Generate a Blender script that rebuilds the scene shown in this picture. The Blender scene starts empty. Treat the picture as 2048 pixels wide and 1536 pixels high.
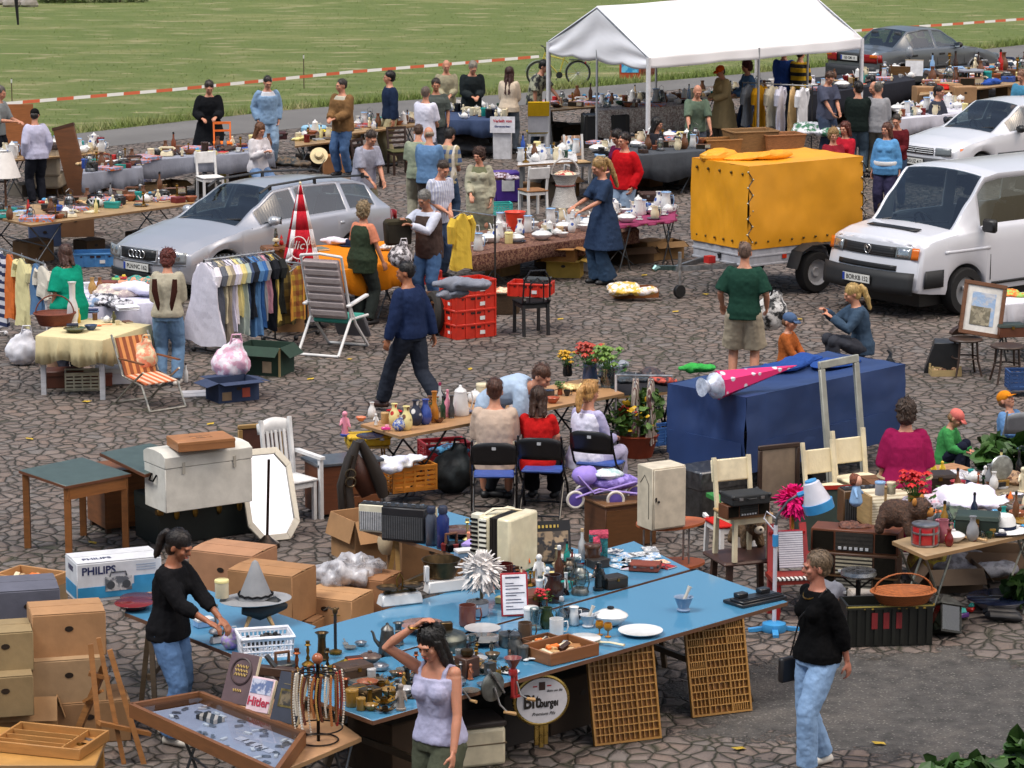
import bpy,math,random
from math import sin,cos,pi,radians as R,sqrt,atan2
from mathutils import Vector as V,Matrix as Mx,noise as mno
random.seed(7)
sc=bpy.context.scene;col=sc.collection
# -- camera (calibrated from the crates, trailer, plates and people)
CH,CF,CT=7.25,6250.0,R(11)
def G(u,v,z=0.0):
 """point of the photograph (2048 px wide) met on the level z"""
 dx,dy=(u-1024)/CF,(768-v)/CF
 ry,rz=cos(CT)+dy*sin(CT),-sin(CT)+dy*cos(CT)
 k=(z-CH)/rz
 return V((dx*k,ry*k,z))
cam=bpy.data.objects.new('camera',bpy.data.cameras.new('camera'));col.objects.link(cam)
cam.location=(0,0,CH);cam.rotation_euler=(pi/2-CT,0,0)
cam.data.sensor_width=36;cam.data.lens=36*CF/2048;cam.data.clip_end=2000;cam.data.clip_start=.5
sc.camera=cam
# -- materials
def lin(h):
 if not isinstance(h,str):return tuple(h)
 o=[]
 for i in(0,2,4):
  c=int(h[i:i+2],16)/255
  o.append(c/12.92 if c<=.04045 else((c+.055)/1.055)**2.4)
 return tuple(o)
CN=dict(white='d8d8d8',cream='d9cdae',black='1b1b1e',grey='84868a',lgrey='b4b6ba',dgrey='44464a',red='b52420',dred='6e1c1c',blue='2f4f9c',lblue='86a9d0',sky='4f9ccc',navy='20283f',green='2f7a45',dgreen='27402f',lgreen='8fbf5c',yellow='d9b93c',lyellow='e0d394',orange='dd6f28',brown='6a4630',dbrown='3b2820',wood='9a6a3c',lwood='c09a68',tan='b99c76',pink='d98aa0',hotpink='e0348f',purple='66409c',lilac='a892d8',teal='1f8a83',turq='3fb0a8',beige='bfae93',khaki='7d7a5c',brass='8f6d2e',bronze='5f4c33',copper='9a5a3c',silver='b0b0b2',pewter='70706e',denim='5d7ba0',ldenim='8ba5c4',ddenim='35465f',skin='c08a70',tanned='a06a4c',pale='d8a890',card='a57c58',lcard='bb9470',terracotta='a85438',rust='7a4028',magenta='8f2352',salmon='e38c6c',mauve='8c7480',olive='56553a')
def C(c):return lin(CN.get(c,c)if isinstance(c,str)else c)
_M={}
def mat(c,k='plain',c2=None,s=1.0,r=None):
 key=(c,k,c2,s,r)
 if key in _M:return _M[key]
 m=bpy.data.materials.new(f'{k}_{c}');_M[key]=m
 m.use_nodes=True;nt=m.node_tree;b=nt.nodes['Principled BSDF'];ln=nt.links.new
 def N(t,**kw):
  n=nt.nodes.new('ShaderNode'+t)
  for a,x in kw.items():
   if a[0]=='_':setattr(n,a[1:],x)
   elif hasattr(x,'is_linked'):ln(x,n.inputs[a.replace('_',' ')])
   else:n.inputs[a.replace('_',' ')].default_value=x
  return n
 tc=N('TexCoord').outputs['Object']
 def mapd(sx,sy,sz):return N('Mapping',Vector=tc,Scale=(sx,sy,sz)).outputs[0]
 def nz(vec,scale,det=3,ro=.55):return N('TexNoise',Vector=vec,Scale=scale,Detail=det,Roughness=ro).outputs['Fac']
 def mix(f,a,bb,mode='MIX'):
  n=nt.nodes.new('ShaderNodeMix');n.data_type='RGBA';n.blend_type=mode;n.clamp_factor=True
  for i,x in((0,f),(6,a),(7,bb)):
   if hasattr(x,'is_linked'):ln(x,n.inputs[i])
   else:n.inputs[i].default_value=x if i==0 else(*x,1)
  return n.outputs[2]
 def ramp(f,lo,hi):return N('MapRange',Value=f,From_Min=lo,From_Max=hi).outputs[0]
 def math(op,a,bb=0.):
  n=N('Math',_operation=op)
  for i,x in((0,a),(1,bb)):
   if hasattr(x,'is_linked'):ln(x,n.inputs[i])
   else:n.inputs[i].default_value=x
  return n.outputs[0]
 def bump(h,st,d=.01):ln(N('Bump',Height=h,Strength=st,Distance=d).outputs[0],b.inputs['Normal'])
 def base(x):ln(x,b.inputs['Base Color'])
 def mul(cc,f):return tuple(min(1,q*f)for q in cc)
 a=C(c);e=C(c2)if c2 and c2!='m' else mul(a,.6)
 def inp(**kw):
  for q,x in kw.items():b.inputs[q.replace('_',' ')].default_value=x
 rough=r
 if k=='plain':
  base(mix(ramp(nz(tc,9*s),.35,.65),mul(a,.86),mul(a,1.1)));inp(Roughness=rough or .5)
 elif k=='gloss':
  base(mix(ramp(nz(tc,14*s),.4,.7),mul(a,.92),mul(a,1.05)));inp(Roughness=rough or .16)
 elif k=='metal':
  f=ramp(nz(tc,18*s,4),.35,.7);base(mix(f,mul(a,.6),a));inp(Metallic=.9);ln(math('MULTIPLY_ADD',f,.25),b.inputs['Roughness'])
  b.inputs['Roughness'].default_value=rough or .35
  n=N('MapRange',Value=f,To_Min=(rough or .3),To_Max=(rough or .3)+.2);ln(n.outputs[0],b.inputs['Roughness'])
 elif k=='cloth':
  f=nz(tc,7*s,5,.6);base(mix(ramp(f,.3,.7),mul(a,.92),mul(a,1.06)));inp(Roughness=.92,Specular_IOR_Level=.12)
  bump(math('ADD',math('MULTIPLY',nz(mapd(1,1,.45),14*s,4),1.),math('MULTIPLY',nz(tc,160),.12)),.4,.025)
 elif k in('stripe','stripex','stripey','stripez'):
  x=N('SeparateXYZ',Vector=tc).outputs[{'y':1,'z':2}.get(k[-1],0)]
  w=math('SINE',math('MULTIPLY',x,6.283*s));base(mix(ramp(w,.0,.25),a,e));inp(Roughness=.85);bump(nz(tc,14,4),.4,.02)
 elif k=='plaid':
  p=N('SeparateXYZ',Vector=tc).outputs
  w1=ramp(math('SINE',math('MULTIPLY',p[0],6.283*s)),-.1,.2);w2=ramp(math('SINE',math('MULTIPLY',p[2],6.283*s*.8)),-.1,.2)
  w3=ramp(math('SINE',math('MULTIPLY',p[0],6.283*s*.5)),.9,.95)
  q=mix(math('MULTIPLY',w1,.55),a,e);q=mix(math('MULTIPLY',w2,.55),q,e);q=mix(w3,q,mul(tuple(.5*(i+j)for i,j in zip(a,e)),2.4));base(q);inp(Roughness=.9)
 elif k=='wood':
  f=nz(mapd(2,2,14)if s>0 else mapd(14,2,2),2.2*abs(s),5,.62);g=nz(tc,3,2)
  q=mix(ramp(f,.32,.68),mul(a,.62),mul(a,1.12));base(mix(ramp(g,.3,.75),q,mul(a,.8)));inp(Roughness=rough or .5);bump(f,.12,.004)
 elif k=='paint':
  base(mix(ramp(nz(tc,1.5,3),.3,.8),mul(a,.93),a));inp(Roughness=rough or .28,Coat_Weight=.7,Coat_Roughness=.06);inp(Metallic=.4 if c2=='m' else 0.)
 elif k=='card':
  f=nz(tc,5*s,5,.6);base(mix(ramp(f,.3,.72),mul(a,.8),mul(a,1.1)));inp(Roughness=.85);bump(nz(tc,20,4),.15,.01)
 elif k=='glass':
  inp(Roughness=.02);base(mix(.5,a,a));tr=N('BsdfTransparent',Color=(*mul(a,1),1));gl=N('BsdfGlossy',Roughness=.03)
  fr=N('LayerWeight',Blend=.5).outputs['Facing'];mx=nt.nodes.new('ShaderNodeMixShader');f2=math('ADD',math('MULTIPLY',math('POWER',fr,5.),.8),.05*s)
  ln(f2,mx.inputs[0]);ln(tr.outputs[0],mx.inputs[1]);ln(gl.outputs[0],mx.inputs[2]);ln(mx.outputs[0],nt.nodes['Material Output'].inputs[0])
 elif k=='film':
  tr=N('BsdfTransparent',Color=(.95,.95,.97,1));df=N('BsdfPrincipled',Base_Color=(*a,1),Roughness=.3)
  mx=nt.nodes.new('ShaderNodeMixShader');ln(ramp(nz(tc,9,4),.25,.6),mx.inputs[0]);ln(tr.outputs[0],mx.inputs[1]);ln(df.outputs[0],mx.inputs[2]);ln(mx.outputs[0],nt.nodes['Material Output'].inputs[0])
 elif k=='skin':
  base(mix(ramp(nz(tc,11,4),.3,.75),mul(a,.86),(min(1,a[0]*1.1),a[1],a[2]*.97)));inp(Roughness=.5,Subsurface_Weight=.12,Subsurface_Radius=(.02,.008,.004))
 elif k=='hair':
  f=nz(mapd(60,60,9),1.3,4,.7);base(mix(ramp(f,.3,.7),mul(a,.45),mul(a,1.45)));inp(Roughness=.45);bump(f,.7,.01)
 elif k=='curl':
  f=nz(tc,45,4,.7);base(mix(ramp(f,.35,.68),mul(a,.4),mul(a,1.5)));inp(Roughness=.6);bump(f,1.,.02)
 elif k=='leaf':
  f=nz(tc,5,3);base(mix(ramp(f,.3,.7),mul(a,.55),mul(a,1.35)));inp(Roughness=.55)
 elif k=='wicker':
  w=N('TexBrick',Vector=N('Mapping',Vector=tc,Scale=(1,1,1)).outputs[0],Scale=24*s,Color1=(*a,1),Color2=(*mul(a,.72),1),Mortar=(*mul(a,.22),1),Mortar_Size=.03)
  w.inputs['Brick Width'].default_value=1.;w.inputs['Row Height'].default_value=.35
  p=N('SeparateXYZ',Vector=tc).outputs;cm=N('CombineXYZ',X=math('ADD',p[0],p[1]),Y=p[2]);ln(cm.outputs[0],w.inputs['Vector'])
  base(w.outputs['Color']);inp(Roughness=.7);bump(w.outputs['Fac'],-.8,.01)
 elif k=='rug':
  f=nz(tc,34*s,4,.7)
  q=mix(ramp(f,.44,.54),a,e);base(mix(math('MULTIPLY',ramp(nz(tc,60*s,2),.55,.62),.6),q,mul(a,1.7)));inp(Roughness=.95)
 elif k=='spots':
  vo=N('TexVoronoi',Vector=tc,Scale=11*s);base(mix(ramp(vo.outputs['Distance'],.34,.26),a,e));inp(Roughness=rough or .6)
 elif k=='blotch':
  base(mix(ramp(nz(tc,12*s,5,.65),.46,.54),a,e));inp(Roughness=rough or .6);bump(nz(tc,14,4),.4,.02)
 elif k=='print':
  f=N('TexVoronoi',Vector=mapd(1,1,1),Scale=20*s);g=nz(tc,25*s,2)
  q=mix(ramp(g,.45,.55),a,e);base(mix(math('MULTIPLY',ramp(f.outputs['Color'],.5,.55),.35),q,mul(e,.4)));inp(Roughness=.5)
 elif k=='mirror':
  base(mix(0.,a,a));inp(Metallic=1.,Roughness=.02)
 return m
 # -- mesh builder
class MB:
 def __init__(s,m=None):s.v=[];s.f=[];s.m=m or Mx()
 def at(s,x=0,y=0,z=0,rx=0,ry=0,rz=0):
  s.m=Mx.Translation((x,y,z))@Mx.Rotation(R(rz),4,'Z')@Mx.Rotation(R(ry),4,'Y')@Mx.Rotation(R(rx),4,'X');return s
 def add(s,vs,fs):
  b=len(s.v);s.v+=[s.m@V(p)for p in vs];s.f+=[tuple(b+i for i in f)for f in fs];return s
 def bx(s,x0,y0,z0,x1,y1,z1,t=0):
  """box; t > 0 narrows the top"""
  v=[(x0,y0,z0),(x1,y0,z0),(x1,y1,z0),(x0,y1,z0),(x0+t,y0+t,z1),(x1-t,y0+t,z1),(x1-t,y1-t,z1),(x0+t,y1-t,z1)]
  return s.add(v,[(3,2,1,0),(4,5,6,7),(0,1,5,4),(1,2,6,5),(2,3,7,6),(3,0,4,7)])
 def cb(s,sx,sy,z0,z1,x=0,y=0,t=0):return s.bx(x-sx/2,y-sy/2,z0,x+sx/2,y+sy/2,z1,t)
 def tube(s,pts,r,n=8,flat=1.0,up=None):
  pts=[V(p)for p in pts];k=len(pts);rs=r if isinstance(r,(list,tuple))else[r]*k
  vs,fs=[],[];t0=(pts[1]-pts[0]).normalized()
  a=V(up)if up else(V((0,0,1))if abs(t0.z)<.9 else V((0,1,0)))
  for i,p in enumerate(pts):
   t=((pts[min(i+1,k-1)]-pts[max(i-1,0)])).normalized()
   a=(a-t*a.dot(t));a=a.normalized()if a.length>1e-6 else t.orthogonal().normalized();c=t.cross(a)
   for j in range(n):
    w=2*pi*j/n;vs.append(p+(a*sin(w)*flat+c*cos(w))*rs[i])
  for i in range(k-1):
   for j in range(n):
    q=(j+1)%n;fs.append((i*n+j,i*n+q,(i+1)*n+q,(i+1)*n+j))
  fs+=[tuple(range(n-1,-1,-1)),tuple((k-1)*n+j for j in range(n))]
  return s.add(vs,fs)
 def cap(s,p0,p1,r0,r1,n=10):
  """tapered capsule"""
  p0,p1=V(p0),V(p1);t=(p1-p0);L=t.length;t=t/L if L else V((0,0,1));ps,rr=[],[]
  for a in(80,50,20):ps.append(p0-t*r0*sin(R(a)));rr.append(r0*cos(R(a)))
  for a in(0,30,55,80):ps.append(p1+t*r1*sin(R(a)));rr.append(r1*cos(R(a)))
  return s.tube(ps,rr,n)
 def lathe(s,prof,n=20,sx=1.,sy=1.):
  vs,fs=[],[];k=len(prof)
  for r,z in prof:
   for j in range(n):vs.append((r*sx*cos(2*pi*j/n),r*sy*sin(2*pi*j/n),z))
  for i in range(k-1):
   for j in range(n):
    q=(j+1)%n;fs.append((i*n+j,i*n+q,(i+1)*n+q,(i+1)*n+j))
  fs+=[tuple(range(n-1,-1,-1)),tuple((k-1)*n+j for j in range(n))]
  return s.add(vs,fs)
 def ell(s,c,r,n=12,m=8):
  r=(r,r,r)if isinstance(r,(int,float))else r;vs,fs=[],[]
  for i in range(1,m):
   for j in range(n):
    a,b=pi*i/m,2*pi*j/n;vs.append((c[0]+r[0]*sin(a)*cos(b),c[1]+r[1]*sin(a)*sin(b),c[2]-r[2]*cos(a)))
  for i in range(m-2):
   for j in range(n):
    q=(j+1)%n;fs.append((i*n+j,i*n+q,(i+1)*n+q,(i+1)*n+j))
  vs+=[(c[0],c[1],c[2]-r[2]),(c[0],c[1],c[2]+r[2])];L=len(vs)
  for j in range(n):
   q=(j+1)%n;fs.append((q,j,L-2));fs.append(((m-2)*n+j,(m-2)*n+q,L-1))
  return s.add(vs,fs)
 def prism(s,poly,z0,z1):
  n=len(poly);vs=[(x,y,z0)for x,y in poly]+[(x,y,z1)for x,y in poly]
  return s.add(vs,[tuple(range(n-1,-1,-1)),tuple(range(n,2*n))]+[(j,(j+1)%n,n+(j+1)%n,n+j)for j in range(n)])
 def grid(s,fn,nu,nv,closed=False):
  vs=[fn(i/nu,j/nv)for i in range(nu+1)for j in range(nv+1)];w=nv+1
  return s.add(vs,[(i*w+j,(i+1)*w+j,(i+1)*w+j+1,i*w+j+1)for i in range(nu)for j in range(nv)])
 def rod(s,p,q,r,n=6):return s.tube([p,q],r,n)
 def bar(s,p,q,w,h):
  """square bar p-q"""
  p,q=V(p),V(q);t=(q-p).normalized();a=V((0,0,1))if abs(t.z)<.95 else V((0,1,0));a=(a-t*a.dot(t)).normalized();c=t.cross(a)
  v=[e+c*i*w/2+a*j*h/2 for e in(p,q)for i,j in((-1,-1),(1,-1),(1,1),(-1,1))]
  return s.add(v,[(3,2,1,0),(4,5,6,7),(0,1,5,4),(1,2,6,5),(2,3,7,6),(3,0,4,7)])
 def build(s,name,m,parent=None,sm=40,bev=0,thick=0,vox=0,smooth=0,disp=0,dsc=.08,seg=1):
  me=bpy.data.meshes.new(name);me.from_pydata(s.v,[],s.f);me.update()
  if m:me.materials.append(m)
  if sm:
   me.polygons.foreach_set('use_smooth',[True]*len(me.polygons))
   me.set_sharp_from_angle(angle=R(sm))
  o=bpy.data.objects.new(name,me);col.objects.link(o)
  if parent:o.parent=parent
  if thick:q=o.modifiers.new('t','SOLIDIFY');q.thickness=thick
  if bev:q=o.modifiers.new('b','BEVEL');q.width=bev;q.segments=seg;q.limit_method='ANGLE';q.angle_limit=R(40)
  if vox:q=o.modifiers.new('v','REMESH');q.mode='VOXEL';q.voxel_size=vox;q.use_smooth_shade=True
  if smooth:q=o.modifiers.new('s','SMOOTH');q.factor=.5;q.iterations=smooth
  if disp:q=o.modifiers.new('d','DISPLACE');q.texture=cloud(dsc);q.strength=disp;q.texture_coords='LOCAL'
  return o
_T={}
def cloud(sz):
 if sz not in _T:_T[sz]=t=bpy.data.textures.new('folds','CLOUDS');t.noise_scale=sz;t.noise_depth=2
 return _T[sz]
def tag(o,label=None,cat=None,group=None,kind=None):
 for k,x in(('label',label),('category',cat),('group',group),('kind',kind)):
  if x:o[k]=x
 return o
def thing(name,label=None,cat=None,loc=(0,0,0),rz=0,group=None,s=1.0):
 o=bpy.data.objects.new(name,None);col.objects.link(o);o.empty_display_size=.05
 o.location=loc;o.rotation_euler=(0,0,R(rz));o.scale=(s,s,s)
 return tag(o,label,cat or name.replace('_',' '),group)
def tree_copy(o,parent=None):
 c=o.copy();col.objects.link(c);c.parent=parent
 for ch in list(o.children):tree_copy(ch,c)
 return c
def text(s,size,m,parent,loc,rot=(90,0,0),name='lettering',ext=.001,bold=0.,shear=0.,sx=1.):
 cu=bpy.data.curves.new(name,'FONT');cu.body=s;cu.size=size;cu.extrude=ext;cu.offset=bold;cu.shear=shear;cu.align_x='CENTER';cu.align_y='CENTER';cu.resolution_u=3
 o=bpy.data.objects.new(name,cu);col.objects.link(o)
 me=bpy.data.meshes.new_from_object(o.evaluated_get(bpy.context.evaluated_depsgraph_get()));bpy.data.objects.remove(o)
 me.materials.clear();me.materials.append(m)
 o=bpy.data.objects.new(name,me);col.objects.link(o);o.parent=parent;o.location=loc;o.rotation_euler=[R(a)for a in rot];o.scale=(sx,1,1)
 return o
 # -- people
TM=[(-.10,.10,.09),(-.05,.155,.115),(0,.168,.12),(.08,.155,.11),(.16,.150,.108),(.26,.165,.118),(.36,.172,.122),(.42,.164,.106),(.47,.122,.084),(.50,.085,.066),(.53,.06,.06)]
TF=[(-.10,.10,.09),(-.05,.165,.125),(0,.178,.13),(.08,.150,.108),(.16,.124,.096),(.26,.138,.106),(.36,.150,.112),(.42,.142,.096),(.47,.108,.076),(.50,.072,.06),(.53,.05,.052)]
HANDS=dict(down=((.26,-.02,.80),(-.26,-.02,.80)),front=((.06,-.30,1.06),(-.06,-.30,1.06)),hold=((.10,-.40,1.10),(-.10,-.38,1.12)),pocket=((.20,-.06,.92),(-.20,-.06,.92)),back=((.05,.17,.98),(-.05,.17,.98)),lap=((.07,-.35,.62),(-.07,-.35,.62)),fold=((.04,-.24,1.0),(-.04,-.24,1.0)),reach=((.12,-.52,.98),(-.22,-.06,.82)),rreach=((.24,-.06,.82),(-.12,-.52,.98)))
def ik(A,T,a,b,pole):
 d=T-A;L=min(d.length,(a+b)*.995);L=max(L,abs(a-b)+.01);t=d.normalized();T=A+t*L
 x=(a*a-b*b+L*L)/(2*L);h=sqrt(max(0,a*a-x*x));p=V(pole);p=p-t*p.dot(t)
 p=p.normalized()if p.length>1e-4 else t.orthogonal().normalized()
 return A+t*x+p*h,T
def person(u,v,label,h=1.75,rz=0,sex='m',lean=4,tw=0,hands='down',feet=None,pz=.95,head=(0,10),skin='skin',top=None,bot=None,shoe='black',hair=('short','dbrown'),fat=0.,vox=.012,elbow=None,hd=1.0,base=None,group=None,sleeve_c=None,extra=None,over=None,side=0.):
 """one person facing the camera at rz=0 (+ turns towards the picture's right); (u, v) is the top of the head in the photograph"""
 k=h/1.75;T=TM if sex=='m' else TF;f=sex=='f'
 pel=V((0,0,pz));ang=[lean*.45,lean*.85,lean];segs=[.16,.19,.18];pts=[pel];dirs=[]
 for a,L in zip(ang,segs):
  d=V((sin(R(side)),-sin(R(a))*cos(R(side)),cos(R(a))*cos(R(side))));dirs.append(d);pts.append(pts[-1]+d*L)
 def spine(t):
  """point, side axis, front axis at t along the spine"""
  if t<0:p,d,w=pel+V((0,0,t)),V((0,0,1)),0
  elif t<.16:p,d,w=pts[0]+dirs[0]*t,dirs[0],.2
  elif t<.35:p,d,w=pts[1]+dirs[1]*(t-.16),dirs[1],.6
  else:p,d,w=pts[2]+dirs[2]*(t-.35),dirs[2],1.
  sx=V((cos(R(tw*w)),sin(R(tw*w)),0));sx=(sx-d*sx.dot(d)).normalized();return p,sx,d.cross(sx)*-1
 def fatf(t,w,dd):
  q=max(0,1-abs(t-.12)/.34);return w*(1+.6*fat*q),dd*(1+1.1*fat*q)
 def torso(mb,t0,t1,off,flare=0.,n=16):
  ts=[t for t in[x[0]for x in T]if t0<t<t1];ts=[t0]+ts+[t1];vs,fs=[],[]
  for i,t in enumerate(ts):
   lo=max(0,min(len(T)-2,max([j for j in range(len(T))if T[j][0]<=t]or[0])));q=max(0,min(1,(t-T[lo][0])/(T[lo+1][0]-T[lo][0])))
   w=T[lo][1]*(1-q)+T[lo+1][1]*q;dd=T[lo][2]*(1-q)+T[lo+1][2]*q
   if t<-.03:w,dd=(T[2][1]*.98,T[2][2]*.98)
   w,dd=fatf(t,w,dd);fl=flare*max(0,(.10-t)/.5);p,sx,fy=spine(t);o2=off+fl
   for j in range(n):
    a=2*pi*j/n;cs,sn=cos(a),sin(a);e=.8
    vs.append(p+sx*((abs(cs)**e)*(1 if cs>0 else-1)*(w+o2))+fy*((abs(sn)**e)*(1 if sn>0 else-1)*(dd+o2)))
  m=len(ts)
  for i in range(m-1):
   for j in range(n):
    q=(j+1)%n;fs.append((i*n+j,i*n+q,(i+1)*n+q,(i+1)*n+j))
  fs+=[tuple(range(n-1,-1,-1)),tuple((m-1)*n+j for j in range(n))];mb.add(vs,fs)
  if f and t1>.3:
   p,sx,fy=spine(.335)
   for s in(-1,1):mb.ell(p+sx*.072*s+fy*(.075+off*.9),(.062+off*.6,.062+off*.6,.066+off*.6),10,7)
  if fat>.15 and t0<.1 and t1>.12:
   p,sx,fy=spine(.10);mb.ell(p+fy*(.03+off),(.13*(1+fat*.45)+off,.09+fat*.06+off,.15+off),12,8)
 sh,el,wr={},{},{};hk=HANDS[hands]if isinstance(hands,str)else hands
 psh,sx,fy=spine(.455);SW=.160 if not f else .140
 for i,s in((0,1),(1,-1)):
  sh[s]=psh+sx*s*SW;tgt=V(hk[i]);pole=V(elbow[i])if elbow else V((s*.5,.8,-.5));el[s],wr[s]=ik(sh[s],tgt,.285,.25,pole)
 hip,kn,an={},{},{};ft=feet or((.10,.02,0),(-.10,-.02,0))
 for i,s in((0,1),(1,-1)):
  hip[s]=pel+V((s*.088,0,-.05));q=ft[i];hz=q[2]if len(q)>2 else 0;kn[s],an[s]=ik(hip[s],V((q[0],q[1],.085+hz)),.43,.425,(s*.12,-1,.05))
 nb,nsx,nfy=spine(.53);ha=lean*.55+head[1];hdv=V((sin(R(side)),-sin(R(ha*.5+lean*.3)),cos(R(ha*.5+lean*.3)))).normalized();neck=nb+hdv*.03
 yaw=R(head[0]+tw);pit=R(ha)
 HM=Mx.Translation(neck)@Mx.Rotation(yaw,4,'Z')@Mx.Rotation(pit,4,'X')@Mx.Scale(hd,4)
 hc=HM@V((0,-.012,.115))
 if base is None:
  topz=(HM@V((0,0,.235))).z*k;top_l=(HM@V((0,-.01,.235)))*k
  g=G(u,v,topz);rot=Mx.Rotation(R(rz),3,'Z');o=rot@V((top_l.x,top_l.y,0));loc=(g.x-o.x,g.y-o.y,0)
 else:loc=base
 root=thing('person',label,'person',loc,rz,group,s=k)
 near=vox<.0105;sk=mat(skin,'skin')
 mb=MB();torso(mb,-.10,.53,0)
 mb.tube([spine(.47)[0],spine(.53)[0],neck,HM@V((0,.005,.06))],[.075,.06,.055,.05],12)
 for s in(-1,1):
  ra=(.052,.047,.038,.040,.027)if not f else(.046,.041,.033,.034,.023);m1=sh[s].lerp(el[s],.45);m2=el[s].lerp(wr[s],.3)
  mb.tube([sh[s]+V((0,0,.02)),sh[s].lerp(el[s],.12),m1,el[s],m2,wr[s]],[.03,ra[0],ra[1],ra[2],ra[3],ra[4]],10);mb.ell(sh[s],.056 if not f else .047)
  d=(wr[s]-el[s]).normalized();nin=V((-s,-.35,-.1))if abs(d.z)>.7 else V((0,0,-1));nin=(nin-d*nin.dot(d)).normalized();w=d.cross(nin)*(-s)
  pc=wr[s]+d*.045;mb.tube([wr[s]-d*.01,wr[s]+d*.02,pc,wr[s]+d*.09],[.025,.036,.042,.036],10,flat=.42,up=nin)
  fr=.0095 if near else .0105
  for q,(oo,L)in enumerate(((-.030,.070),(-.010,.082),(.010,.078),(.029,.060))):
   b0=wr[s]+d*.088-w*oo;b1=b0+(d*.85+nin*.35)*L*.55;b2=b1+(d*.45+nin*.85)*L*.5;mb.cap(b0,b1,fr,fr*.95,7);mb.cap(b1,b2,fr*.95,fr*.8,7)
  t0=wr[s]+d*.03+w*.028;t1=t0+(d*.55+w*.6+nin*.35)*.045;mb.cap(t0,t1,.0125,.011,7);mb.cap(t1,t1+(d*.8+nin*.5+w*.1)*.035,.011,.009,7)
  rl=(.086,.080,.058,.057,.040)if not f else(.090,.080,.055,.053,.036)
  mb.tube([hip[s]+V((0,0,.05)),hip[s],hip[s].lerp(kn[s],.4),kn[s],kn[s].lerp(an[s],.35),an[s]],[.05,rl[0],rl[1],rl[2],rl[3],rl[4]],12);mb.ell(kn[s],rl[2]*.98)
  fd=V((ft[0 if s>0 else 1][0]*.12,-1,0)).normalized();lift=an[s].z-.085
  mb.cap(an[s]+V((0,.03,-.05)),an[s]+fd*.15+V((0,0,-.058-(lift*.35))),.036,.027)
 hm=MB(HM)
 hm.ell((0,.014,.135),(.074,.092,.098),16,12);hm.ell((0,-.030,.085),(.058,.062,.082),14,10);hm.ell((0,-.052,.034),(.036,.034,.028));hm.cap((0,.0,.03),(0,-.04,.028),.045,.036)
 hm.cap((0,-.088,.125),(0,-.106,.094),.009,.014,8);hm.ell((0,-.094,.089),(.019,.013,.010));hm.ell((0,-.080,.138),(.052,.018,.014));hm.ell((0,-.088,.058),(.024,.012,.011))
 for s in(-1,1):hm.ell((s*.076,.012,.098),(.010,.020,.032),8,6);hm.ell((s*.036,-.062,.092),(.024,.024,.022))
 b=len(mb.v);mb.v+=hm.v;mb.f+=[tuple(b+i for i in q)for q in hm.f]
 mb.build('body',sk,root,0,vox=vox*.82,smooth=4)
 for s in(-1,1):
  e=MB(HM);e.ell((s*.030,-.0855,.116),(.010,.006,.0045),10,6);e.build('eye',mat('2a2320',r=.2),root)
  e=MB(HM);e.tube([(s*.013,-.098,.136),(s*.032,-.097,.141),(s*.05,-.082,.135)],[.002,.003,.002],6);e.build('eyebrow',mat(hair[1]if hair[0]!='bald' else 'brown','hair'),root)
 e=MB(HM);e.tube([(-.024,-.094,.058),(0,-.102,.060),(.024,-.094,.058)],[.004,.0075,.004],8,flat=.8);e.build('mouth',mat('a3564a' if f else '94604e','skin'),root)
 def garment(name,spec,coat=0):
  c,sl,hem=spec[0],spec[1],spec[2];off=(spec[3]if len(spec)>3 else .015)*.78+coat;fl=spec[4]if len(spec)>4 else .02;tt=spec[5]if len(spec)>5 else .495
  g=MB();torso(g,hem,tt,off,fl)
  if sl>0:
   for s in(-1,1):
    ra=(.058,.054,.047,.045,.034);m1=sh[s].lerp(el[s],.5);P=[sh[s]+V((-s*.03,0,.004)),sh[s].lerp(el[s],.12)];Q=[.040+off*.8,ra[0]-.004+off*.8]
    if sl<1:P+=[sh[s].lerp(el[s],sl*.6),sh[s].lerp(el[s],sl)];Q+=[ra[1]+off*1.2,ra[1]+off*1.4]
    else:
     P+=[m1,el[s],el[s].lerp(wr[s],min(1,sl-1)*.5+.02),el[s].lerp(wr[s],min(1,sl-1)+.03)];Q+=[ra[1]+off,ra[2]+off,ra[3]+off,ra[4]+off*.8]
    g.tube(P,Q,12);g.ell(sh[s]-V((0,0,.008)),.050+off*.8)
  elif sl==0:
   for s in(-1,1):g.tube([spine(.36)[0]+spine(.36)[1]*s*.085+spine(.36)[2]*.10,spine(.47)[0]+spine(.47)[1]*s*.095+spine(.47)[2]*.05,spine(.50)[0]+spine(.47)[1]*s*.098,spine(.47)[0]+spine(.47)[1]*s*.095-spine(.47)[2]*.07,spine(.36)[0]+spine(.36)[1]*s*.085-spine(.36)[2]*.1],.016,8)
  m=c if not isinstance(c,str)else mat(c,'cloth')
  return g.build(name,m,root,0,vox=vox,smooth=3,disp=.014 if not coat else .018,dsc=.06)
 if bot:
  c,ln=bot[0],bot[1];off=bot[2]if len(bot)>2 else .018;fl=bot[3]if len(bot)>3 else .0;m=c if not isinstance(c,str)else mat(c,'cloth');g=MB()
  if ln<0:
   hemz=-ln;torso(g,hemz-pz,.06,off*.7,fl)
  else:
   torso(g,-.10,.05,min(.008,off*.5),0)
   for s in(-1,1):
    rl=(.094,.088,.066,.062,.050);P=[hip[s]+V((0,0,.04)),hip[s],hip[s].lerp(kn[s],.45)];Q=[.07+off,rl[0]+off*.8,rl[1]+off]
    if ln<=1:P+=[hip[s].lerp(kn[s],ln)];Q+=[rl[1]+off*1.3]
    else:P+=[kn[s],kn[s].lerp(an[s],(ln-1)*.55),kn[s].lerp(an[s],ln-1)+V((0,0,.0))];Q+=[rl[2]+off,rl[3]+off+fl*.4,rl[4]+off+fl]
    g.tube(P,Q,14);g.ell(kn[s],rl[2]+off)if ln>1 else None
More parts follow.
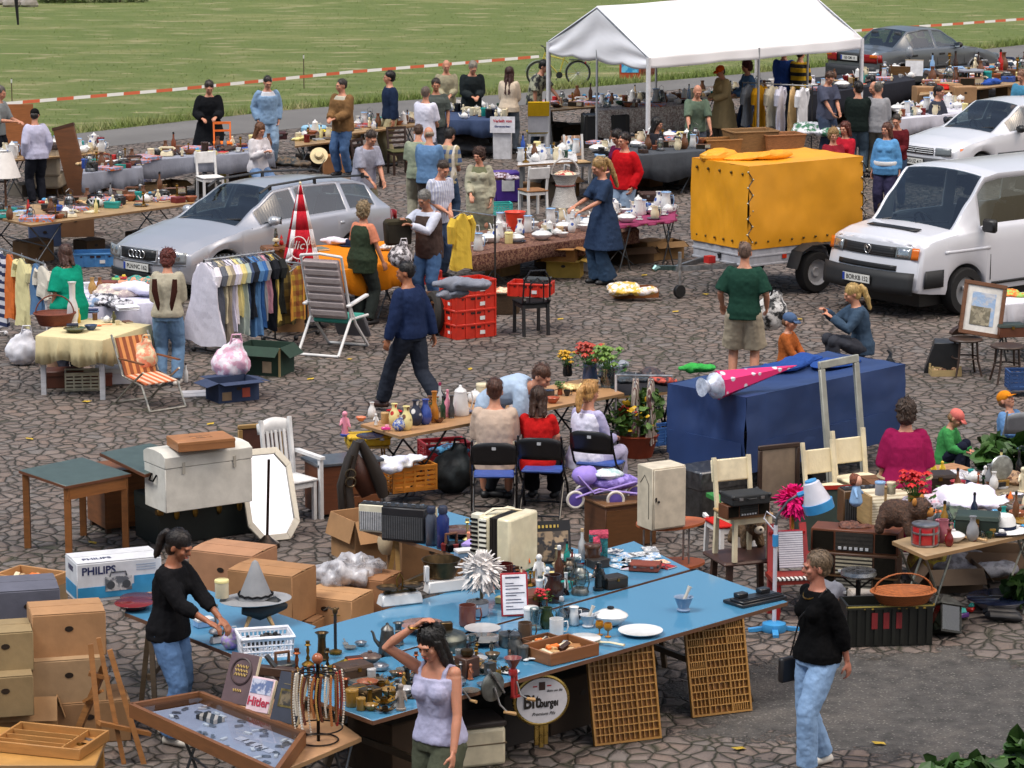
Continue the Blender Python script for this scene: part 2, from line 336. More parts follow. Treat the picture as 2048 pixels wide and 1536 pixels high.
  g.build('skirt' if ln<0 else('shorts' if ln<=1 else 'trousers'),m,root,0,vox=vox,smooth=3,disp=.02,dsc=.075)
 if top:garment(top[6]if len(top)>6 else 'shirt',top)
 if over:garment(over[6]if len(over)>6 else 'jacket',over,.012)
 for i,s in((0,1),(1,-1)):
  fd=V((ft[i][0]*.12,-1,0)).normalized();lift=an[s].z-.085;a0=an[s]+V((0,.035,-.048));a1=an[s]+fd*.165+V((0,0,-.052-lift*.4));g=MB()
  g.tube([a0-fd*.05,a0-fd*.03,a0.lerp(a1,.4),a1,a1+fd*.04],[.015,.044,.047,.045,.018],12,flat=.85,up=(0,0,1));g.build('shoe',mat(shoe),root,60)
 st,hcx=hair[0],hair[1];hmx=mat(hcx,'curl' if st in('curly',)else 'hair');g=MB(HM);nm='hair'
 def shell(rx=.081,ry=.100,rz_=.097,cy=.026,cz=.150):g.ell((0,cy,cz),(rx,ry,rz_),16,12)
 dsp,dz=.016,.035
 if st=='short':shell();g.ell((0,.045,.10),(.074,.072,.075))
 elif st=='crop':shell(.078,.096,.094,.022,.147);g.ell((0,.045,.11),(.07,.068,.07));dsp=.006
 elif st=='bald':g.ell((0,.045,.105),(.080,.068,.05));dsp=.008
 elif st=='curly':shell(.102,.112,.108,.03,.155);g.ell((0,.05,.08),(.098,.075,.09));dsp=.045
 elif st in('long','bob','pony','bun'):
  shell(.083,.102,.099,.024,.150);g.ell((0,.045,.09),(.078,.070,.085))
  L=dict(long=hair[2]if len(hair)>2 else .30,bob=.10).get(st,0)
  if L:
   for x,y in((-.066,-.012),(-.062,.04),(-.03,.075),(.03,.075),(.062,.04),(.066,-.012)):
    g.cap((x,y,.13),(x*1.22,y*1.1+.02,.06-L*(.8 if y<0 else 1)),.034,.020,8)
  if st=='pony':
   Lp=hair[2]if len(hair)>2 else .25;g.tube([(0,.10,.16),(0,.145,.165),(.01,.165,.11),(.012,.16,.16-Lp*.6),(.0,.15,.16-Lp),(0,.15,.13-Lp)],[.02,.03,.040,.040,.028,.008],10)
  if st=='bun':g.ell((0,.12,.14),.045)
 elif st=='cap':
  g.ell((0,.045,.10),(.077,.068,.07));
  cm=MB(HM);cm.ell((0,.012,.158),(.084,.104,.082),16,10);cm.build('cap',mat(hair[2],'cloth'),root,60,vox=.012,smooth=2)
  bm=MB(HM);bm.add([((x*.078),-.075-y*(.085-.05*abs(x)**2),.150-y*.018)for y in(0,1)for x in(-1,-.6,0,.6,1)],[(i,i+1,i+6,i+5)for i in range(4)]);bm.build('cap_brim',mat(hair[2],'cloth'),root,60,thick=.008)
 if st!='bald' and st!='cap':
  rq=random.Random(int(u*7+v));vs,fs=[],[];LL={'short':.055,'crop':.022,'curly':.05,'long':.10,'bob':.09,'pony':.05,'bun':.05}[st];big=1.16 if st=='curly' else 1.
  for i in range(420 if near else 230):
   d=V((rq.gauss(0,1),rq.gauss(0,1),rq.gauss(0,1))).normalized()
   if d.z<-.55 or(d.y<-.35 and d.z<.42):continue
   p=V((0,.026,.15))+V((d.x*.083,d.y*.102,d.z*.099))*big;t=V((d.x*.5+rq.gauss(0,.25),.35+d.y*.5+rq.gauss(0,.2),-.9 if d.z<.6 else-.25));t=(t-d*t.dot(d)).normalized()
   if st=='curly':t=V((rq.gauss(0,1),rq.gauss(0,1),rq.gauss(0,1))).normalized()
   w=d.cross(t).normalized()*(.0045 if near else .006);L=LL*rq.uniform(.6,1.3);b=len(vs)
   for q in(0,.35,.7,1.):c_=p+t*L*q-d*((L*q)**2/.2)+d*(.006+.004*q*rq.uniform(-.5,1.2));ww=w*(1-.75*q);vs+=[HM@(c_-ww),HM@(c_+ww)]
   fs+=[(b+2*j,b+2*j+1,b+2*j+3,b+2*j+2)for j in range(3)]
  g2=MB();g2.v=vs;g2.f=fs;g2.build('hair_strands',mat(hcx,'hair'),root,0)
 g.build(nm,hmx,root,0,vox=vox*.9,smooth=2,disp=dsp,dsc=dz)
 if extra:extra(root,dict(sh=sh,el=el,wr=wr,hip=hip,kn=kn,an=an,HM=HM,spine=spine,pel=pel))
 return root
 # -- light, sky
w=bpy.data.worlds.new('World');sc.world=w;w.use_nodes=True;nt=w.node_tree
sky=nt.nodes.new('ShaderNodeTexSky');sky.sky_type='NISHITA';sky.sun_disc=False;SE,SA=R(58),R(-62)
sky.sun_elevation=SE;sky.sun_rotation=pi+SA;sky.dust_density=6;sky.air_density=1.2;sky.ozone_density=.6
bg=nt.nodes['Background'];nt.links.new(sky.outputs[0],bg.inputs[0]);bg.inputs[1].default_value=.105
sun=bpy.data.objects.new('sun',bpy.data.lights.new('sun','SUN'));col.objects.link(sun);sun.data.energy=2.2;sun.data.angle=R(24);sun.data.color=(1,.96,.9)
sd=V((sin(SA)*cos(SE),-cos(SA)*cos(SE),sin(SE)));sun.rotation_euler=sd.to_track_quat('Z','Y').to_euler();sun.location=sd*60
sc.view_settings.view_transform='Standard';sc.view_settings.look='None';sc.view_settings.exposure=.54
cy=sc.cycles;cy.use_adaptive_sampling=True;cy.adaptive_threshold=.02;cy.max_bounces=6;cy.diffuse_bounces=3;cy.glossy_bounces=3;cy.transparent_max_bounces=12;cy.use_denoising=True;cy.caustics_reflective=False;cy.caustics_refractive=False
# -- ground, road, field
def nodemat(name):
 m=bpy.data.materials.new(name);m.use_nodes=True;nt=m.node_tree;b=nt.nodes['Principled BSDF'];ln=nt.links.new
 def N(t,**kw):
  n=nt.nodes.new('ShaderNode'+t)
  for a,x in kw.items():
   if a[0]=='_':setattr(n,a[1:],x)
   elif hasattr(x,'is_linked'):ln(x,n.inputs[a.replace('_',' ')])
   else:n.inputs[a.replace('_',' ')].default_value=x
  return n
 def mix(f,a,bb):
  n=nt.nodes.new('ShaderNodeMix');n.data_type='RGBA'
  for i,x in((0,f),(6,a),(7,bb)):
   if hasattr(x,'is_linked'):ln(x,n.inputs[i])
   else:n.inputs[i].default_value=x if i==0 else(*x,1)
  return n.outputs[2]
 def M(op,*a):
  n=N('Math',_operation=op)
  for i,x in enumerate(a):
   if hasattr(x,'is_linked'):ln(x,n.inputs[i])
   else:n.inputs[i].default_value=x
  return n.outputs[0]
 def mr(x,lo,hi,a=0.,bb=1.):return N('MapRange',Value=x,From_Min=lo,From_Max=hi,To_Min=a,To_Max=bb).outputs[0]
 return m,b,ln,N,mix,M,mr
def cobble_mat():
 m,b,ln,N,mix,M,mr=nodemat('cobbles');tc=N('TexCoord').outputs['Object']
 wob=N('TexNoise',Vector=tc,Scale=2.6,Detail=2.).outputs['Color']
 v=N('VectorMath',_operation='MULTIPLY_ADD');ln(wob,v.inputs[0]);v.inputs[1].default_value=(.16,.16,0);ln(tc,v.inputs[2])
 rot=N('Mapping',Vector=v.outputs[0],Rotation=(0,0,.35),Scale=(1.,.82,1)).outputs[0]
 e=N('TexVoronoi',Vector=rot,Scale=6.4,Randomness=.95,_feature='DISTANCE_TO_EDGE').outputs['Distance']
 cl=N('TexVoronoi',Vector=rot,Scale=6.4,Randomness=.95);cc=N('SeparateColor',Color=cl.outputs['Color']).outputs
 fine=N('TexNoise',Vector=tc,Scale=34.,Detail=5.,Roughness=.65).outputs['Fac'];big=N('TexNoise',Vector=tc,Scale=.35,Detail=3.).outputs['Fac'];med=N('TexNoise',Vector=tc,Scale=7.,Detail=4.).outputs['Fac']
 st=mix(cc[0],(.125,.094,.080),(.205,.165,.145));st=mix(mr(cc[1],.72,.95),st,(.160,.143,.134));st=mix(mr(cc[2],.8,.95),st,(.19,.138,.112));st=mix(M('MULTIPLY',mr(fine,.35,.75),.38),st,(.10,.085,.08));st=mix(mr(med,.45,.8,0,.3),st,(.235,.20,.18))
 gap=mix(mr(big,.42,.62),(.044,.036,.030),(.056,.053,.034))
 mask=mr(M('ADD',e,M('MULTIPLY',M('SUBTRACT',fine,.5),.05)),.028,.085)
 st=mix(mr(N('TexNoise',Vector=tc,Scale=.55,Detail=5.,Roughness=.6).outputs['Fac'],.48,.66,0,.45),st,(.085,.074,.068))
 colr=mix(mask,gap,st)
 p=N('SeparateXYZ',Vector=tc).outputs
 pat=N('TexNoise',Vector=tc,Scale=1.3,Detail=6.,Roughness=.68).outputs['Fac']
 sx=mr(M('ABSOLUTE',M('ADD',p[0],-3.2)),.6,3.1,1.,0.);sy=mr(M('ABSOLUTE',M('ADD',p[1],-24.0)),.5,2.2,1.,0.)
 am=M('MULTIPLY',sx,sy);am=mr(M('ADD',am,M('MULTIPLY',M('SUBTRACT',pat,.5),2.2)),.44,.53)
 grit=N('TexVoronoi',Vector=tc,Scale=26.).outputs['Distance'];asp=mix(mr(med,.35,.7),(.042,.039,.036),(.095,.088,.082));asp=mix(mr(pat,.5,.62,0,.8),asp,(.11,.098,.088));asp=mix(mr(grit,.3,.1,0,.75),asp,(.26,.24,.22));asp=mix(mr(fine,.5,.68,0,.85),asp,(.045,.042,.04))
 colr=mix(am,colr,asp);ln(colr,b.inputs['Base Color']);b.inputs['Roughness'].default_value=.8
 dome=M('POWER',mr(e,0.,.22),.5);hgt=M('ADD',M('ADD',M('MULTIPLY',dome,1.),M('MULTIPLY',cc[1],.35)),M('MULTIPLY',fine,.25));hgt=mix(am,hgt,M('MULTIPLY',fine,.5))
 bp=N('Bump',Height=hgt,Strength=1.,Distance=.055);ln(bp.outputs[0],b.inputs['Normal']);return m
g=MB();g.bx(-60,5,-.3,60,90,0);o=g.build('ground',cobble_mat(),None,0);tag(o,kind='structure')
def poly_sheet(name,pts,z,m,kind='structure'):
 g=MB();g.add([(p[0],p[1],z)for p in pts],[tuple(range(len(pts)))]);o=g.build(name,m,None,0);return tag(o,kind=kind)
def road_mat():
 m,b,ln,N,mix,M,mr=nodemat('road');tc=N('TexCoord').outputs['Object'];f=N('TexNoise',Vector=tc,Scale=60.,Detail=4.).outputs['Fac'];g=N('TexNoise',Vector=tc,Scale=.5,Detail=4.).outputs['Fac']
 c=mix(mr(g,.35,.7),(.115,.112,.110),(.155,.152,.150));c=mix(mr(f,.5,.7,0,.6),c,(.085,.083,.082));ln(c,b.inputs['Base Color']);b.inputs['Roughness'].default_value=.9;return m
FAR=[(-320,318),(0,286),(150,268),(350,245),(560,222),(800,202),(1000,190),(1200,173),(1640,135),(2048,90),(2500,40)]
NEAR=[(-320,355),(0,318),(150,300),(350,280),(650,252),(1000,215),(1500,165),(2048,125),(2500,90)]
fp=[G(*p)for p in FAR];np_=[G(*p)for p in NEAR]
poly_sheet('road',np_+fp[::-1],.006,road_mat())
def grass_mat(tuft=False):
 m,b,ln,N,mix,M,mr=nodemat('grass');tc=N('TexCoord').outputs['Object']
 mp=N('Mapping',Vector=tc,Scale=(.5,1,1),Rotation=(0,0,.35)).outputs[0]
 f=N('TexNoise',Vector=tc,Scale=26.,Detail=5.,Roughness=.7).outputs['Fac'];g=N('TexNoise',Vector=mp,Scale=.42,Detail=5.,Roughness=.62).outputs['Fac'];h=N('TexNoise',Vector=mp,Scale=1.6,Detail=4.).outputs['Fac']
 c=mix(mr(f,.3,.7),(.12,.175,.038),(.21,.275,.068));c=mix(mr(g,.5,.7,0,.55),c,(.42,.39,.18));c=mix(mr(h,.56,.70,0,.75),c,(.48,.42,.24));c=mix(mr(h,.46,.26,0,.45),c,(.10,.15,.032))
 ln(c,b.inputs['Base Color']);b.inputs['Roughness'].default_value=.9
 if not tuft:bp=N('Bump',Height=f,Strength=1.,Distance=.12);ln(bp.outputs[0],b.inputs['Normal'])
 return m
gm=grass_mat();far_edge=[(p.x,p.y)for p in fp]
poly_sheet('field',far_edge+[(140,140),(140,420),(-160,420),(-160,66)],.008,gm)
def edge_y(x):
 for a,c in zip(far_edge,far_edge[1:]):
  if a[0]<=x<=c[0]:return a[1]+(c[1]-a[1])*(x-a[0])/(c[0]-a[0])
 return 90
rng=random.Random(3);g=MB();vs,fs=[],[]
def blade(x,y,h,w):
 a=rng.uniform(0,pi);dx,dy=cos(a)*w,sin(a)*w;lx,ly=rng.uniform(-.6,.6)*h,rng.uniform(-.6,.6)*h;b=len(vs)
 vs.extend([(x-dx,y-dy,.005),(x+dx,y+dy,.005),(x+lx,y+ly,h)]);fs.append((b,b+1,b+2))
for i in range(26000):
 y=60+46*rng.random()**1.25;x=rng.uniform(-.175,.175)*y;e=edge_y(x)
 if y<e:continue
 hh=rng.uniform(.02,.06)*(1.8 if y<e+.8 else 1);blade(x,y,hh,rng.uniform(.006,.018))
for i in range(9000):
 x=rng.uniform(-11,15);y=edge_y(x)+abs(rng.gauss(0,.35));blade(x,y,rng.uniform(.08,.24),.012)
g.v=[V(p)for p in vs];g.f=fs;tag(g.build('grass',grass_mat(True),None,0),kind='stuff')
# -- cars: a lofted shell with real openings, panes and an interior
def car(name,label,cat,loc,rz,L,W,wheels,wr,keys,glass,paint,front,rear,det,group=None):
 """keys: (x, sill, belt z, belt half width, roof edge z, roof half width, crown) along the length from the nose; local -X is forward"""
 root=thing(name,label,cat,loc,rz,group)
 xs=sorted(set([round(L*i/90,3)for i in range(91)]+[k[0]for k in keys]+[round(w+wr*1.16*cos(pi*i/14),3)for w in wheels for i in range(15)]+[x for q in glass.get('side',[])for x in q]+list(glass['front'])+list(glass['rear'])))
 xs=[x for i,x in enumerate(xs)if i==0 or x-xs[i-1]>.004]
 def kv(x,c):
  for a,b in zip(keys,keys[1:]):
   if a[0]<=x<=b[0]:
    t=(x-a[0])/(b[0]-a[0]or 1);t=t*t*(3-2*t)*.35+t*.65;return a[c]+(b[c]-a[c])*t
  return keys[-1][c]
 bowf,bowr,rake=front['bow'],rear['bow'],front.get('rake',0)
 def warp(x,y,z):
  t=max(0,1-x/.9);t2=max(0,1-(L-x)/.7);q=abs(y)/(W/2)
  return(x+t*t*(bowf*q**2.4+rake*max(0,z-.5))-t2*t2*(bowr*q**2.4),y,z)
 def ring(x,s):
  zl=kv(x,1);zb,wb,zt,wt,cr=[kv(x,c)for c in(2,3,4,5,6)]
  for w in wheels:
   if abs(x-w)<wr*1.16:zl=max(zl,wr+sqrt((wr*1.16)**2-(x-w)**2))
  wm=wb+.035;zm=zl+(zb-zl)*.55
  pp=[(0,zl+.02),(wb-.10,zl+.01),(wm-.035,zl),(wm-.008,zl+.05*(zb-zl)/.5),(wm,zm),(wm-.006,zm+(zb-zm)*.4),(wb+.012,zb-.03),(wb,zb)]
  for t in(.1,.55,.9):pp.append((wb+(wt-wb)*t-.012*(t==.1),zb+(zt-zb)*t))
  pp+=[(wt*f,zt+cr*(1-f*f))for f in(1,.93,.75,.5,.25,0)]
  return[warp(x,y*s,z)for y,z in pp]
 nr=17;body,side_p,fr_p,re_p=MB(),{},MB(),MB();vs=[]
 for x in xs:vs+=ring(x,1)+ring(x,-1)
 def inr(a,b,q):return a>=q[0]-.003 and b<=q[1]+.003
 fs=[]
 for i in range(len(xs)-1):
  xa,xb=xs[i],xs[i+1]
  for si in(0,1):
   for j in range(nr-1):
    a=i*2*nr+si*nr+j;q=(a,a+1,a+1+2*nr,a+2*nr)if si==0 else(a,a+2*nr,a+1+2*nr,a+1)
    tgt=None
    if 8<=j<=9:
     for n,sp in enumerate(glass.get('side',[])):
      if inr(xa,xb,sp):tgt=side_p.setdefault((n,si),[])
    if j>=12:
     if inr(xa,xb,glass['front']):tgt=fr_p.f
     if inr(xa,xb,glass['rear']):tgt=re_p.f
    (fs if tgt is None else tgt).append(q)
 for e,fl in((0,1),(len(xs)-1,0)):
  b=e*2*nr
  for j in range(1,nr-2):
   K=16
   rowa=[V(vs[b+j]).lerp(V(vs[b+nr+j]),t/K)for t in range(K+1)];rowb=[V(vs[b+j+1]).lerp(V(vs[b+nr+j+1]),t/K)for t in range(K+1)]
   xx=xs[e]
   def w2(p):return warp(xx,p.y,p.z)
   s0=len(vs);vs+=[w2(p)for p in rowa]+[w2(p)for p in rowb]
   for t in range(K):q=(s0+t,s0+t+1,s0+K+2+t,s0+K+1+t);fs.append(q[::-1]if fl else q)
 def cut(faces):
  m=MB();ix={};seen={}
  for k in sorted({i for f in faces for i in f}):
   q=tuple(round(c,4)for c in vs[k])
   if q not in seen:seen[q]=len(m.v);m.v.append(V(vs[k]))
   ix[k]=seen[q]
  for f in faces:
   q=[]
   for i in f:
    if ix[i]not in q:q.append(ix[i])
   if len(q)>2:m.f.append(tuple(q))
  return m
 cut(fs).build('body',paint,root,50,thick=.02)
 gl=det.get('glass')or mat('b4c2c0','glass',s=4)
 cut(fr_p.f).build('windscreen',gl,root,0);cut(re_p.f).build('rear_window',gl,root,0)
 for f in side_p.values():cut(f).build('side_window',gl,root,0)
 def nose(y,z,off=0):p=warp(0,y,z);return V((p[0]-off-.018,y,z))
 def tail(y,z,off=0):p=warp(L,y,z);return V((p[0]+off+.018,y,z))
 def patch(nm,fn,y0,y1,z0,z1,m,off=.012,par=None,n=8,sk=0.):
  g=MB();g.grid(lambda u,v:fn(y0+(y1-y0)*u,z0+(z1-z0)*v+sk*(u-.5),off),n,3);return g.build(nm,m,par or root,40,thick=.012)
 def flank(nm,x0,x1,z0,z1,m,off=.004,s=1,z2=None):
  g=MB()
  def fn(u,v):
   x=x0+(x1-x0)*u;z=z0+(z1-z0)*v;zl,zb,wb=kv(x,1),kv(x,2),kv(x,3);wm=wb+.035;zm=zl+(zb-zl)*.55;y=wm if z<zm else wm+(wb-wm)*min(1,(z-zm)/(zb-zm));p=warp(x,(y+off)*s,z);return p
  g.grid(fn,8,2);return g.build(nm,m,root,40,thick=.006)
 rubber=mat('151517',r=.75)
 for w in wheels:
  for s in(-1,1):
   y=s*(kv(w,3)-.06);wh=thing('wheel',None,None);del wh['category'];wh.parent=root;wh.location=(w,y,wr)
   g=MB();g.at(rx=90);g.lathe([(wr*.62,-.1),(wr*.93,-.1),(wr,-.06),(wr,.06),(wr*.93,.1),(wr*.62,.1),(wr*.60,0)],28);g.build('tyre',rubber,wh,40)
   g=MB();g.at(rx=90*s);g.lathe([(0,.05),(wr*.16,.055),(wr*.2,.035),(wr*.5,.02),(wr*.6,.075),(wr*.63,.07),(wr*.62,-.05),(0,-.05)],28)
   g.build('rim',mat('8c8e92','gloss',r=.3),wh,30)
   g=MB()
   for a in range(det.get('spokes',5)):g.at(rx=90*s).m=g.m@Mx.Rotation(2*pi*a/det.get('spokes',5),4,'Z');g.bx(wr*.12,-.028,.03,wr*.58,.028,.078)
   g.build('spokes',mat('b4b5b8','gloss',r=.3),wh,30,bev=.008)
 g=MB();g.bx(.35,-W/2+.2,.16,L-.35,W/2-.2,.34);g.build('underbody',mat('0c0c0d'),root)
 ci=mat(det.get('int','2b2d30'),'cloth');f0,f1=glass['front'];zb=kv(f0+.5,2)
 g=MB();g.bx(f0+.1,-W/2+.14,zb-.42,glass['rear'][1]-.3,W/2-.14,zb-.36);g.build('floor_pan',mat('161617'),root)
 g=MB();g.bx(f0+.12,-W/2+.16,zb-.3,f0+.55,W/2-.16,zb-.015,.03);g.build('dashboard',mat('1c1d1f'),root,bev=.03)
 for x in det['seats']:
  for y in(-.36,.36):
   g=MB();g.bx(x-.42,y-.24,zb-.38,x+.05,y+.24,zb-.22);g.at(ry=12,x=x,z=zb-.25);g.bx(-.02,y-.23,0,.10,y+.23,.50,.03);g.bx(.0,y-.12,.54,.09,y+.12,.70,.015);g.at();g.build('seat',ci,root,bev=.03)
 g=MB();g.at(f0+.62,.36,zb-.05,ry=62);g.tube([(.18*cos(2*pi*i/20),.18*sin(2*pi*i/20),0)for i in range(21)],.014,6);g.bx(-.17,-.02,-.01,.17,.02,.01);g.build('steering_wheel',mat('141415'),root)
 det['fn'](dict(root=root,nose=nose,tail=tail,patch=patch,flank=flank,kv=kv,warp=warp,L=L,W=W))
 return root
def plate_part(root,p,rz,s,w=.52,yaw=0):
 pl=MB().cb(w,.012,-.055,.055).build('number_plate',mat('d4d4cf'),root);pl.location=p;pl.rotation_euler=(0,0,R(rz))
 MB().cb(w+.02,.008,-.065,.065,0,.004).build('plate_frame',mat('121213'),pl);MB().bx(-w/2+.003,-.010,-.05,-w/2+.042,-.0065,.05).build('country_band',mat('1f3f9c'),pl)
 text(s,.088,mat('101012'),pl,(.02,-.0075,-.003),sx=.92,bold=.0012)
black_p=mat('161719',r=.45);chrome=mat('d0d2d4','metal',r=.15);amber=mat('d2691a','gloss');redl=mat('8a1416','gloss');lens=mat('767d82','gloss',r=.08)
def mirrors(a,x,z,m,y):
 for s in(-1,1):
  g=MB();g.ell((x,s*(y+.11),z),(.075,.11,.07));o=g.build('wing_mirror',m,a['root'],60);MB().bar((x+.02,s*(y-.02),z-.05),(x+.01,s*(y+.06),z-.03),.05,.03).build('mirror_arm',black_p,o)
  MB().bx(x+.06,s*(y+.11)-.085,z-.05,x+.076,s*(y+.11)+.085,z+.05).build('mirror_glass',mat('c0c8cc','mirror'),o)
def seams(a,xs,z0,z1):
 for x in xs:
  for s in(-1,1):a['flank']('door_gap',x,x+.012,z0,z1,mat('17181a'),.002,s)
def handles(a,xs,z,m):
 for x in xs:
  for s in(-1,1):a['flank']('door_handle',x,x+.19,z,z+.045,m,.018,s)
def wipers(a,x0,z0,w):
 for y in(-.1,.5):
  MB().tube([(x0-.03,y+.05,z0),(x0+.05,y-.1,z0+.035),(x0+.10,y-w,z0+.075)],.012,5).build('wiper',black_p,a['root'])
  # ---- silver estate
def wagon_det(a):
 P,n,f,r=a['patch'],a['nose'],a['flank'],a['root']
 gr=P('grille',n,-.36,.36,.56,.70,black_p,.012);
 g=MB();
 for i in range(4):z=.575+i*.034;g.tube([n(y/10*.34,z,.02)for y in range(-10,11)],.0055,4)
 g.build('grille_slats',mat('3a3c3f','metal'),gr)
 g=MB();g.tube([n(y,z,.02)for y,z in((-.37,.55),(.37,.55),(.385,.71),(-.385,.71),(-.37,.55))],.013,6);g.build('grille_surround',mat('c3c6cb','paint','m'),gr)
 g=MB()
 for k in(-1.5,-.5,.5,1.5):c=n(k*.076,.635,.032);g.tube([(c.x,c.y+.052*cos(2*pi*i/20),c.z+.052*sin(2*pi*i/20))for i in range(21)],.0085,6)
 g.build('badge_rings',chrome,gr,60)
 for s in(-1,1):
  y0,y1=(.42,.80)if s>0 else(-.80,-.42);h=P('headlight',n,y0,y1,.54,.70,mat('8d9296','gloss',r=.08),.008);
  for yy in(.52,.67):g=MB();c=n(s*yy,.62,.012);g.at(c.x,c.y,c.z,ry=-90,rz=-s*14*yy);g.lathe([(0,.02),(.03,.018),(.062,0),(.055,-.01),(0,-.01)],16);g.build('reflector',mat('c9ced2','metal',r=.1),h)
  f('side_light',.33,.47,.56,.69,mat('c8c9c6','gloss'),.004,s);f('rub_strip',1.32,3.08,.46,.52,mat('b9bcc2','paint','m'),.012,s);f('indicator',.98,1.06,.66,.69,mat('c9c3ae','gloss'),.004,s)
  P('tail_light',a['tail'],s*.52,s*.80,.62,.88,redl,.01);f('tail_light_side',a['L']-.28,a['L']-.02,.64,.90,redl,.008,s)
  MB().tube([(1.85,s*.55,1.36),(2.05,s*.56,1.45),(3.0,s*.555,1.475),(3.95,s*.53,1.42),(4.1,s*.53,1.375)],.018,6).build('roof_rail',mat('26282b',r=.4),r);
  for x in(2.05,2.95,3.95):MB().bar((x,s*.552,1.38),(x,s*.552,1.46),.05,.02).build('rail_foot',black_p,r)
 P('bumper_vent',n,-.72,.72,.27,.38,black_p,.008,n=14);P('bumper_lip',n,-.78,.78,.22,.25,mat('26282b'),.015,n=14);P('bumper_line',n,-.80,.80,.505,.515,mat('4a4c50'),.004,n=14)
 plate_part(r,n(0,.455,.03)+V((0,0,0)),-90,'PLN:NC 162')
 seams(a,(1.42,2.45,3.42),.34,.92);handles(a,(2.18,3.18),.80,mat('b9bcc2','paint','m'));mirrors(a,1.78,1.0,mat('b9bcc2','paint','m'),.80);wipers(a,1.33,.955,.5)
 for s in(-1,1):
  for x in(2.40,3.36):f('window_post',x,x+.085,.94,.945,black_p,.003,s)
 MB().rod((3.55,0,1.46),(3.72,.0,1.64),.006).build('aerial',black_p,r)
AUD=[(0,.30,.50,.70,.62,.42,.03),(.12,.24,.66,.78,.71,.52,.03),(.5,.21,.76,.815,.81,.60,.03),(1.0,.2,.86,.83,.89,.64,.03),(1.30,.2,.91,.832,.945,.66,.03),(1.72,.2,.93,.834,1.17,.61,.04),(2.12,.2,.94,.834,1.375,.555,.04),(2.6,.2,.945,.834,1.41,.555,.045),(3.3,.2,.955,.83,1.395,.55,.045),(3.75,.22,.965,.82,1.36,.535,.04),(3.98,.25,.97,.815,1.31,.53,.03),(4.32,.30,.95,.80,1.02,.60,.03),(4.44,.32,.88,.77,.93,.60,.02),(4.48,.36,.80,.74,.85,.58,.02)]
SILV=mat('b4b7c0','paint','m')
car('estate_car','silver estate car with black roof rails, parked amid the stalls','car',(-5.28,43.7,0),48,4.48,1.73,(.88,3.50),.31,AUD,dict(front=(1.30,2.12),rear=(3.98,4.32),side=[(1.62,2.40),(2.49,3.36),(3.45,3.98)]),SILV,dict(bow=.24,rake=.12),dict(bow=.12),dict(seats=(2.35,3.25),fn=wagon_det,spokes=7,int='3a3c40'))
# ---- white van
WHT=mat('d2d4dc','paint')
def van_det(a):
 P,n,f,r=a['patch'],a['nose'],a['flank'],a['root']
 gr=P('grille',n,-.50,.50,.84,.98,black_p,.01,n=10);g=MB()
 for i in range(4):z=.86+i*.034;g.tube([n(y/10*.49,z,.018)for y in range(-10,11)],.006,4)
 g.build('grille_slats',mat('2c2e31'),gr)
 c=n(-.02,.915,.03);g=MB();g.tube([(c.x,c.y+.062*cos(2*pi*i/20),c.z+.062*sin(2*pi*i/20))for i in range(21)],.008,6)
 for pts in(((-.032,.047),(0,.0),(.032,.047)),((-.055,.015),(-.026,-.05),(0,-.008),(.026,-.05),(.055,.015))):g.tube([(c.x,c.y+y,c.z+z)for y,z in pts],.007,5)
 g.build('badge',chrome,gr,60)
 for s in(-1,1):
  h=P('headlight',n,s*.50,s*.74,.83,.99,lens,.01);P('headlight_reflector',n,s*.53,s*.71,.85,.97,mat('dfe3e6','metal',r=.12),.016,h);P('indicator',n,s*.745,s*.845,.83,.99,amber,.012,h);f('side_indicator',.16,.27,.84,.985,amber,.006,s)
  f('arch_lip',.62,1.52,.88,.92,WHT,.016,s);f('flank_groove',.45,4.5,.985,.995,mat('6d7078'),.002,s);f('sill_strip',1.55,3.9,.38,.42,mat('1b1c1f'),.006,s);f('bumper_side',.12,.58,.44,.68,mat('1d1f22',r=.65),.022,s)
 P('lower_grille',n,-.55,.55,.665,.735,black_p,.006,n=10)
 P('bumper',n,-.86,.86,.36,.66,mat('1d1f22',r=.65),.05,n=16);plate_part(r,n(.05,.52,.085),-90,'BOR:KB 152')
 hx=.50;g=MB();g.grid(lambda u,v:(hx+.12*v,-.47+.94*u,a['kv'](hx+.12*v,4)+a['kv'](hx+.12*v,6)*.82+.007),6,2);g.build('bonnet_vent',black_p,r,thick=.01)
 seams(a,(1.52,2.48,3.7),.45,1.12);handles(a,(2.20,2.62),1.02,black_p);wipers(a,.90,1.185,.5)
 for s in(-1,1):
  m=MB();m.cb(.10,.24,1.13,1.31,1.38,s*1.02);o=m.build('wing_mirror',black_p,r,bev=.03);MB().bar((1.42,s*.84,1.16),(1.40,s*.93,1.18),.06,.04).build('mirror_arm',black_p,o)
 g=MB();g.at(.98,.3,1.155);g.lathe([(.0,0),(.13,.005),(.145,.015),(.13,.02),(0,.015)],20);g.build('paper_plate',mat('white','gloss'),r)
VAN=[(0,.42,.84,.83,1.01,.74,.02),(.06,.38,1.0,.855,1.05,.76,.025),(.45,.34,1.07,.87,1.12,.77,.03),(.90,.30,1.12,.875,1.17,.78,.035),(1.22,.3,1.14,.875,1.53,.775,.045),(1.52,.3,1.15,.88,1.85,.755,.06),(1.8,.3,1.15,.88,1.89,.75,.065),(4.3,.32,1.15,.88,1.89,.75,.065),(4.62,.36,1.12,.87,1.82,.70,.05),(4.72,.40,1.05,.85,1.70,.69,.03)]
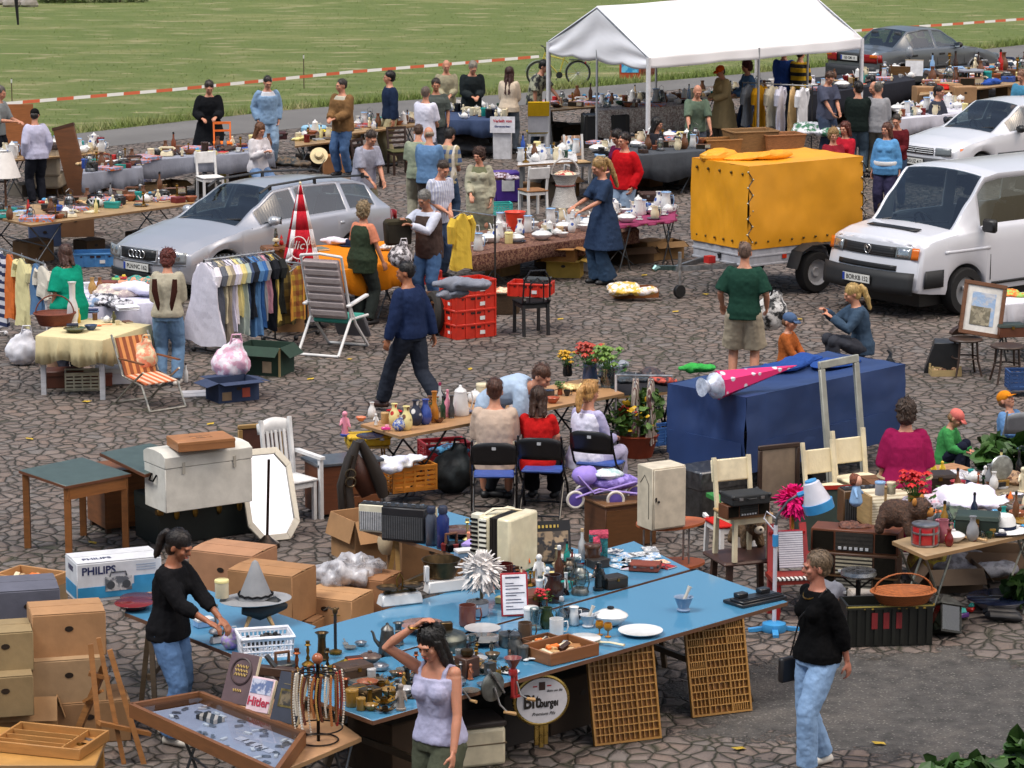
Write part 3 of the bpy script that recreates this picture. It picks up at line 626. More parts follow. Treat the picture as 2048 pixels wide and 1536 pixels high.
car('delivery_van','white van with black bumper parked behind the yellow trailer','van',(4.82,42.3,0),38,4.72,1.84,(1.07,3.6),.33,VAN,dict(front=(.90,1.52),rear=(4.62,4.70),side=[(1.36,2.36),(2.58,3.55),(3.7,4.4)]),WHT,dict(bow=.16,rake=.22),dict(bow=.05),dict(seats=(2.25,3.3),fn=van_det,spokes=6,int='2e3034',glass=mat('b8c4c6','glass',s=4)))
# ---- white hatchback
def hatch_det(a):
 P,n,f,r=a['patch'],a['nose'],a['flank'],a['root']
 gr=P('grille',n,-.42,.42,.58,.70,black_p,.01);g=MB()
 for i in range(3):z=.605+i*.036;g.tube([n(y/10*.42,z,.02)for y in range(-10,11)],.009,4)
 g.build('grille_slats',mat('c8cace'),gr);c=n(0,.64,.03);g=MB();g.tube([(c.x,c.y+.035*cos(2*pi*i/16),c.z+.035*sin(2*pi*i/16))for i in range(17)],.006,5);g.build('badge',chrome,gr)
 for s in(-1,1):P('headlight',n,s*.46,s*.76,.57,.71,lens,.01);f('indicator',.2,.3,.58,.70,amber,.006,s);f('rub_strip',1.2,2.95,.52,.58,mat('3a3c40'),.012,s);P('tail_light',a['tail'],s*.55,s*.78,.6,.9,redl,.01)
 P('bumper',n,-.8,.8,.26,.52,mat('33353a',r=.6),.03,n=14);plate_part(r,n(0,.44,.06),-90,'BBG:UZ 412')
 seams(a,(1.45,2.5),.34,.9);mirrors(a,1.72,.98,black_p,.8);wipers(a,1.27,.925,.45);handles(a,(2.2,),.8,black_p)
HAT=[(0,.3,.50,.72,.66,.48,.02),(.1,.25,.66,.79,.71,.56,.03),(.6,.22,.78,.82,.82,.62,.03),(1.25,.2,.89,.83,.915,.65,.03),(1.65,.2,.92,.83,1.15,.62,.04),(2.0,.2,.93,.83,1.36,.57,.045),(2.6,.2,.94,.83,1.40,.565,.045),(3.4,.2,.95,.82,1.37,.55,.04),(3.75,.25,.95,.81,1.12,.58,.03),(4.0,.3,.92,.78,.96,.6,.02),(4.05,.34,.85,.75,.88,.58,.02)]
car('hatchback','white hatchback parked nose out beside a china stall','car',(7.3,56.2,0),36,4.05,1.70,(.82,3.33),.29,HAT,dict(front=(1.25,2.0),rear=(3.4,3.75),side=[(1.55,2.4),(2.5,3.35)]),mat('cfd1d8','paint'),dict(bow=.2,rake=.1),dict(bow=.1),dict(seats=(2.3,3.1),fn=hatch_det,int='35373c'))
# ---- grey saloon, seen from behind
def saloon_det(a):
 P,t,f,r=a['patch'],a['tail'],a['flank'],a['root']
 for s in(-1,1):
  P('tail_light',t,s*.42,s*.78,.70,.90,redl,.012);P('indicator',t,s*.60,s*.79,.82,.895,amber,.02);P('headlight',a['nose'],s*.42,s*.74,.58,.70,lens,.01);f('tail_light_side',a['L']-.16,a['L']-.02,.71,.89,redl,.006,s);f('rub_strip',1.42,3.26,.50,.57,mat('2a2c2f'),.014,s)
  for x,wl in((1.02,1),(3.66,1)):
   g=MB();g.tube([(x+.37*cos(pi*i/14),s*.855,.31+.37*sin(pi*i/14))for i in range(15)],.022,6);g.build('arch_trim',mat('8d9095','metal'),r)
 P('tail_panel',t,-.42,.42,.70,.90,mat('1e1f22'),.006);P('rear_bumper',t,-.8,.8,.34,.62,mat('2b2d31',r=.6),.06,n=14)
 plate_part(r,t(0,.80,.03),90,'GE-GM 10');seams(a,(1.5,2.45,3.35),.34,.92);handles(a,(2.2,3.15),.80,black_p);mirrors(a,1.75,1.0,black_p,.78)
SAL=[(0,.32,.52,.70,.66,.5,.02),(.1,.27,.68,.78,.72,.56,.03),(.7,.22,.82,.815,.85,.62,.03),(1.35,.2,.91,.825,.93,.65,.03),(1.75,.2,.93,.825,1.17,.61,.04),(2.1,.2,.94,.825,1.36,.56,.04),(2.7,.2,.945,.825,1.40,.56,.045),(3.2,.2,.95,.82,1.36,.55,.04),(3.75,.22,.96,.81,1.02,.62,.03),(4.1,.26,.955,.80,.975,.63,.02),(4.45,.32,.93,.78,.955,.60,.02),(4.5,.36,.85,.75,.9,.58,.02)]
car('saloon_car','grey saloon car parked on the road behind the white tent','car',(11.35,76.2,0),221,4.55,1.70,(1.02,3.66),.30,SAL,dict(front=(1.35,2.1),rear=(3.2,3.75),side=[(1.62,2.40),(2.5,3.3)]),mat('62686e','paint','m'),dict(bow=.2,rake=.1),dict(bow=.1),dict(seats=(2.35,3.15),fn=saloon_det,int='43464a',glass=mat('b8c4c4','glass',s=4)))
# -- kinds of wares: each builds its parts under a root standing at z = 0
KIND={}
def kind(f):KIND[f.__name__]=f;return f
def L_(root,nm,prof,m,n=20,**kw):return MB().lathe(prof,n,kw.pop('sx',1),kw.pop('sy',1)).build(nm,m,root,kw.pop('sm',50),**kw)
def shell(prof,t=.006):
 """open vessel from its outer profile"""
 return prof+[(max(.001,r-t),z)for r,z in prof[::-1]if r>t*1.2 and z>t]+[(.0005,t+prof[0][1])]
def handle(root,r,z0,z1,m,out=.03,th=.005,a=0,nm='handle'):
 g=MB();g.at(rz=a);g.tube([(r*.95,0,z1),(r+out*.8,0,z1+.004),(r+out,0,(z0+z1)/2),(r+out*.7,0,z0),(r*.95,0,z0)],th,6);return g.build(nm,m,root,60)
@kind
def vase(o,c,c2):L_(o,'body',shell([(.035,0),(.055,.03),(.062,.08),(.05,.14),(.028,.18),(.026,.21),(.036,.235)]),mat(c,'gloss' if not c2 else 'spots',c2))
@kind
def slim_vase(o,c,c2):L_(o,'body',shell([(.03,0),(.042,.05),(.035,.12),(.02,.17),(.022,.26),(.03,.28)]),mat(c,'gloss',c2));L_(o,'foot',[(.034,-.002),(.036,.004),(.03,.012)],mat(c,'gloss'))
@kind
def jug(o,c,c2):L_(o,'body',shell([(.045,0),(.062,.04),(.06,.10),(.042,.14),(.048,.18)]),mat(c,'gloss'));handle(o,.052,.05,.15,mat(c,'gloss'));MB().at(-.045,0,.175).ell((0,0,0),(.02,.014,.012)).build('spout',mat(c,'gloss'),o)
@kind
def pitcher(o,c,c2):L_(o,'body',shell([(.06,0),(.075,.02),(.055,.16),(.05,.2),(.062,.24)]),mat(c,'gloss'));handle(o,.06,.07,.2,mat(c2 or c,'gloss'),.04,.007);L_(o,'rim',[(.060,.236),(.066,.242),(.060,.248)],mat(c2 or c,'gloss'))
@kind
def bottle(o,c,c2):L_(o,'body',[(.03,0),(.036,.01),(.036,.16),(.014,.21),(.013,.27)],mat(c,'gloss',r=.08));L_(o,'stopper',[(.012,.268),(.016,.275),(.015,.30),(.004,.305)],mat(c2 or 'black'))
@kind
def flask(o,c,c2):L_(o,'body',[(.04,0),(.05,.01),(.05,.24),(.03,.275),(.03,.285)],mat(c,'gloss'));L_(o,'cap',[(.037,.285),(.038,.33),(.03,.34)],mat(c2 or 'silver'));L_(o,'base',[(.042,-.001),(.052,0),(.052,.012)],mat(c2 or 'silver'))
@kind
def bowl(o,c,c2):L_(o,'body',shell([(.05,0),(.055,.008),(.09,.05),(.10,.075)]),mat(c,'gloss',c2));L_(o,'foot',[(.048,-.001),(.05,.006),(.046,.01)],mat(c2 or c,'gloss'))
@kind
def plate(o,c,c2):L_(o,'body',[(.07,0),(.08,.004),(.125,.018),(.128,.021),(.122,.021),(.08,.009),(.001,.008)],mat(c,'gloss'),28);L_(o,'rim',[(.124,.0205),(.129,.022),(.129,.024),(.122,.0225)],mat(c2 or c,'gloss'),28)
@kind
def dish(o,c,c2):L_(o,'body',shell([(.10,0),(.13,.03),(.15,.05),(.17,.055)]),mat(c,'gloss' if c!='pewter' else 'metal'),28);L_(o,'rim',[(.165,.052),(.175,.055),(.17,.06)],mat(c2 or c,'gloss'),28)
@kind
def cup(o,c,c2):L_(o,'body',shell([(.022,0),(.025,.006),(.038,.04),(.042,.07)],.004),mat(c,'gloss'));handle(o,.038,.015,.055,mat(c2 or c,'gloss'),.022,.004)
@kind
def mug(o,c,c2):L_(o,'body',shell([(.04,0),(.042,.01),(.042,.10)],.004),mat(c,'gloss'));handle(o,.041,.02,.08,mat(c2 or c,'gloss'),.028,.005)
@kind
def saucer_cup(o,c,c2):L_(o,'saucer',[(.04,0),(.07,.014),(.066,.016),(.001,.008)],mat(c,'gloss'));L_(o,'cup',shell([(.022,.008),(.04,.05),(.043,.065)],.004),mat(c,'gloss'));handle(o,.04,.02,.055,mat(c2 or c,'gloss'),.022,.004)
@kind
def teapot(o,c,c2):
 m=mat(c,'gloss');L_(o,'body',[(.045,0),(.07,.02),(.082,.06),(.07,.10),(.04,.118)],m);handle(o,.078,.035,.10,mat(c2 or c,'gloss'),.04,.007);MB().tube([(-.07,0,.04),(-.105,0,.06),(-.125,0,.10),(-.14,0,.115)],[.018,.014,.009,.008],8).build('spout',m,o);L_(o,'lid',[(.042,.116),(.036,.128),(.01,.135),(.012,.146),(.002,.152)],mat(c2 or c,'gloss'))
@kind
def coffee_pot(o,c,c2):
 m=mat(c,'gloss' if c not in('brass','pewter','silver','copper','bronze')else 'metal');L_(o,'body',[(.07,0),(.075,.01),(.07,.06),(.05,.19),(.05,.20)],m);handle(o,.06,.05,.18,mat(c2 or c,'gloss'),.05,.007);MB().tube([(-.06,0,.07),(-.10,0,.12),(-.115,0,.18),(-.13,0,.195)],[.02,.013,.010,.008],8).build('spout',m,o);L_(o,'lid',[(.053,.198),(.045,.215),(.015,.235),(.013,.25),(.002,.256)],m)
@kind
def tureen(o,c,c2):L_(o,'body',[(.05,0),(.07,.01),(.12,.06),(.125,.08)],mat(c,'gloss'),24,sx=1.15);L_(o,'lid',[(.128,.08),(.12,.095),(.07,.125),(.02,.135)],mat(c,'gloss'),24,sx=1.15);L_(o,'knob',[(.012,.13),(.03,.142),(.026,.155),(.002,.16)],mat(c2 or c,'gloss'))
@kind
def saucepan(o,c,c2):L_(o,'body',shell([(.09,0),(.1,.01),(.1,.10),(.104,.105)]),mat(c,'gloss'));MB().tube([(.1,0,.085),(.16,0,.09),(.24,0,.10)],[.012,.011,.015],8,flat=.6).build('handle',mat(c2 or 'black'),o);L_(o,'rim',[(.100,.103),(.106,.107),(.100,.110)],mat(c2 or 'navy','gloss'))
@kind
def cooking_pot(o,c,c2):
 m=mat(c,'metal' if c in('pewter','silver','bronze')else 'gloss');L_(o,'body',[(.10,0),(.11,.01),(.11,.13)],m,24);L_(o,'lid',[(.114,.13),(.11,.14),(.05,.152),(.02,.154)],mat(c2 or c,'metal' if c in('pewter','silver','bronze')else 'gloss'),24);L_(o,'knob',[(.012,.152),(.022,.168),(.002,.176)],mat('black'))
 for s in(-1,1):handle(o,.108,.09,.115,m,.03,.006,90*s)
@kind
def milk_can(o,c,c2):m=mat(c,'metal');L_(o,'body',[(.07,0),(.075,.01),(.075,.15),(.05,.19),(.05,.21),(.055,.22)],m);L_(o,'lid',[(.052,.22),(.05,.235),(.02,.24),(.002,.245)],m);g=MB();g.tube([(-.07,0,.16),(-.06,0,.25),(0,0,.30),(.06,0,.25),(.07,0,.16)],.004,6);g.build('handle',mat('dgrey','metal'),o)
@kind
def tin(o,c,c2):L_(o,'body',[(.05,0),(.052,.004),(.052,.12)],mat(c,'gloss'));L_(o,'lid',[(.055,.118),(.055,.135),(.05,.14),(.002,.141)],mat(c2 or c,'gloss'))
@kind
def pewter_tureen(o,c,c2):m=mat(c,'metal');L_(o,'body',[(.14,0),(.15,.02),(.155,.07),(.15,.09)],m,26);L_(o,'lid',[(.156,.09),(.14,.12),(.09,.14),(.06,.15)],m,26);MB().bx(-.045,-.03,.14,.045,.03,.21).build('finial',mat(c2 or 'bronze','metal'),o,bev=.006)
@kind
def cake_ring(o,c,c2):L_(o,'body',[(.08,0),(.11,.02),(.12,.06),(.10,.07),(.05,.06),(.03,.03)],mat(c,'metal'));handle(o,.1,.02,.05,mat(c2 or c,'metal'))
@kind
def candlestick(o,c,c2):m=mat(c,'metal');L_(o,'base',[(.055,0),(.058,.008),(.03,.03),(.012,.04)],m);L_(o,'stem',[(.012,.036),(.02,.06),(.009,.09),(.016,.13),(.008,.17)],m);L_(o,'candle_cup',[(.01,.165),(.03,.18),(.018,.19),(.02,.215),(.012,.216)],mat(c2 or c,'metal'))
@kind
def flared_vase(o,c,c2):m=mat(c,'metal');L_(o,'body',shell([(.035,.0),(.045,.02),(.03,.06),(.026,.14),(.03,.17),(.048,.185)]),m);L_(o,'foot',[(.046,-.002),(.05,.005),(.036,.016)],m)
@kind
def goblet(o,c,c2):m=mat(c,'glass' if c in('amber','d8d8e0')else 'gloss',s=2);L_(o,'foot',[(.026,0),(.027,.003),(.005,.008)],m);L_(o,'stem',[(.005,.006),(.006,.045)],m);L_(o,'bowl',shell([(.006,.044),(.03,.06),(.034,.085),(.028,.11)],.003),mat(c2 or c,'gloss'))
@kind
def drinking_glass(o,c,c2):L_(o,'body',shell([(.028,0),(.034,.11)],.003),mat('c6d4d6','glass',s=3));L_(o,'base',[(.026,.001),(.028,.012)],mat('b8c6c8','gloss'))
@kind
def carafe(o,c,c2):L_(o,'body',[(.04,0),(.055,.02),(.05,.09),(.018,.14),(.017,.19),(.026,.2)],mat(c,'glass' if c=='clear' else 'gloss',s=3)if c!='clear' else mat('c4d2d6','glass',s=3.));L_(o,'stopper',[(.014,.198),(.02,.215),(.016,.235),(.003,.24)],mat(c2 or 'lgrey','gloss'))
@kind
def mortar(o,c,c2):L_(o,'bowl',shell([(.05,0),(.055,.012),(.04,.022),(.055,.06),(.075,.11),(.08,.115)],.014),mat(c,'gloss',s=2),24);p=MB();p.tube([(-.01,0,.05),(.03,.01,.15),(.05,.015,.195)],[.02,.012,.02],10);p.build('pestle',mat('c8c4bb','gloss'),o,60)
@kind
def lantern(o,c,c2):
 m=mat(c,'metal');L_(o,'tank',[(.07,0),(.075,.02),(.06,.05),(.03,.055)],m);L_(o,'glass',[(.03,.055),(.05,.10),(.045,.15),(.03,.18)],mat('c4ccc8','glass',s=3));L_(o,'chimney_cap',[(.05,.18),(.045,.2),(.025,.22),(.03,.24),(.002,.245)],m)
 for s in(-1,1):MB().tube([(s*.06,0,.03),(s*.075,0,.10),(s*.06,0,.19),(s*.04,0,.21)],.006,6).build('side_tube',m,o)
 MB().tube([(-.045,0,.21),(-.05,0,.28),(0,0,.32),(.05,0,.28),(.045,0,.21)],.003,5).build('handle',m,o)
@kind
def oil_lamp(o,c,c2):L_(o,'base',[(.06,0),(.062,.01),(.03,.03),(.02,.06)],mat(c,'metal'));L_(o,'font',[(.02,.06),(.065,.09),(.06,.13),(.025,.15)],mat(c2 or 'cream','gloss'));L_(o,'chimney',shell([(.03,.15),(.042,.2),(.028,.25),(.024,.32)],.003),mat('d8dcd8','glass',s=3));L_(o,'burner',[(.028,.145),(.034,.155),(.03,.17)],mat('brass','metal'))
@kind
def table_lamp(o,c,c2):L_(o,'base',[(.08,0),(.082,.015),(.03,.04),(.05,.10),(.06,.16),(.02,.22),(.012,.26)],mat(c2 or 'brown','gloss'));L_(o,'lamp_shade',shell([(.17,.24),(.09,.44)],.004),mat(c,'cloth'))
@kind
def coffee_mill(o,c,c2):MB().cb(.12,.12,.0,.13).build('box',mat(c,'wood'),o,bev=.006);L_(o,'hopper',[(.03,.13),(.045,.15),(.04,.175),(.01,.185)],mat('bronze','metal'));MB().tube([(0,0,.18),(0,0,.21),(.09,0,.215),(.09,0,.24)],[.006,.006,.006,.012],6).build('crank',mat('dgrey','metal'),o);MB().bx(-.045,-.064,.015,.045,-.058,.055).build('drawer',mat(c,'wood'),o)
@kind
def meat_grinder(o,c,c2):m=mat(c,'metal');MB().bx(-.02,-.03,-.10,.02,.03,.06).tube([(0,-.08,.10),(0,.08,.10)],.035,12).build('body',m,o,bev=.004);L_(o,'hopper',shell([(.025,.12),(.06,.19),(.065,.195)]),m);MB().tube([(0,-.08,.10),(0,-.12,.10),(.06,-.13,.02),(.11,-.13,-.04)],.009,6).build('crank',mat('silver','metal'),o);MB().tube([(.10,-.13,-.035),(.10,-.21,-.03)],[.012,.016],8).build('handle',mat('lwood','wood'),o)
@kind
def red_mill(o,c,c2):m=mat(c,'paint');MB().tube([(0,0,-.12),(0,0,.10)],.018,8).bx(.02,-.012,-.12,.035,.012,.07).bx(-.01,-.02,-.13,.06,.02,-.115).build('body',m,o);L_(o,'hopper',shell([(.015,.09),(.065,.17),(.068,.175)]),mat('7c3a34','paint'));L_(o,'drum',[(.028,.04),(.036,.06),(.03,.09)],m);MB().tube([(.01,-.03,.0),(.02,-.06,-.10),(.07,-.08,-.13)],.007,6).build('crank',mat('silver','metal'),o);MB().tube([(.06,-.08,-.13),(.13,-.09,-.15)],[.011,.016],8).build('handle',mat('lwood','wood'),o)
@kind
def slicer(o,c,c2):MB().at(rx=90).lathe([(.09,-.012),(.1,-.006),(.1,.006),(.09,.012),(.01,.014)],24).build('drum',mat(c,'metal'),o);MB().bar((-.05,-.02,.13),(.08,-.02,-.05),.03,.012).build('blade',mat('silver','metal',r=.2),o);MB().tube([(0,-.02,0),(.03,-.04,-.12),(.07,-.06,-.17)],.007,6).build('crank',mat('silver','metal'),o);MB().tube([(.05,-.06,-.17),(.14,-.07,-.2)],[.010,.014],8).build('handle',mat('lwood','wood'),o);MB().bx(-.03,0,.08,.03,.05,.16).build('clamp',mat('pewter','metal'),o)
@kind
def kitchen_scale(o,c,c2):
 MB().bx(-.20,-.07,0,.20,.07,.10,.02).build('housing',mat(c,'gloss'),o,bev=.012);m=mat(c2 or 'silver','metal')
 for s in(-1,1):L_(o,'pan',[(.02,.10),(.03,.13),(.10,.16),(.105,.165),(.09,.15),(.02,.14)],m).location=(s*.11,0,0)
 MB().bar((-.15,0,.112),(.15,0,.112),.03,.02).build('beam',mat('bronze','metal'),o);MB().tube([(-.02,0,.12),(-.03,0,.22),(0,0,.27),(.03,0,.22),(.02,0,.12)],.008,6).build('crest',mat('brass','metal'),o)
@kind
def shop_scale(o,c,c2):MB().bx(-.32,-.06,0,.32,.06,.10,.015).build('beam_case',mat(c,'paint'),o,bev=.01);MB().bx(-.33,-.02,.10,-.29,.02,.24).build('pillar',mat(c,'paint'),o,bev=.006);MB().bx(.08,-.13,.17,.32,.13,.19).build('tray',mat(c,'gloss'),o,bev=.01);MB().bx(.18,-.03,.10,.23,.03,.17).build('tray_post',mat('pewter','metal'),o);L_(o,'bucket',shell([(.12,.11),(.17,.26)]),mat('bronze','metal')).location=(-.13,.08,0)
@kind
def steel_shovel(o,c,c2):MB().bx(-.16,-.05,.004,-.02,.05,.022,.012).build('blade',mat(c,'gloss'),o,bev=.008);MB().tube([(-.03,0,.015),(.06,0,.025),(.17,.0,.02)],[.014,.012,.016],8,flat=.6).build('handle',mat(c,'gloss'),o)
@kind
def book(o,c,c2):MB().bx(-.08,-.11,0,.08,.11,.028).build('cover',mat(c,'plain',r=.6),o,bev=.003);MB().bx(-.072,-.112,.005,.082,.112,.023).build('pages',mat('cream'),o)
@kind
def magazine_pile(o,c,c2):MB().bx(-.12,-.15,0,.12,.15,.05).build('pages',mat('cream','stripez','lgrey',s=90),o);MB().at(rz=4).bx(-.12,-.15,.05,.12,.15,.056).build('cover',mat(c,'print',c2 or 'white'),o)
@kind
def picture_book(o,c,c2):MB().bx(-.1,-.13,0,.1,.13,.015).build('cover',mat(c,'print',c2 or 'white'),o);MB().bx(-.096,-.132,.003,.102,.132,.012).build('pages',mat('white'),o)
@kind
def small_box(o,c,c2):MB().bx(-.09,-.06,0,.09,.06,.075).build('box',mat(c,'plain'),o,bev=.003);MB().bx(-.093,-.063,.055,.093,.063,.08).build('lid',mat(c2 or c,'plain'),o,bev=.003)
@kind
def wooden_box(o,c,c2):MB().bx(-.14,-.1,0,.14,.1,.10).build('box',mat(c,'wood'),o,bev=.004);MB().bx(-.145,-.105,.10,.145,.105,.13,.01).build('lid',mat(c2 or c,'wood'),o,bev=.004);MB().bx(-.015,-.112,.085,.015,-.1,.115).build('clasp',mat('brass','metal'),o)
def hollow(g,w,d,h,t=.006,z=0):
 """open box walls and floor"""
 return g.bx(-w/2,-d/2,z,w/2,-d/2+t,z+h).bx(-w/2,d/2-t,z,w/2,d/2,z+h).bx(-w/2,-d/2+t,z,-w/2+t,d/2-t,z+h).bx(w/2-t,-d/2+t,z,w/2,d/2-t,z+h).bx(-w/2+t,-d/2+t,z,w/2-t,d/2-t,z+t)
@kind
def tray_of_bits(o,c,c2):
 hollow(MB(),.46,.34,.09,.018).build('tray',mat(c,'wood'),o,bev=.003);r=random.Random(len(c))
 for i in range(12):x,y=r.uniform(-.17,.17),r.uniform(-.11,.11);MB().at(x,y,.02,r.uniform(-20,20),r.uniform(-20,20),r.uniform(0,180)).bx(-.05,-.02,0,.05,.02,r.uniform(.02,.05)).build('oddment',mat(r.choice(['orange','wood','dgreen','tan','grey','dbrown','lwood','cream']),'plain'),o,bev=.005)
@kind
def cutlery_tray(o,c,c2):
 hollow(MB(),.72,.5,.08,.02).build('tray',mat(c,'wood'),o,bev=.003)
 for y in(-.13,-.02,.09):MB().bx(-.34,y-.006,.006,.20,y+.006,.07).build('divider',mat(c,'wood'),o)
 MB().bx(.19,-.23,.006,.202,.23,.07).build('divider',mat(c,'wood'),o);r=random.Random(5)
 for i in range(26):x,y=r.uniform(-.3,.3),r.choice([-.19,-.075,.035,.17])+r.uniform(-.02,.02);MB().at(x,y,.02,rz=r.uniform(-30,30)).tube([(-.06,0,0),(0,0,.006),(.07,0,0)],[.008,.010,.024],6,flat=.5).build('spectacles' if i%4==0 else 'cutlery',mat(r.choice(['silver','pewter','dred','black','brass']),'metal'),o)
@kind
def plastic_basket(o,c,c2):
 m=mat(c,'plain');g=MB();w,d,h=.36,.26,.15
 for z in(.0,.045,.09,.135):
  e=1+z*.5;g.tube([(-w/2*e,-d/2*e,z),(w/2*e,-d/2*e,z),(w/2*e,d/2*e,z),(-w/2*e,d/2*e,z),(-w/2*e,-d/2*e,z)],.009,5)
 for i in range(13):x=-w/2+w*i/12;g.rod((x,-d/2,0),(x*1.07,-d/2*1.07,h-.01),.007,4);g.rod((x,d/2,0),(x*1.07,d/2*1.07,h-.01),.007,4)
 for i in range(10):y=-d/2+d*i/9;g.rod((-w/2,y,0),(-w/2*1.07,y*1.07,h-.01),.007,4);g.rod((w/2,y,0),(w/2*1.07,y*1.07,h-.01),.007,4)
 g.bx(-w/2,-d/2,0,w/2,d/2,.006);g.build('basket',m,o);MB().tube([(-w/2*1.1,-d/2*1.1,h),(w/2*1.1,-d/2*1.1,h),(w/2*1.1,d/2*1.1,h),(-w/2*1.1,d/2*1.1,h),(-w/2*1.1,-d/2*1.1,h)],.014,6).build('rim',m,o);r=random.Random(8)
 g=MB()
 for i in range(40):g.at(r.uniform(-.13,.13),r.uniform(-.08,.08),r.uniform(.06,.12),r.uniform(0,90),r.uniform(0,90),0);g.bx(-.03,-.015,-.01,.03,.015,.01)
 g.build('contents',mat(c2 or 'black'),o)
@kind
def crate(o,c,c2,fill=None):
 """euro crate 60 x 40 x 20"""
 m=mat(c,'plain',r=.4);w,d,h=.6,.4,.2;g=hollow(MB(),w,d,h,.012)
 for s in(-1,1):
  for i in range(5):x=-w/2+w*i/4;g.bx(x-.012,s*d/2-.006+s*.004,.01,x+.012,s*d/2+.006+s*.004,h-.02)
  for i in range(4):y=-d/2+d*i/3;g.bx(s*w/2-.006+s*.004,y-.012,.01,s*w/2+.006+s*.004,y+.012,h-.02)
 g.build('box',m,o);g=MB();r_=.014
 for x0,y0,x1,y1 in((-w/2-r_,-d/2-r_,w/2+r_,-d/2+r_),(-w/2-r_,d/2-r_,w/2+r_,d/2+r_),(-w/2-r_,-d/2+r_,-w/2+r_,d/2-r_),(w/2-r_,-d/2+r_,w/2+r_,d/2-r_)):g.bx(x0,y0,h-.028,x1,y1,h)
 g.build('rim',m,o,bev=.005);dk=mat('2a0c0a')
 for s in(-1,1):
  MB().bx(-.075,s*(d/2+.001)-.006,h-.066,.075,s*(d/2+.001)+.006,h-.040).build('hand_hole',dk,o)
  for x in(-.2,-.15,.15,.2):MB().bx(x-.014,s*(d/2+.0)-.007,h-.060,x+.014,s*(d/2)+.007,h-.042).build('vent_hole',dk,o)
  MB().bx(s*(w/2+.001)-.006,-.06,h-.066,s*(w/2+.001)+.006,.06,h-.040).build('hand_hole',dk,o)
 MB().bx(.06,-d/2-.0085,.05,.14,-d/2-.006,.10).build('sticker',mat('white'),o);MB().bx(-w/2-.0085,-.08,.06,-w/2-.006,-.0,.10).build('sticker',mat('white'),o)
@kind
def slatted_crate(o,c,c2):
 m=mat(c,'plain');w,d,h=.5,.34,.26;g=MB()
 for i in range(5):
  z=.02+i*.052
  for s in(-1,1):g.bx(-w/2,s*d/2-.006,z,w/2,s*d/2+.006,z+.03).bx(s*w/2-.006,-d/2,z,s*w/2+.006,d/2,z+.03)
 for x in(-w/2,-w/4,0,w/4,w/2):
  for s in(-1,1):g.bx(x-.012,s*d/2-.009,0,x+.012,s*d/2+.009,h)
 for y in(-d/4,d/4):
  for s in(-1,1):g.bx(s*w/2-.009,y-.012,0,s*w/2+.009,y+.012,h)
 g.bx(-w/2,-d/2,0,w/2,d/2,.012);g.build('box',m,o);g=MB()
 for s in(-1,1):g.bx(-w/2-.012,s*d/2-.012,h,w/2+.012,s*d/2+.012,h+.02).bx(s*w/2-.012,-d/2+.012,h,s*w/2+.012,d/2-.012,h+.02)
 g.build('rim',m,o)
@kind
def fruit_crate(o,c,c2):
 m=mat(c,'wood');w,d,h=.5,.3,.14;hollow(MB(),w,d,h*.75,.008).build('box',m,o)
 for x in(-1,1):
  for y in(-1,1):MB().cb(.03,.03,0,h+.03,x*(w/2-.02),y*(d/2-.02)).build('corner_post',m,o)
 g=MB();r=random.Random(4)
 for i in range(24):g.ell((r.uniform(-.2,.2),r.uniform(-.11,.11),r.uniform(.04,.09)),r.uniform(.02,.035),6,5)
 g.build('contents',mat(c2 or 'brown','blotch','tan'),o)
def carton_parts(o,w,d,h,c='card',flaps=0,tape=True,hole=True):
 m=mat(c,'card')
 if flaps:
  hollow(MB(),w,d,h,.006).build('box',m,o)
  for s in(-1,1):
   MB().at(0,s*d/2,h,rx=-s*flaps).bx(-w/2,min(0,s*d*.45),0,w/2,max(0,s*d*.45),.005).build('flap',m,o);MB().at(s*w/2,0,h-.002,ry=s*(flaps+12)).bx(min(0,s*d*.42),-d/2,0,max(0,s*d*.42),d/2,.005).build('flap',m,o)
 else:
  MB().cb(w,d,0,h).build('box',m,o,bev=.006)
  for s in(-1,1):MB().at(0,s*d/2,h+.003,rx=-s*2.5).bx(-w/2+.004,-d/2+.004 if s>0 else .004,0,w/2-.004,-.004 if s>0 else d/2-.004,.004).build('flap',m,o)
  if tape:MB().bx(-w/2,-.025,h+.0095,w/2,.025,h+.012).build('tape',mat('b89a70','gloss',r=.3),o)
 if hole:
  for s in(-1,1):MB().at(s*w*.0,s*(d/2+.001),h*.66,rx=90).lathe([(.001,-.003),(.022,-.003),(.022,.003),(.001,.003)],14,sx=1.5).build('hand_hole',mat('20150d'),o)
@kind
def suitcase(o,c,c2):
 MB().bx(-.3,-.2,0,.3,.2,.15).build('shell',mat(c,'card'),o,bev=.02,seg=2);MB().bx(-.302,-.202,.095,.302,.202,.103).build('seam',mat('1a1612'),o)
 for x in(-.17,.17):MB().bx(x-.03,-.212,.08,x+.03,-.198,.12).build('lock',mat('silver','metal'),o)
 MB().tube([(-.07,-.2,.1),(-.06,-.235,.1),(.06,-.235,.1),(.07,-.2,.1)],.009,6).build('handle',mat(c2 or 'dbrown'),o)
 for x in(-.29,.29):
  for y in(-.19,.19):MB().ell((x,y,.13),.032,8,6).build('corner',mat(c2 or 'dbrown'),o)
@kind
def wicker_basket(o,c,c2):m=mat(c,'wicker');L_(o,'body',shell([(.17,0),(.18,.01),(.23,.16),(.235,.17)],.016),m,24,sx=1.25);MB().tube([(.235*1.25*cos(2*pi*i/28),.235*sin(2*pi*i/28),.172)for i in range(29)],.014,6).build('rim',m,o);MB().tube([(-.28,0,.15)]+[(-.27*cos(pi*i/12),0,.17+.26*sin(pi*i/12))for i in range(13)]+[(.28,0,.15)],.011,6).build('handle',m,o)
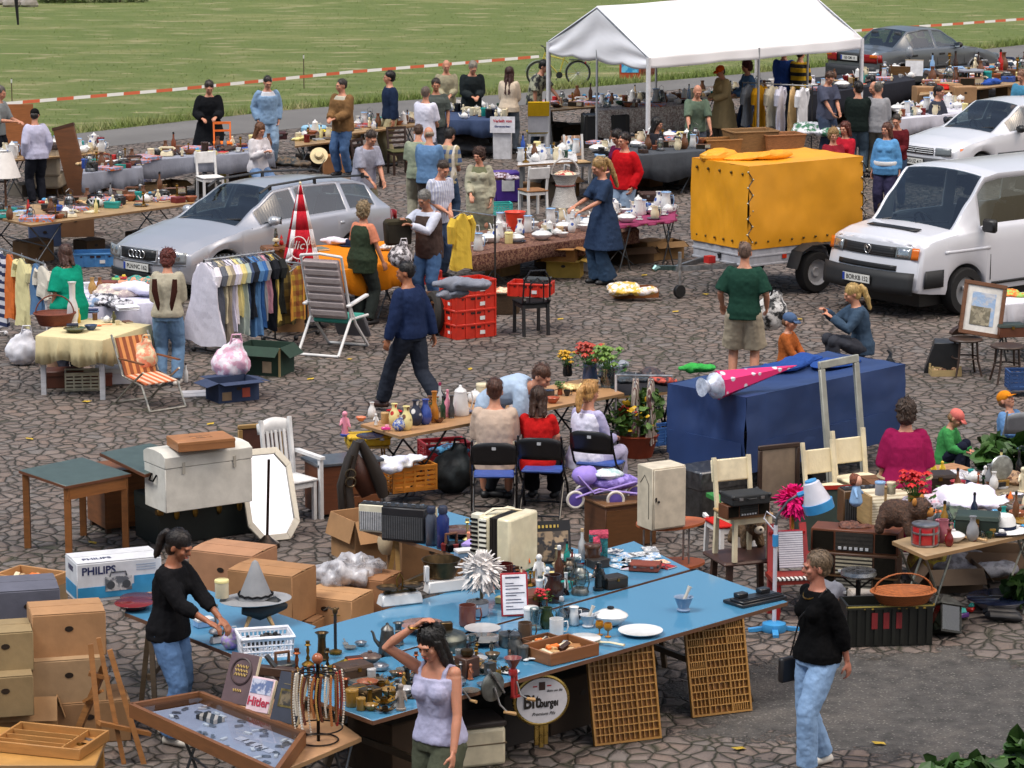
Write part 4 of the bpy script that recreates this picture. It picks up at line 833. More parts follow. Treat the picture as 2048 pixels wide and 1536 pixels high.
@kind
def big_wicker(o,c,c2):
 m=mat(c,'wicker');g=MB()
 for z0,z1,e0,e1 in((0,.42,.85,1),):
  w,d=.40,.27;ps=[(-1,-1),(1,-1),(1,1),(-1,1)];vs=[(x*w*e0,y*d*e0,z0)for x,y in ps]+[(x*w*e1,y*d*e1,z1)for x,y in ps]+[(x*(w*e1-.025),y*(d*e1-.025),z1)for x,y in ps]+[(x*(w*e0-.02),y*(d*e0-.02),z0+.03)for x,y in ps]
  g.add(vs,[(3,2,1,0)]+[(i,(i+1)%4,4+(i+1)%4,4+i)for i in range(4)]+[(4+i,4+(i+1)%4,8+(i+1)%4,8+i)for i in range(4)]+[(8+i,8+(i+1)%4,12+(i+1)%4,12+i)for i in range(4)]+[(12,13,14,15)])
 g.build('body',m,o,20);MB().tube([(-.4,-.27,.425),(.4,-.27,.425),(.4,.27,.425),(-.4,.27,.425),(-.4,-.27,.425)],.018,6).build('rim',m,o)
@kind
def round_basket(o,c,c2):m=mat(c,'wicker');L_(o,'body',shell([(.22,0),(.25,.1),(.27,.30),(.28,.32)],.02),m,26);MB().tube([(.28*cos(2*pi*i/28),.28*sin(2*pi*i/28),.32)for i in range(29)],.018,6).build('rim',m,o);MB().ell((0,0,.27),(.23,.23,.09),14,8).build('contents',mat(c2 or 'cream','blotch','salmon'),o,disp=.06,dsc=.06)
@kind
def bucket(o,c,c2):m=mat(c,'plain',r=.35);L_(o,'body',shell([(.10,0),(.14,.26),(.15,.265)]),m,24);MB().tube([(-.145,0,.24)]+[(-.15*cos(pi*i/10),-.06*sin(pi*i/10),.25-.1*sin(pi*i/10))for i in range(11)]+[(.145,0,.24)],.004,5).build('handle',mat('silver','metal'),o)
@kind
def radio(o,c,c2):
 MB().bx(-.27,-.09,0,.27,.09,.17).build('case',mat(c,'wood' if c in('brown','wood','dbrown')else 'plain'),o,bev=.008);MB().bx(-.255,-.098,.015,.05,-.09,.155).build('speaker_cloth',mat('2a2620','cloth'),o);MB().bx(.07,-.098,.06,.255,-.09,.155).build('dial',mat(c2 or 'cream','stripez','dgrey',s=40),o)
 for x in(.09,.14,.19,.24):MB().at(x,-.095,.035,rx=90).lathe([(.016,0),(.018,.012),(.012,.016),(.001,.017)],12).build('knob',mat('silver','metal'),o)
@kind
def stereo(o,c,c2):
 MB().bx(-.42,-.15,0,.42,.15,.22).build('case',mat(c,'wood'),o,bev=.006);MB().bx(-.40,-.160,.02,-.2,-.15,.2).build('speaker_grille',mat('17140f','cloth'),o);MB().bx(.2,-.160,.02,.40,-.15,.2).build('speaker_grille',mat('17140f','cloth'),o);MB().bx(-.18,-.160,.02,.18,-.15,.2).build('dial_panel',mat(c2 or '8c8474','stripez','1c1a16',s=26),o)
 for i in range(6):MB().bx(-.15+i*.052,-.172,.035,-.12+i*.052,-.160,.06).build('push_button',mat('lgrey'),o)
 MB().bx(-.43,-.163,-.012,.43,.16,.002).build('plinth',mat('5a4026','wood'),o)
@kind
def tape_deck(o,c,c2):
 MB().bx(-.16,-.07,0,.16,.07,.24).build('case',mat(c,'plain'),o,bev=.008);MB().bx(-.15,-.076,.02,.15,-.07,.18).build('front_grille',mat(c2 or c,'stripex','dgrey',s=60),o);MB().bx(-.15,-.06,.24,.15,.05,.247).build('control_panel',mat('1a1a1c'),o)
 for i in range(5):MB().at(-.12+i*.06,-.02,.247).lathe([(.014,0),(.015,.014),(.001,.015)],10).build('knob',mat('silver','metal'),o)
@kind
def accordion(o,c,c2):
 MB().bx(-.12,-.2,0,-.03,.2,.44).build('treble_box',mat(c,'gloss'),o,bev=.02,seg=2);MB().bx(.04,-.2,0,.16,.2,.44).build('bass_box',mat(c,'gloss'),o,bev=.02,seg=2);g=MB()
 for i in range(5):g.bx(-.03+i*.014,-.18,.01,-.022+i*.014,.18,.43)
 g.build('bellows',mat('2a2422'),o);MB().bx(-.20,-.17,.02,-.12,-.09,.44).build('keyboard',mat('e6e0cc','gloss'),o,bev=.005)
 for i in range(11):MB().bx(-.205,-.176,.05+i*.034,-.14,-.168,.068+i*.034).build('black_key',mat('101012','gloss'),o)
 MB().bx(-.105,-.21,.02,-.045,-.2,.42).build('grille',mat('ece8da','stripez','201d1a',s=26),o)
 MB().tube([(-.1,-.15,.44),(-.05,-.1,.48),(.0,0,.47),(.06,.12,.44)],.02,6,flat=.4).build('strap',mat('d8cfb8','cloth'),o)
@kind
def mantel_clock(o,c,c2):
 g=MB();g.prism([(-.24,0),(.24,0),(.24,.03),(.18,.09),(.11,.12)]+[(.11*cos(pi*i/10),.12+.10*sin(pi*i/10))for i in range(1,10)]+[(-.11,.12),(-.18,.09),(-.24,.03)],-.06,.06);g.v=[V((p.x,-p.z,p.y))for p in g.v];g.build('case',mat(c,'wood'),o,30,bev=.004)
 MB().at(0,-.062,.125,rx=90).lathe([(.001,.006),(.08,.006),(.088,.01),(.095,0)],24).build('dial',mat('cream','gloss'),o);MB().tube([(0,-.072,.125),(.03,-.072,.165)],.004,5).tube([(0,-.072,.125),(-.045,-.072,.14)],.003,5).build('hands',mat('black'),o)
@kind
def drum(o,c,c2):
 L_(o,'shell',[(.13,.0),(.135,.01),(.135,.21),(.13,.22)],mat(c,'paint'),26);L_(o,'drum_head',[(.132,.222),(.125,.228),(.001,.228)],mat('b8bab6','gloss'),26)
 for z in(0,.13,.215):L_(o,'hoop',[(.136,z),(.145,z+.004),(.145,z+.018),(.136,z+.022)],mat('silver','metal'),26)
 for i in range(6):MB().at(rz=60*i).bx(.134,-.008,.03,.15,.008,.20).build('lug',mat('silver','metal'),o)
@kind
def figurine(o,c,c2):m=mat(c,'gloss');L_(o,'base',[(.03,0),(.032,.012),(.02,.016)],mat(c2 or c,'gloss'));MB().cap((0,0,.02),(0,0,.09),.026,.02).cap((0,0,.09),(.0,-.005,.12),.022,.014).ell((0,-.004,.145),.019).cap((.02,0,.11),(.035,-.02,.06),.009,.007).cap((-.02,0,.11),(-.03,-.025,.075),.009,.007).build('figure',m,o,0,vox=.006,smooth=2)
@kind
def garden_gnome(o,c,c2):L_(o,'body',[(.05,0),(.065,.03),(.055,.10),(.03,.14)],mat(c,'gloss'));MB().ell((0,0,.165),.04).build('head',mat('pale','gloss'),o);L_(o,'hat',[(.045,.18),(.03,.22),(.004,.29)],mat(c2 or 'red','gloss'))
@kind
def doll(o,c,c2):MB().cap((0,0,.0),(0,0,.10),.06,.035).cap((.04,0,.09),(.09,-.03,.04),.016,.012).cap((-.04,0,.09),(-.09,-.03,.04),.016,.012).build('dress',mat(c,'cloth'),o,vox=.008,smooth=2);MB().ell((0,-.005,.155),(.042,.042,.05)).build('head',mat('pale','skin'),o,vox=.01);MB().ell((0,.012,.165),(.05,.048,.052)).build('hair',mat(c2 or 'copper','curl'),o,disp=.02,dsc=.03)
@kind
def plush(o,c,c2):
 m=mat(c,'curl');MB().ell((0,.08,.16),(.12,.17,.12)).ell((0,-.12,.22),(.10,.10,.095)).cap((.07,-.03,.14),(.08,-.06,.03),.05,.045).cap((-.07,-.03,.14),(-.08,-.06,.03),.05,.045).cap((.08,.18,.12),(.10,.2,.03),.055,.045).cap((-.08,.18,.12),(-.10,.2,.03),.055,.045).build('body',m,o,0,vox=.014,smooth=2,disp=.02,dsc=.03)
 MB().ell((0,-.20,.20),(.05,.045,.042)).build('muzzle',mat(c2 or 'wood','cloth'),o);MB().ell((0,-.243,.212),(.016,.01,.012)).build('nose',mat('black'),o)
 for s in(-1,1):MB().ell((s*.085,-.10,.29),(.035,.018,.035)).build('ear',mat(c2 or 'wood','cloth'),o);MB().ell((s*.04,-.208,.245),.011).build('eye',mat('black','gloss'),o)
@kind
def framed_picture(o,c,c2,w=.5,h=.6,d=.03,b=.05):
 g=MB().bx(-w/2,-d,0,w/2,0,b).bx(-w/2,-d,h-b,w/2,0,h).bx(-w/2,-d,b,-w/2+b,0,h-b).bx(w/2-b,-d,b,w/2,0,h-b);g.build('frame',mat(c,'wood'),o,bev=.008)
 if c2:MB().bx(-w/2+b-.002,-.012,b-.002,w/2-b+.002,-.006,h-b+.002).build('picture',mat(c2,'plain'),o)
@kind
def feather_duster(o,c,c2):
 g=MB();r=random.Random(2)
 for i in range(420):
  a,b=r.uniform(0,2*pi),r.uniform(-1.1,1.4);d=V((cos(a)*cos(b),sin(a)*cos(b),sin(b)));p=V((0,0,.26))+d*.03;e=p+d*r.uniform(.08,.15)+V((0,0,-.02));g.tube([p,p.lerp(e,.6),e+V((r.uniform(-.02,.02),r.uniform(-.02,.02),-.01))],[.009,.016,.004],4,flat=.4)
 g.ell((0,0,.25),(.10,.10,.11),14,10);g.build('feathers',mat(c,'cloth'),o,60);MB().tube([(0,0,0),(0,0,.24)],.012,6).build('handle',mat(c2 or 'wood','wood'),o)
@kind
def posy(o,c,c2):
 r=random.Random(len(c));g=MB();lf=MB()
 for i in range(16):
  a=r.uniform(0,2*pi);q=r.uniform(.02,.12);p=V((cos(a)*q,sin(a)*q,.24+r.uniform(-.03,.07)-q*.3));lf.rod((cos(a)*.02,sin(a)*.02,.1),p,.003,4)
  for k in range(7):b=2*pi*k/7+i;g.add([p,p+V((cos(b)*.028,sin(b)*.028,.016)),p+V((cos(b+.5)*.04,sin(b+.5)*.04,.004)),p+V((cos(b+.9)*.028,sin(b+.9)*.028,.016))],[(0,1,2,3)])
  g.ell(p+V((0,0,.008)),.02,6,5)
 for i in range(60):
  a=r.uniform(0,2*pi);q=r.uniform(.03,.14);p=V((cos(a)*q,sin(a)*q,r.uniform(.11,.25)));b=r.uniform(0,6.3);d=V((cos(b)*.05,sin(b)*.05,r.uniform(-.03,.03)));n=V((-d.y,d.x,0))*.3;lf.add([p,p+d*.5+n,p+d,p+d*.5-n],[(0,1,2,3)])
 g.build('blossoms',mat(c,'plain'),o,0);lf.build('leaves',mat('3d6a25','leaf'),o,0);L_(o,'vase',shell([(.05,0),(.06,.03),(.05,.1),(.055,.14)],.005),mat(c2,'gloss')if c2 else mat('b4c4c8','glass',s=3))
@kind
def clothes_heap(o,c,c2):
 g=MB();r=random.Random(len(c)+len(c2 or ''))
 for i in range(7):g.ell((r.uniform(-.2,.2),r.uniform(-.12,.12),r.uniform(.02,.08)),(r.uniform(.1,.2),r.uniform(.07,.14),r.uniform(.03,.07)),10,7)
 g.build('cloth',mat(c,'blotch',c2)if c2 else mat(c,'cloth'),o,0,vox=.02,smooth=2,disp=.06,dsc=.10)
@kind
def folded_cloth(o,c,c2):
 for i in range(3):MB().at(0,0,i*.022,rz=i*3-3).bx(-.17,-.12,0,.17,.12,.020).build('layer',mat(c if i!=1 else(c2 or c),'cloth'),o,bev=.009,seg=2)
@kind
def hat(o,c,c2):L_(o,'brim',[(.19,.01),(.195,.016),(.12,.022),(.09,.02)],mat(c,'cloth'),26);L_(o,'crown',[(.095,.02),(.09,.08),(.07,.115),(.002,.12)],mat(c,'cloth'),24);L_(o,'band',[(.0965,.022),(.096,.045),(.09,.045)],mat(c2 or 'brown','cloth'),24)
@kind
def pointed_hat(o,c,c2):L_(o,'brim',[(.19,.02),(.21,.03),(.12,.04),(.10,.03)],mat(c,'cloth'),28,sx=1.25);L_(o,'crown',[(.125,.03),(.10,.10),(.06,.20),(.022,.30),(.003,.315)],mat(c,'cloth'),26);MB().tube([(.122*cos(2*pi*i/24),.122*sin(2*pi*i/24),.065+.008*(i%2))for i in range(25)],.008,5).build('braid',mat('black','cloth'),o)
@kind
def carved_stand(o,c,c2):
 for s in(-1,1):MB().tube([(s*.10,-.05,0),(s*.06,0,.08),(s*.02,0,.11)],[.012,.02,.03],7).build('leg',mat(c,'plain'),o)
 MB().tube([(-.12,0,.12),(0,0,.11),(.13,0,.15),(.2,.02,.13)],[.03,.07,.06,.02],10).build('body',mat(c2 or c,'plain'),o)
@kind
def desk_set(o,c,c2):
 m=mat(c,'gloss',r=.3);MB().bx(-.24,-.12,0,.24,.12,.025).build('base',m,o,bev=.004);MB().bx(-.22,-.105,.025,.22,.06,.042).build('step',m,o,bev=.004)
 for s in(-1,1):MB().bx(s*.12-.05,.0,.042,s*.12+.05,.075,.08).build('inkwell',m,o,bev=.006)
 for y in(-.09,-.06):MB().bx(-.21,y,.042,.21,y+.008,.05).build('pen_rail',m,o)
@kind
def iron(o,c,c2):MB().prism([(-.06,-.05),(.03,-.05),(.09,0),(.03,.05),(-.06,.05)],0,.05).build('body',mat(c,'metal'),o,30,bev=.006);MB().tube([(-.05,0,.05),(-.05,0,.11),(.03,0,.11),(.03,0,.05)],.011,7).build('handle',mat('brown','wood'),o)
@kind
def wood_plane(o,c,c2):MB().bx(-.16,-.035,0,.16,.035,.06).build('body',mat(c,'wood'),o,bev=.005);MB().at(-.02,0,.05,ry=-40).bx(-.008,-.025,0,.008,.025,.11).build('blade',mat('pewter','metal'),o)
@kind
def flower_dish(o,c,c2):
 g=MB();m=mat(c,'metal')
 for k in range(8):a=2*pi*k/8;g.add([(0,0,.012),(cos(a-.3)*.06,sin(a-.3)*.06,.02),(cos(a)*.10,sin(a)*.10,.045),(cos(a+.3)*.06,sin(a+.3)*.06,.02)],[(0,1,2,3)])
 g.build('petals',m,o,0,thick=.005);L_(o,'cup',shell([(.02,0),(.03,.01),(.028,.05)],.004),m)
@kind
def brass_box(o,c,c2):m=mat(c,'metal');MB().bx(-.07,-.045,0,.07,.045,.055).build('box',m,o,bev=.005);MB().bx(-.073,-.048,.055,.073,.048,.07,.012).build('lid',m,o,bev=.004)
@kind
def brass_pyramid(o,c,c2):m=mat(c,'metal');MB().bx(-.10,-.10,0,.10,.10,.02).build('base',mat(c2 or 'olive'),o);MB().add([(-.1,-.1,.02),(.1,-.1,.02),(.1,.1,.02),(-.1,.1,.02),(0,0,.09)],[(0,1,4),(1,2,4),(2,3,4),(3,0,4)]).build('facets',m,o,0);
@kind
def eagle_rod(o,c,c2):L_(o,'base',[(.05,0),(.05,.015),(.012,.03)],mat(c,'metal'));MB().tube([(0,0,.02),(0,0,.30)],.012,8).build('rod',mat('1c1c20'),o);MB().ell((0,0,.325),(.02,.018,.03)).tube([(0,0,.33),(-.05,0,.355),(-.09,0,.33)],[.014,.014,.003],6,flat=.5).tube([(0,0,.33),(.03,0,.35)],[.014,.006],6).build('eagle',mat(c2 or 'bronze','metal'),o);MB().rod((-.03,0,.29),(.04,0,.29),.004).build('crossbar',mat(c,'metal'),o)
@kind
def board_game(o,c,c2):MB().bx(-.22,-.16,0,.22,.16,.05).build('box',mat(c,'print',c2 or 'white'),o,bev=.003);MB().bx(-.223,-.163,.03,.223,.163,.053).build('lid',mat(c,'print',c2 or 'white'),o,bev=.003)
@kind
def toy(o,c,c2):MB().bx(-.06,-.03,.015,.06,.03,.05).build('chassis',mat(c,'gloss'),o,bev=.008);MB().bx(-.02,-.026,.05,.045,.026,.08,.01).build('cab',mat(c2 or 'sky','gloss'),o,bev=.006)
@kind
def fan(o,c,c2):L_(o,'base',[(.10,0),(.10,.02),(.03,.03),(.02,.12)],mat(c,'gloss'));MB().at(0,-.02,.24,rx=90).lathe([(.14,-.02),(.15,0),(.14,.02),(.02,.03)],24).build('cage',mat('c8ccc8','metal'),o)
@kind
def shoes_pair(o,c,c2):
 for s in(-1,1):MB().tube([(s*.05,.11,.04),(s*.05,.08,.045),(s*.05,0,.04),(s*.055,-.10,.03),(s*.055,-.14,.02)],[.015,.04,.036,.042,.015],10,flat=.85).build('shoe',mat(c),o)
@kind
def carrier_bag(o,c,c2):MB().ell((0,0,.13),(.16,.10,.14),14,10).ell((.04,0,.26),(.06,.05,.07),8,6).build('bag',mat(c,'cloth')if not c2 else mat(c,'blotch',c2),o,0,vox=.02,smooth=2,disp=.06,dsc=.08);MB().tube([(.0,-.02,.28),(.02,-.03,.36),(.08,-.02,.36),(.09,0,.29)],.008,5).build('handle',mat(c,'cloth'),o)
@kind
def camera_case(o,c,c2):MB().bx(-.08,-.05,0,.08,.05,.11).build('body',mat(c),o,bev=.012);MB().at(0,-.05,.06,rx=90).lathe([(.035,0),(.038,.03),(.03,.035),(.001,.036)],14).build('lens',mat('dgrey','gloss'),o);MB().bx(-.05,-.04,.11,.05,.03,.135).build('top_plate',mat('silver','metal'),o,bev=.005)
@kind
def telephone(o,c,c2):MB().bx(-.10,-.10,0,.10,.10,.07,.02).build('body',mat(c,'gloss'),o,bev=.012);MB().at(0,-.03,.07).lathe([(.055,0),(.055,.012),(.001,.013)],18).build('dial',mat(c2 or 'lgrey','gloss'),o);MB().tube([(-.11,.05,.09),(-.09,.05,.115),(.09,.05,.115),(.11,.05,.09)],[.026,.016,.016,.026],8).build('handset',mat(c,'gloss'),o)
# -- placing wares; labels are finished once every neighbour is known
CATS=dict(clothes_heap='heap',shoes_pair='shoes',brass_box='casket',steel_shovel='utensil',pewter_tureen='tureen',big_wicker='basket',framed_picture='picture frame');ITEMS=[];PL=dict(z=0.,place='',group=None);_K={}
def on(z,place,group=None):PL.update(z=z,place=place,group=group)
def note(root,desc,place=None,cat=None,group=None):
 root['category']=cat or root.get('category')or root.name.split('.')[0].replace('_',' ')
 if group:root['group']=group
 ITEMS.append((root,desc,place if place is not None else PL['place']));return root
def I(kd,u,v,desc,c='white',c2=None,s=1.,rz=0,z=None,dz=0.,place=None,cat=None,group=None,rx=0,ry=0):
 p=G(u,v,(PL['z']if z is None else z));key=(kd,c,c2)
 if key in _K:root=tree_copy(_K[key])
 else:root=bpy.data.objects.new(kd,None);col.objects.link(root);root.empty_display_size=.05;KIND[kd](root,c,c2);_K[key]=root
 root.location=(p.x,p.y,p.z+dz+.002);root.rotation_euler=(R(rx),R(ry),R(rz));root.scale=(s,s,s)
 return note(root,desc,place,cat or CATS.get(kd,kd.replace('_',' ')),group or PL['group'])
def at_px(root,u,v,z=0):p=G(u,v,z);root.location=p;return root
def rootat(name,desc,u,v,z=0.,rz=0,place='',cat=None,s=1.,group=None,lz=None):
 p=G(u,v,z);r=thing(name,None,cat,(p.x,p.y,z if lz is None else lz),rz,None,s);note(r,desc,place,cat or name.replace('_',' '),group or None);return r
def board(name,desc,px,z=.75,m=None,th=.03,legs='x',lm='3a3c3e',cloth=None,drop=.25,place='',cat='table',edge='9a7a55',group=None):
 P=[G(u,v,z)for u,v in px]
 if len(P)==3:P.append(P[0]+P[2]-P[1])
 c=sum(P,V())/4;root=thing(name,None,cat,(c.x,c.y,0));note(root,desc,place,cat,group);q=[V((p.x-c.x,p.y-c.y,0))for p in P]
 g=MB();g.add([(p.x,p.y,z-th)for p in q]+[(p.x,p.y,z)for p in q],[(3,2,1,0),(4,5,6,7)]+[(i,(i+1)%4,4+(i+1)%4,4+i)for i in range(4)])
 g.build('table_top',m or mat('lwood','wood'),root,20,bev=.004)
 if edge:
  g=MB()
  for i in range(4):
   a,b=q[i],q[(i+1)%4];d=(b-a).normalized();n=V((d.y,-d.x,0))*.004;g.add([(a+n).to_tuple()[:2]+(z-th-.004,),(b+n).to_tuple()[:2]+(z-th-.004,),(b+n).to_tuple()[:2]+(z-.004,),(a+n).to_tuple()[:2]+(z-.004,)],[(0,1,2,3)])
  g.build('edge_band',mat(edge,'wood'),root,0,thick=.006)
 lg=mat(lm,'wood' if legs in('trestle','straight')else 'metal');zb=z-th
 def pt(s,t):return q[0].lerp(q[1],s).lerp(q[3].lerp(q[2],s),t)
 def leg(a,za,b,zb_,w=.035):MB().bar((a.x,a.y,za),(b.x,b.y,zb_),w,w).build('leg',lg,root)
 if legs=='x':
  for s in(.12,.88):
   for e in(.1,.9):
    a,b=pt(s-.1 if s>.5 else s+.1,e),pt(s+.1 if s>.5 else s-.1,e)
    for A,B in((a,b),(b,a)):MB().rod((A.x,A.y,zb),(B.x,B.y,.0),.011,6).build('leg',lg,root)
   a,b=pt(s,.1),pt(s,.9);MB().rod((a.x,a.y,zb*.5),(b.x,b.y,zb*.5),.009,6).build('cross_bar',lg,root)
 elif legs=='trestle':
  for s in(.14,.86):
   for e,e2 in((.12,.02),(.88,.98)):
    for ds in(-.05,.05):leg(pt(s,e),zb,pt(s+ds,e2),0,.04)
   a,b=pt(s,.06),pt(s,.94);MB().bar((a.x,a.y,.25),(b.x,b.y,.25),.035,.05).build('stretcher',lg,root)
 elif legs=='straight':
  for s in(.06,.94):
   for e in(.06,.94):a=pt(s,e);leg(a,zb,a,0,.06)
 if cloth:
  cm,sides=cloth;g=MB();N=26;vs,fs=[],[]
  per=[]
  for i in range(4):
   a,b=q[i],q[(i+1)%4]
   for t in range(N):per.append((a.lerp(b,t/N),i))
  n=len(per)
  for k,(p,i)in enumerate(per):
   d=drop if(sides>>i)&1 else .05;out=p.normalized()*(.012+.02*sin(k*.9)+.012*sin(k*2.3));dd=d*(1+.12*sin(k*.45))
   vs+=[(p.x,p.y,z+.005),(p.x+p.normalized().x*.008,p.y+p.normalized().y*.008,z-.01),(p.x+out.x,p.y+out.y,z-dd*.5),(p.x+out.x*1.6,p.y+out.y*1.6,z-dd)]
  for k in range(n):
   j=(k+1)%n
   for r in range(3):fs.append((k*4+r,k*4+r+1,j*4+r+1,j*4+r))
  fs.append(tuple(k*4 for k in range(n)));g.add(vs,fs);o=g.build('tablecloth',cm,None,40,thick=.004);o.location=root.location;note(o,'cloth spread over the '+desc,'','tablecloth')
 on(z+(.006 if cloth else 0.),'on the '+desc.split(',')[0]);return root
def plain_chair(desc,u,v,rz,seat='wood',frame='white',back='slab',place='',z=.45,s=1.,name='kitchen_chair',h=.86,group=None,lz=None):
 """u, v: the middle of the seat at height z"""
 base=lz or 0.;r=rootat(name,desc,u,v,base+z*s,rz,place,'chair',s,group,lz=base);fm=mat(frame,'plain' if frame in('white','cream','black','dred','red','orange')else 'wood');sm=mat(seat,'wood' if 'wood' in seat or 'brown' in seat else 'cloth')
 MB().cb(.40,.40,z-.03,z).build('seat',sm,r,bev=.012,seg=2)
 for x in(-.17,.17):
  MB().bar((x,-.17,0),(x,-.17,z-.03),.038,.038).build('leg',fm,r);MB().bar((x,.20,0),(x,.17,z),.038,.038).build('leg',fm,r);MB().bar((x,.17,z),(x*1.02,.24,h),.034,.034).build('back_post',fm,r)
 for y in(-.17,.17):MB().bar((-.17,y,z-.06),(.17,y,z-.06),.02,.05).build('rail',fm,r)
 for x in(-.17,.17):MB().bar((x,-.17,z-.06),(x,.17,z-.06),.02,.05).build('rail',fm,r)
 if back=='slab':MB().at(0,.235,h-.12,rx=-10).bx(-.2,-.012,-.10,.2,.012,.10).build('backrest',fm,r,bev=.02,seg=2)
 elif back=='cane':MB().at(0,.21,z+.06,rx=-9).bx(-.16,-.006,0,.16,.006,h-z-.12).build('backrest',mat('tan','wicker'),r);MB().bar((-.17,.238,h-.03),(.17,.238,h-.03),.03,.05).build('top_rail',fm,r)
 elif back=='ladder':
  for k in range(4):y=z+.12+k*.09;MB().bar((-.17,.19+(y-z)*.11,y),(.17,.19+(y-z)*.11,y),.016,.045).build('slat',fm,r)
 elif back=='solid':MB().at(0,.215,z+.10,rx=-9).bx(-.16,-.012,0,.16,.012,.24).build('backrest',sm,r,bev=.03,seg=2)
 return r
def folding_chair(desc,u,v,rz,seat='blue',frame='black',place='',group=None,back=None):
 r=rootat('folding_chair',desc,u,v,.45,rz,place,'folding chair',1.,group,lz=0.);fm=mat(frame,'gloss');z=.45
 MB().at(0,-.02,z-.02,rx=4).bx(-.2,-.2,0,.2,.19,.03).build('seat',mat(seat,'plain'),r,bev=.02,seg=2)
 for x in(-.225,.225):
  MB().tube([(x,-.30,0),(x,-.18,.25),(x,.14,z+.03),(x,.24,.66),(x*.95,.27,.84)],.012,8).build('leg',fm,r);MB().tube([(x*.9,.28,0),(x*.9,-.16,z-.01)],.011,8).build('leg',fm,r)
 MB().rod((-.225,-.285,.05),(.225,-.285,.05),.01).rod((-.2,.27,.03),(.2,.27,.03),.01).build('cross_bar',fm,r)
 b=MB().grid(lambda a,c:(-.215+.43*a,.205+.075*c+.035*(1-(2*a-1)**2),.60+.235*c*(1-.18*abs(2*a-1)**4)),10,4).build('backrest',mat(back or frame,'gloss',r=.35),r,60,thick=.018);MB().bx(-.02,.315,.76,.02,.322,.79).build('sticker',mat('lgrey'),r)
 return r
def carton(desc,u,v,w,d,h,rz,z=0.,c='card',flaps=0,place='',band=None,tape=True,hole=True,txt=None,group=None):
 r=rootat('cardboard_box',desc,u,v,z,rz,place,'box',1.,group);carton_parts(r,w,d,h,c,flaps,tape,hole);return r
def rail_clothes(desc,a,b,zt,items,place='',posts=(1,1),col_='black',wheels=True,base=True,face=0):
 """clothes rail from pixel a to pixel b at height zt; items: (t, colour, length, width, sleeves, label)"""
 A,B=G(*a,zt),G(*b,zt);mid=(A+B)/2;root=thing('clothes_rail',None,'clothes rail',(mid.x,mid.y,0));note(root,desc,place,'clothes rail');d=(B-A).normalized();n=V((-d.y,d.x,0));m=mat('b8babc','metal');k=mat(col_)
 MB().rod(A-mid.xy.to_3d(),B-mid.xy.to_3d(),.013,8).build('bar',m,root)
 for P,f in((A,posts[0]),(B,posts[1])):
  if not f:continue
  p=P-mid.xy.to_3d();MB().rod((p.x,p.y,.05),(p.x,p.y,zt),.013,8).build('post',k,root)
  if base:MB().rod((p.x-n.x*.25,p.y-n.y*.25,.06),(p.x+n.x*.25,p.y+n.y*.25,.06),.012).build('foot',k,root)
  if wheels:
   for s in(-1,1):MB().ell((p.x+n.x*.25*s,p.y+n.y*.25*s,.035),.034,10,8).build('castor',k,root)
 for i,(t,c,L,wd,sl,lb)in enumerate(items):
  p=A.lerp(B,t);g_=thing('hanging_garment',None,'garment',(p.x,p.y,zt));note(g_,lb,desc.split(',')[0].join(('on the ','')),'garment','clothes on the '+desc.split(',')[0]);g_.rotation_euler=(0,0,atan2(n.y,n.x)+R(90)*face+R(mno.noise(V((i*1.7,t,0)))*14))
  MB().tube([(0,0,.0),(.012,0,.02),(.0,0,.035),(-.015,0,.02)],.003,5).tube([(-.2,0,-.09),(0,0,-.02),(.2,0,-.09)],.006,5).build('hanger',mat('lgrey','metal'),g_)
  g=MB();rows=12;nn=16;vs=[]
  for r_ in range(rows+1):
   q=r_/rows;z=-.035-L*q;w_=(.05+(wd-.05)*min(1,q*5)**.7)*(1+(1.1 if 'gathered' in lb else .10)*q);dp=.035+.03*q
   for j in range(nn):aa=2*pi*j/nn;wob=1+.16*q*sin(aa*5+i*2)+.08*sin(q*9+aa*2+i);vs.append((cos(aa)*w_*wob,sin(aa)*dp*wob,z+.02*q*sin(aa*3+i)))
  fs=[(r_*nn+j,r_*nn+(j+1)%nn,(r_+1)*nn+(j+1)%nn,(r_+1)*nn+j)for r_ in range(rows)for j in range(nn)];g.add(vs,fs+[tuple(range(nn))])
  if sl:
   for s in(-1,1):g.tube([(s*wd*.85,0,-.10),(s*(wd+.03),0,-.2),(s*(wd+.02),.02,-.10-sl)],[.06,.062,.05],9)
  g.build('cloth',c if not isinstance(c,str)else mat(c,'cloth'),g_,0,disp=.02,dsc=.06)
 return root
def foliage(root,pts,n,leaf,m,rng,nm='leaves',droop=.2,broad=.55):
 g=MB();vs,fs=[],[]
 for i in range(n):
  c,rad=rng.choice(pts);d=V((rng.gauss(0,1),rng.gauss(0,1),rng.gauss(0,1))).normalized();p=V(c)+d*rad*rng.uniform(.45,1.05);a=rng.uniform(0,6.28);t=V((cos(a),sin(a),rng.uniform(-.5,.5)));t.normalize();w=t.orthogonal();w.rotate(Mx.Rotation(rng.uniform(0,6.28),3,t));L=leaf*rng.uniform(.6,1.25);b=len(vs);up=t.cross(w)*L*.12
  vs+=[p,p+t*L*.3+w*L*broad*.5+up,p+t*L*.75+w*L*broad*.38,p+t*L,p+t*L*.75-w*L*broad*.38,p+t*L*.3-w*L*broad*.5+up];fs.append(tuple(b+k for k in range(6)))
 g.v=vs;g.f=fs;return g.build(nm,m,root,0)
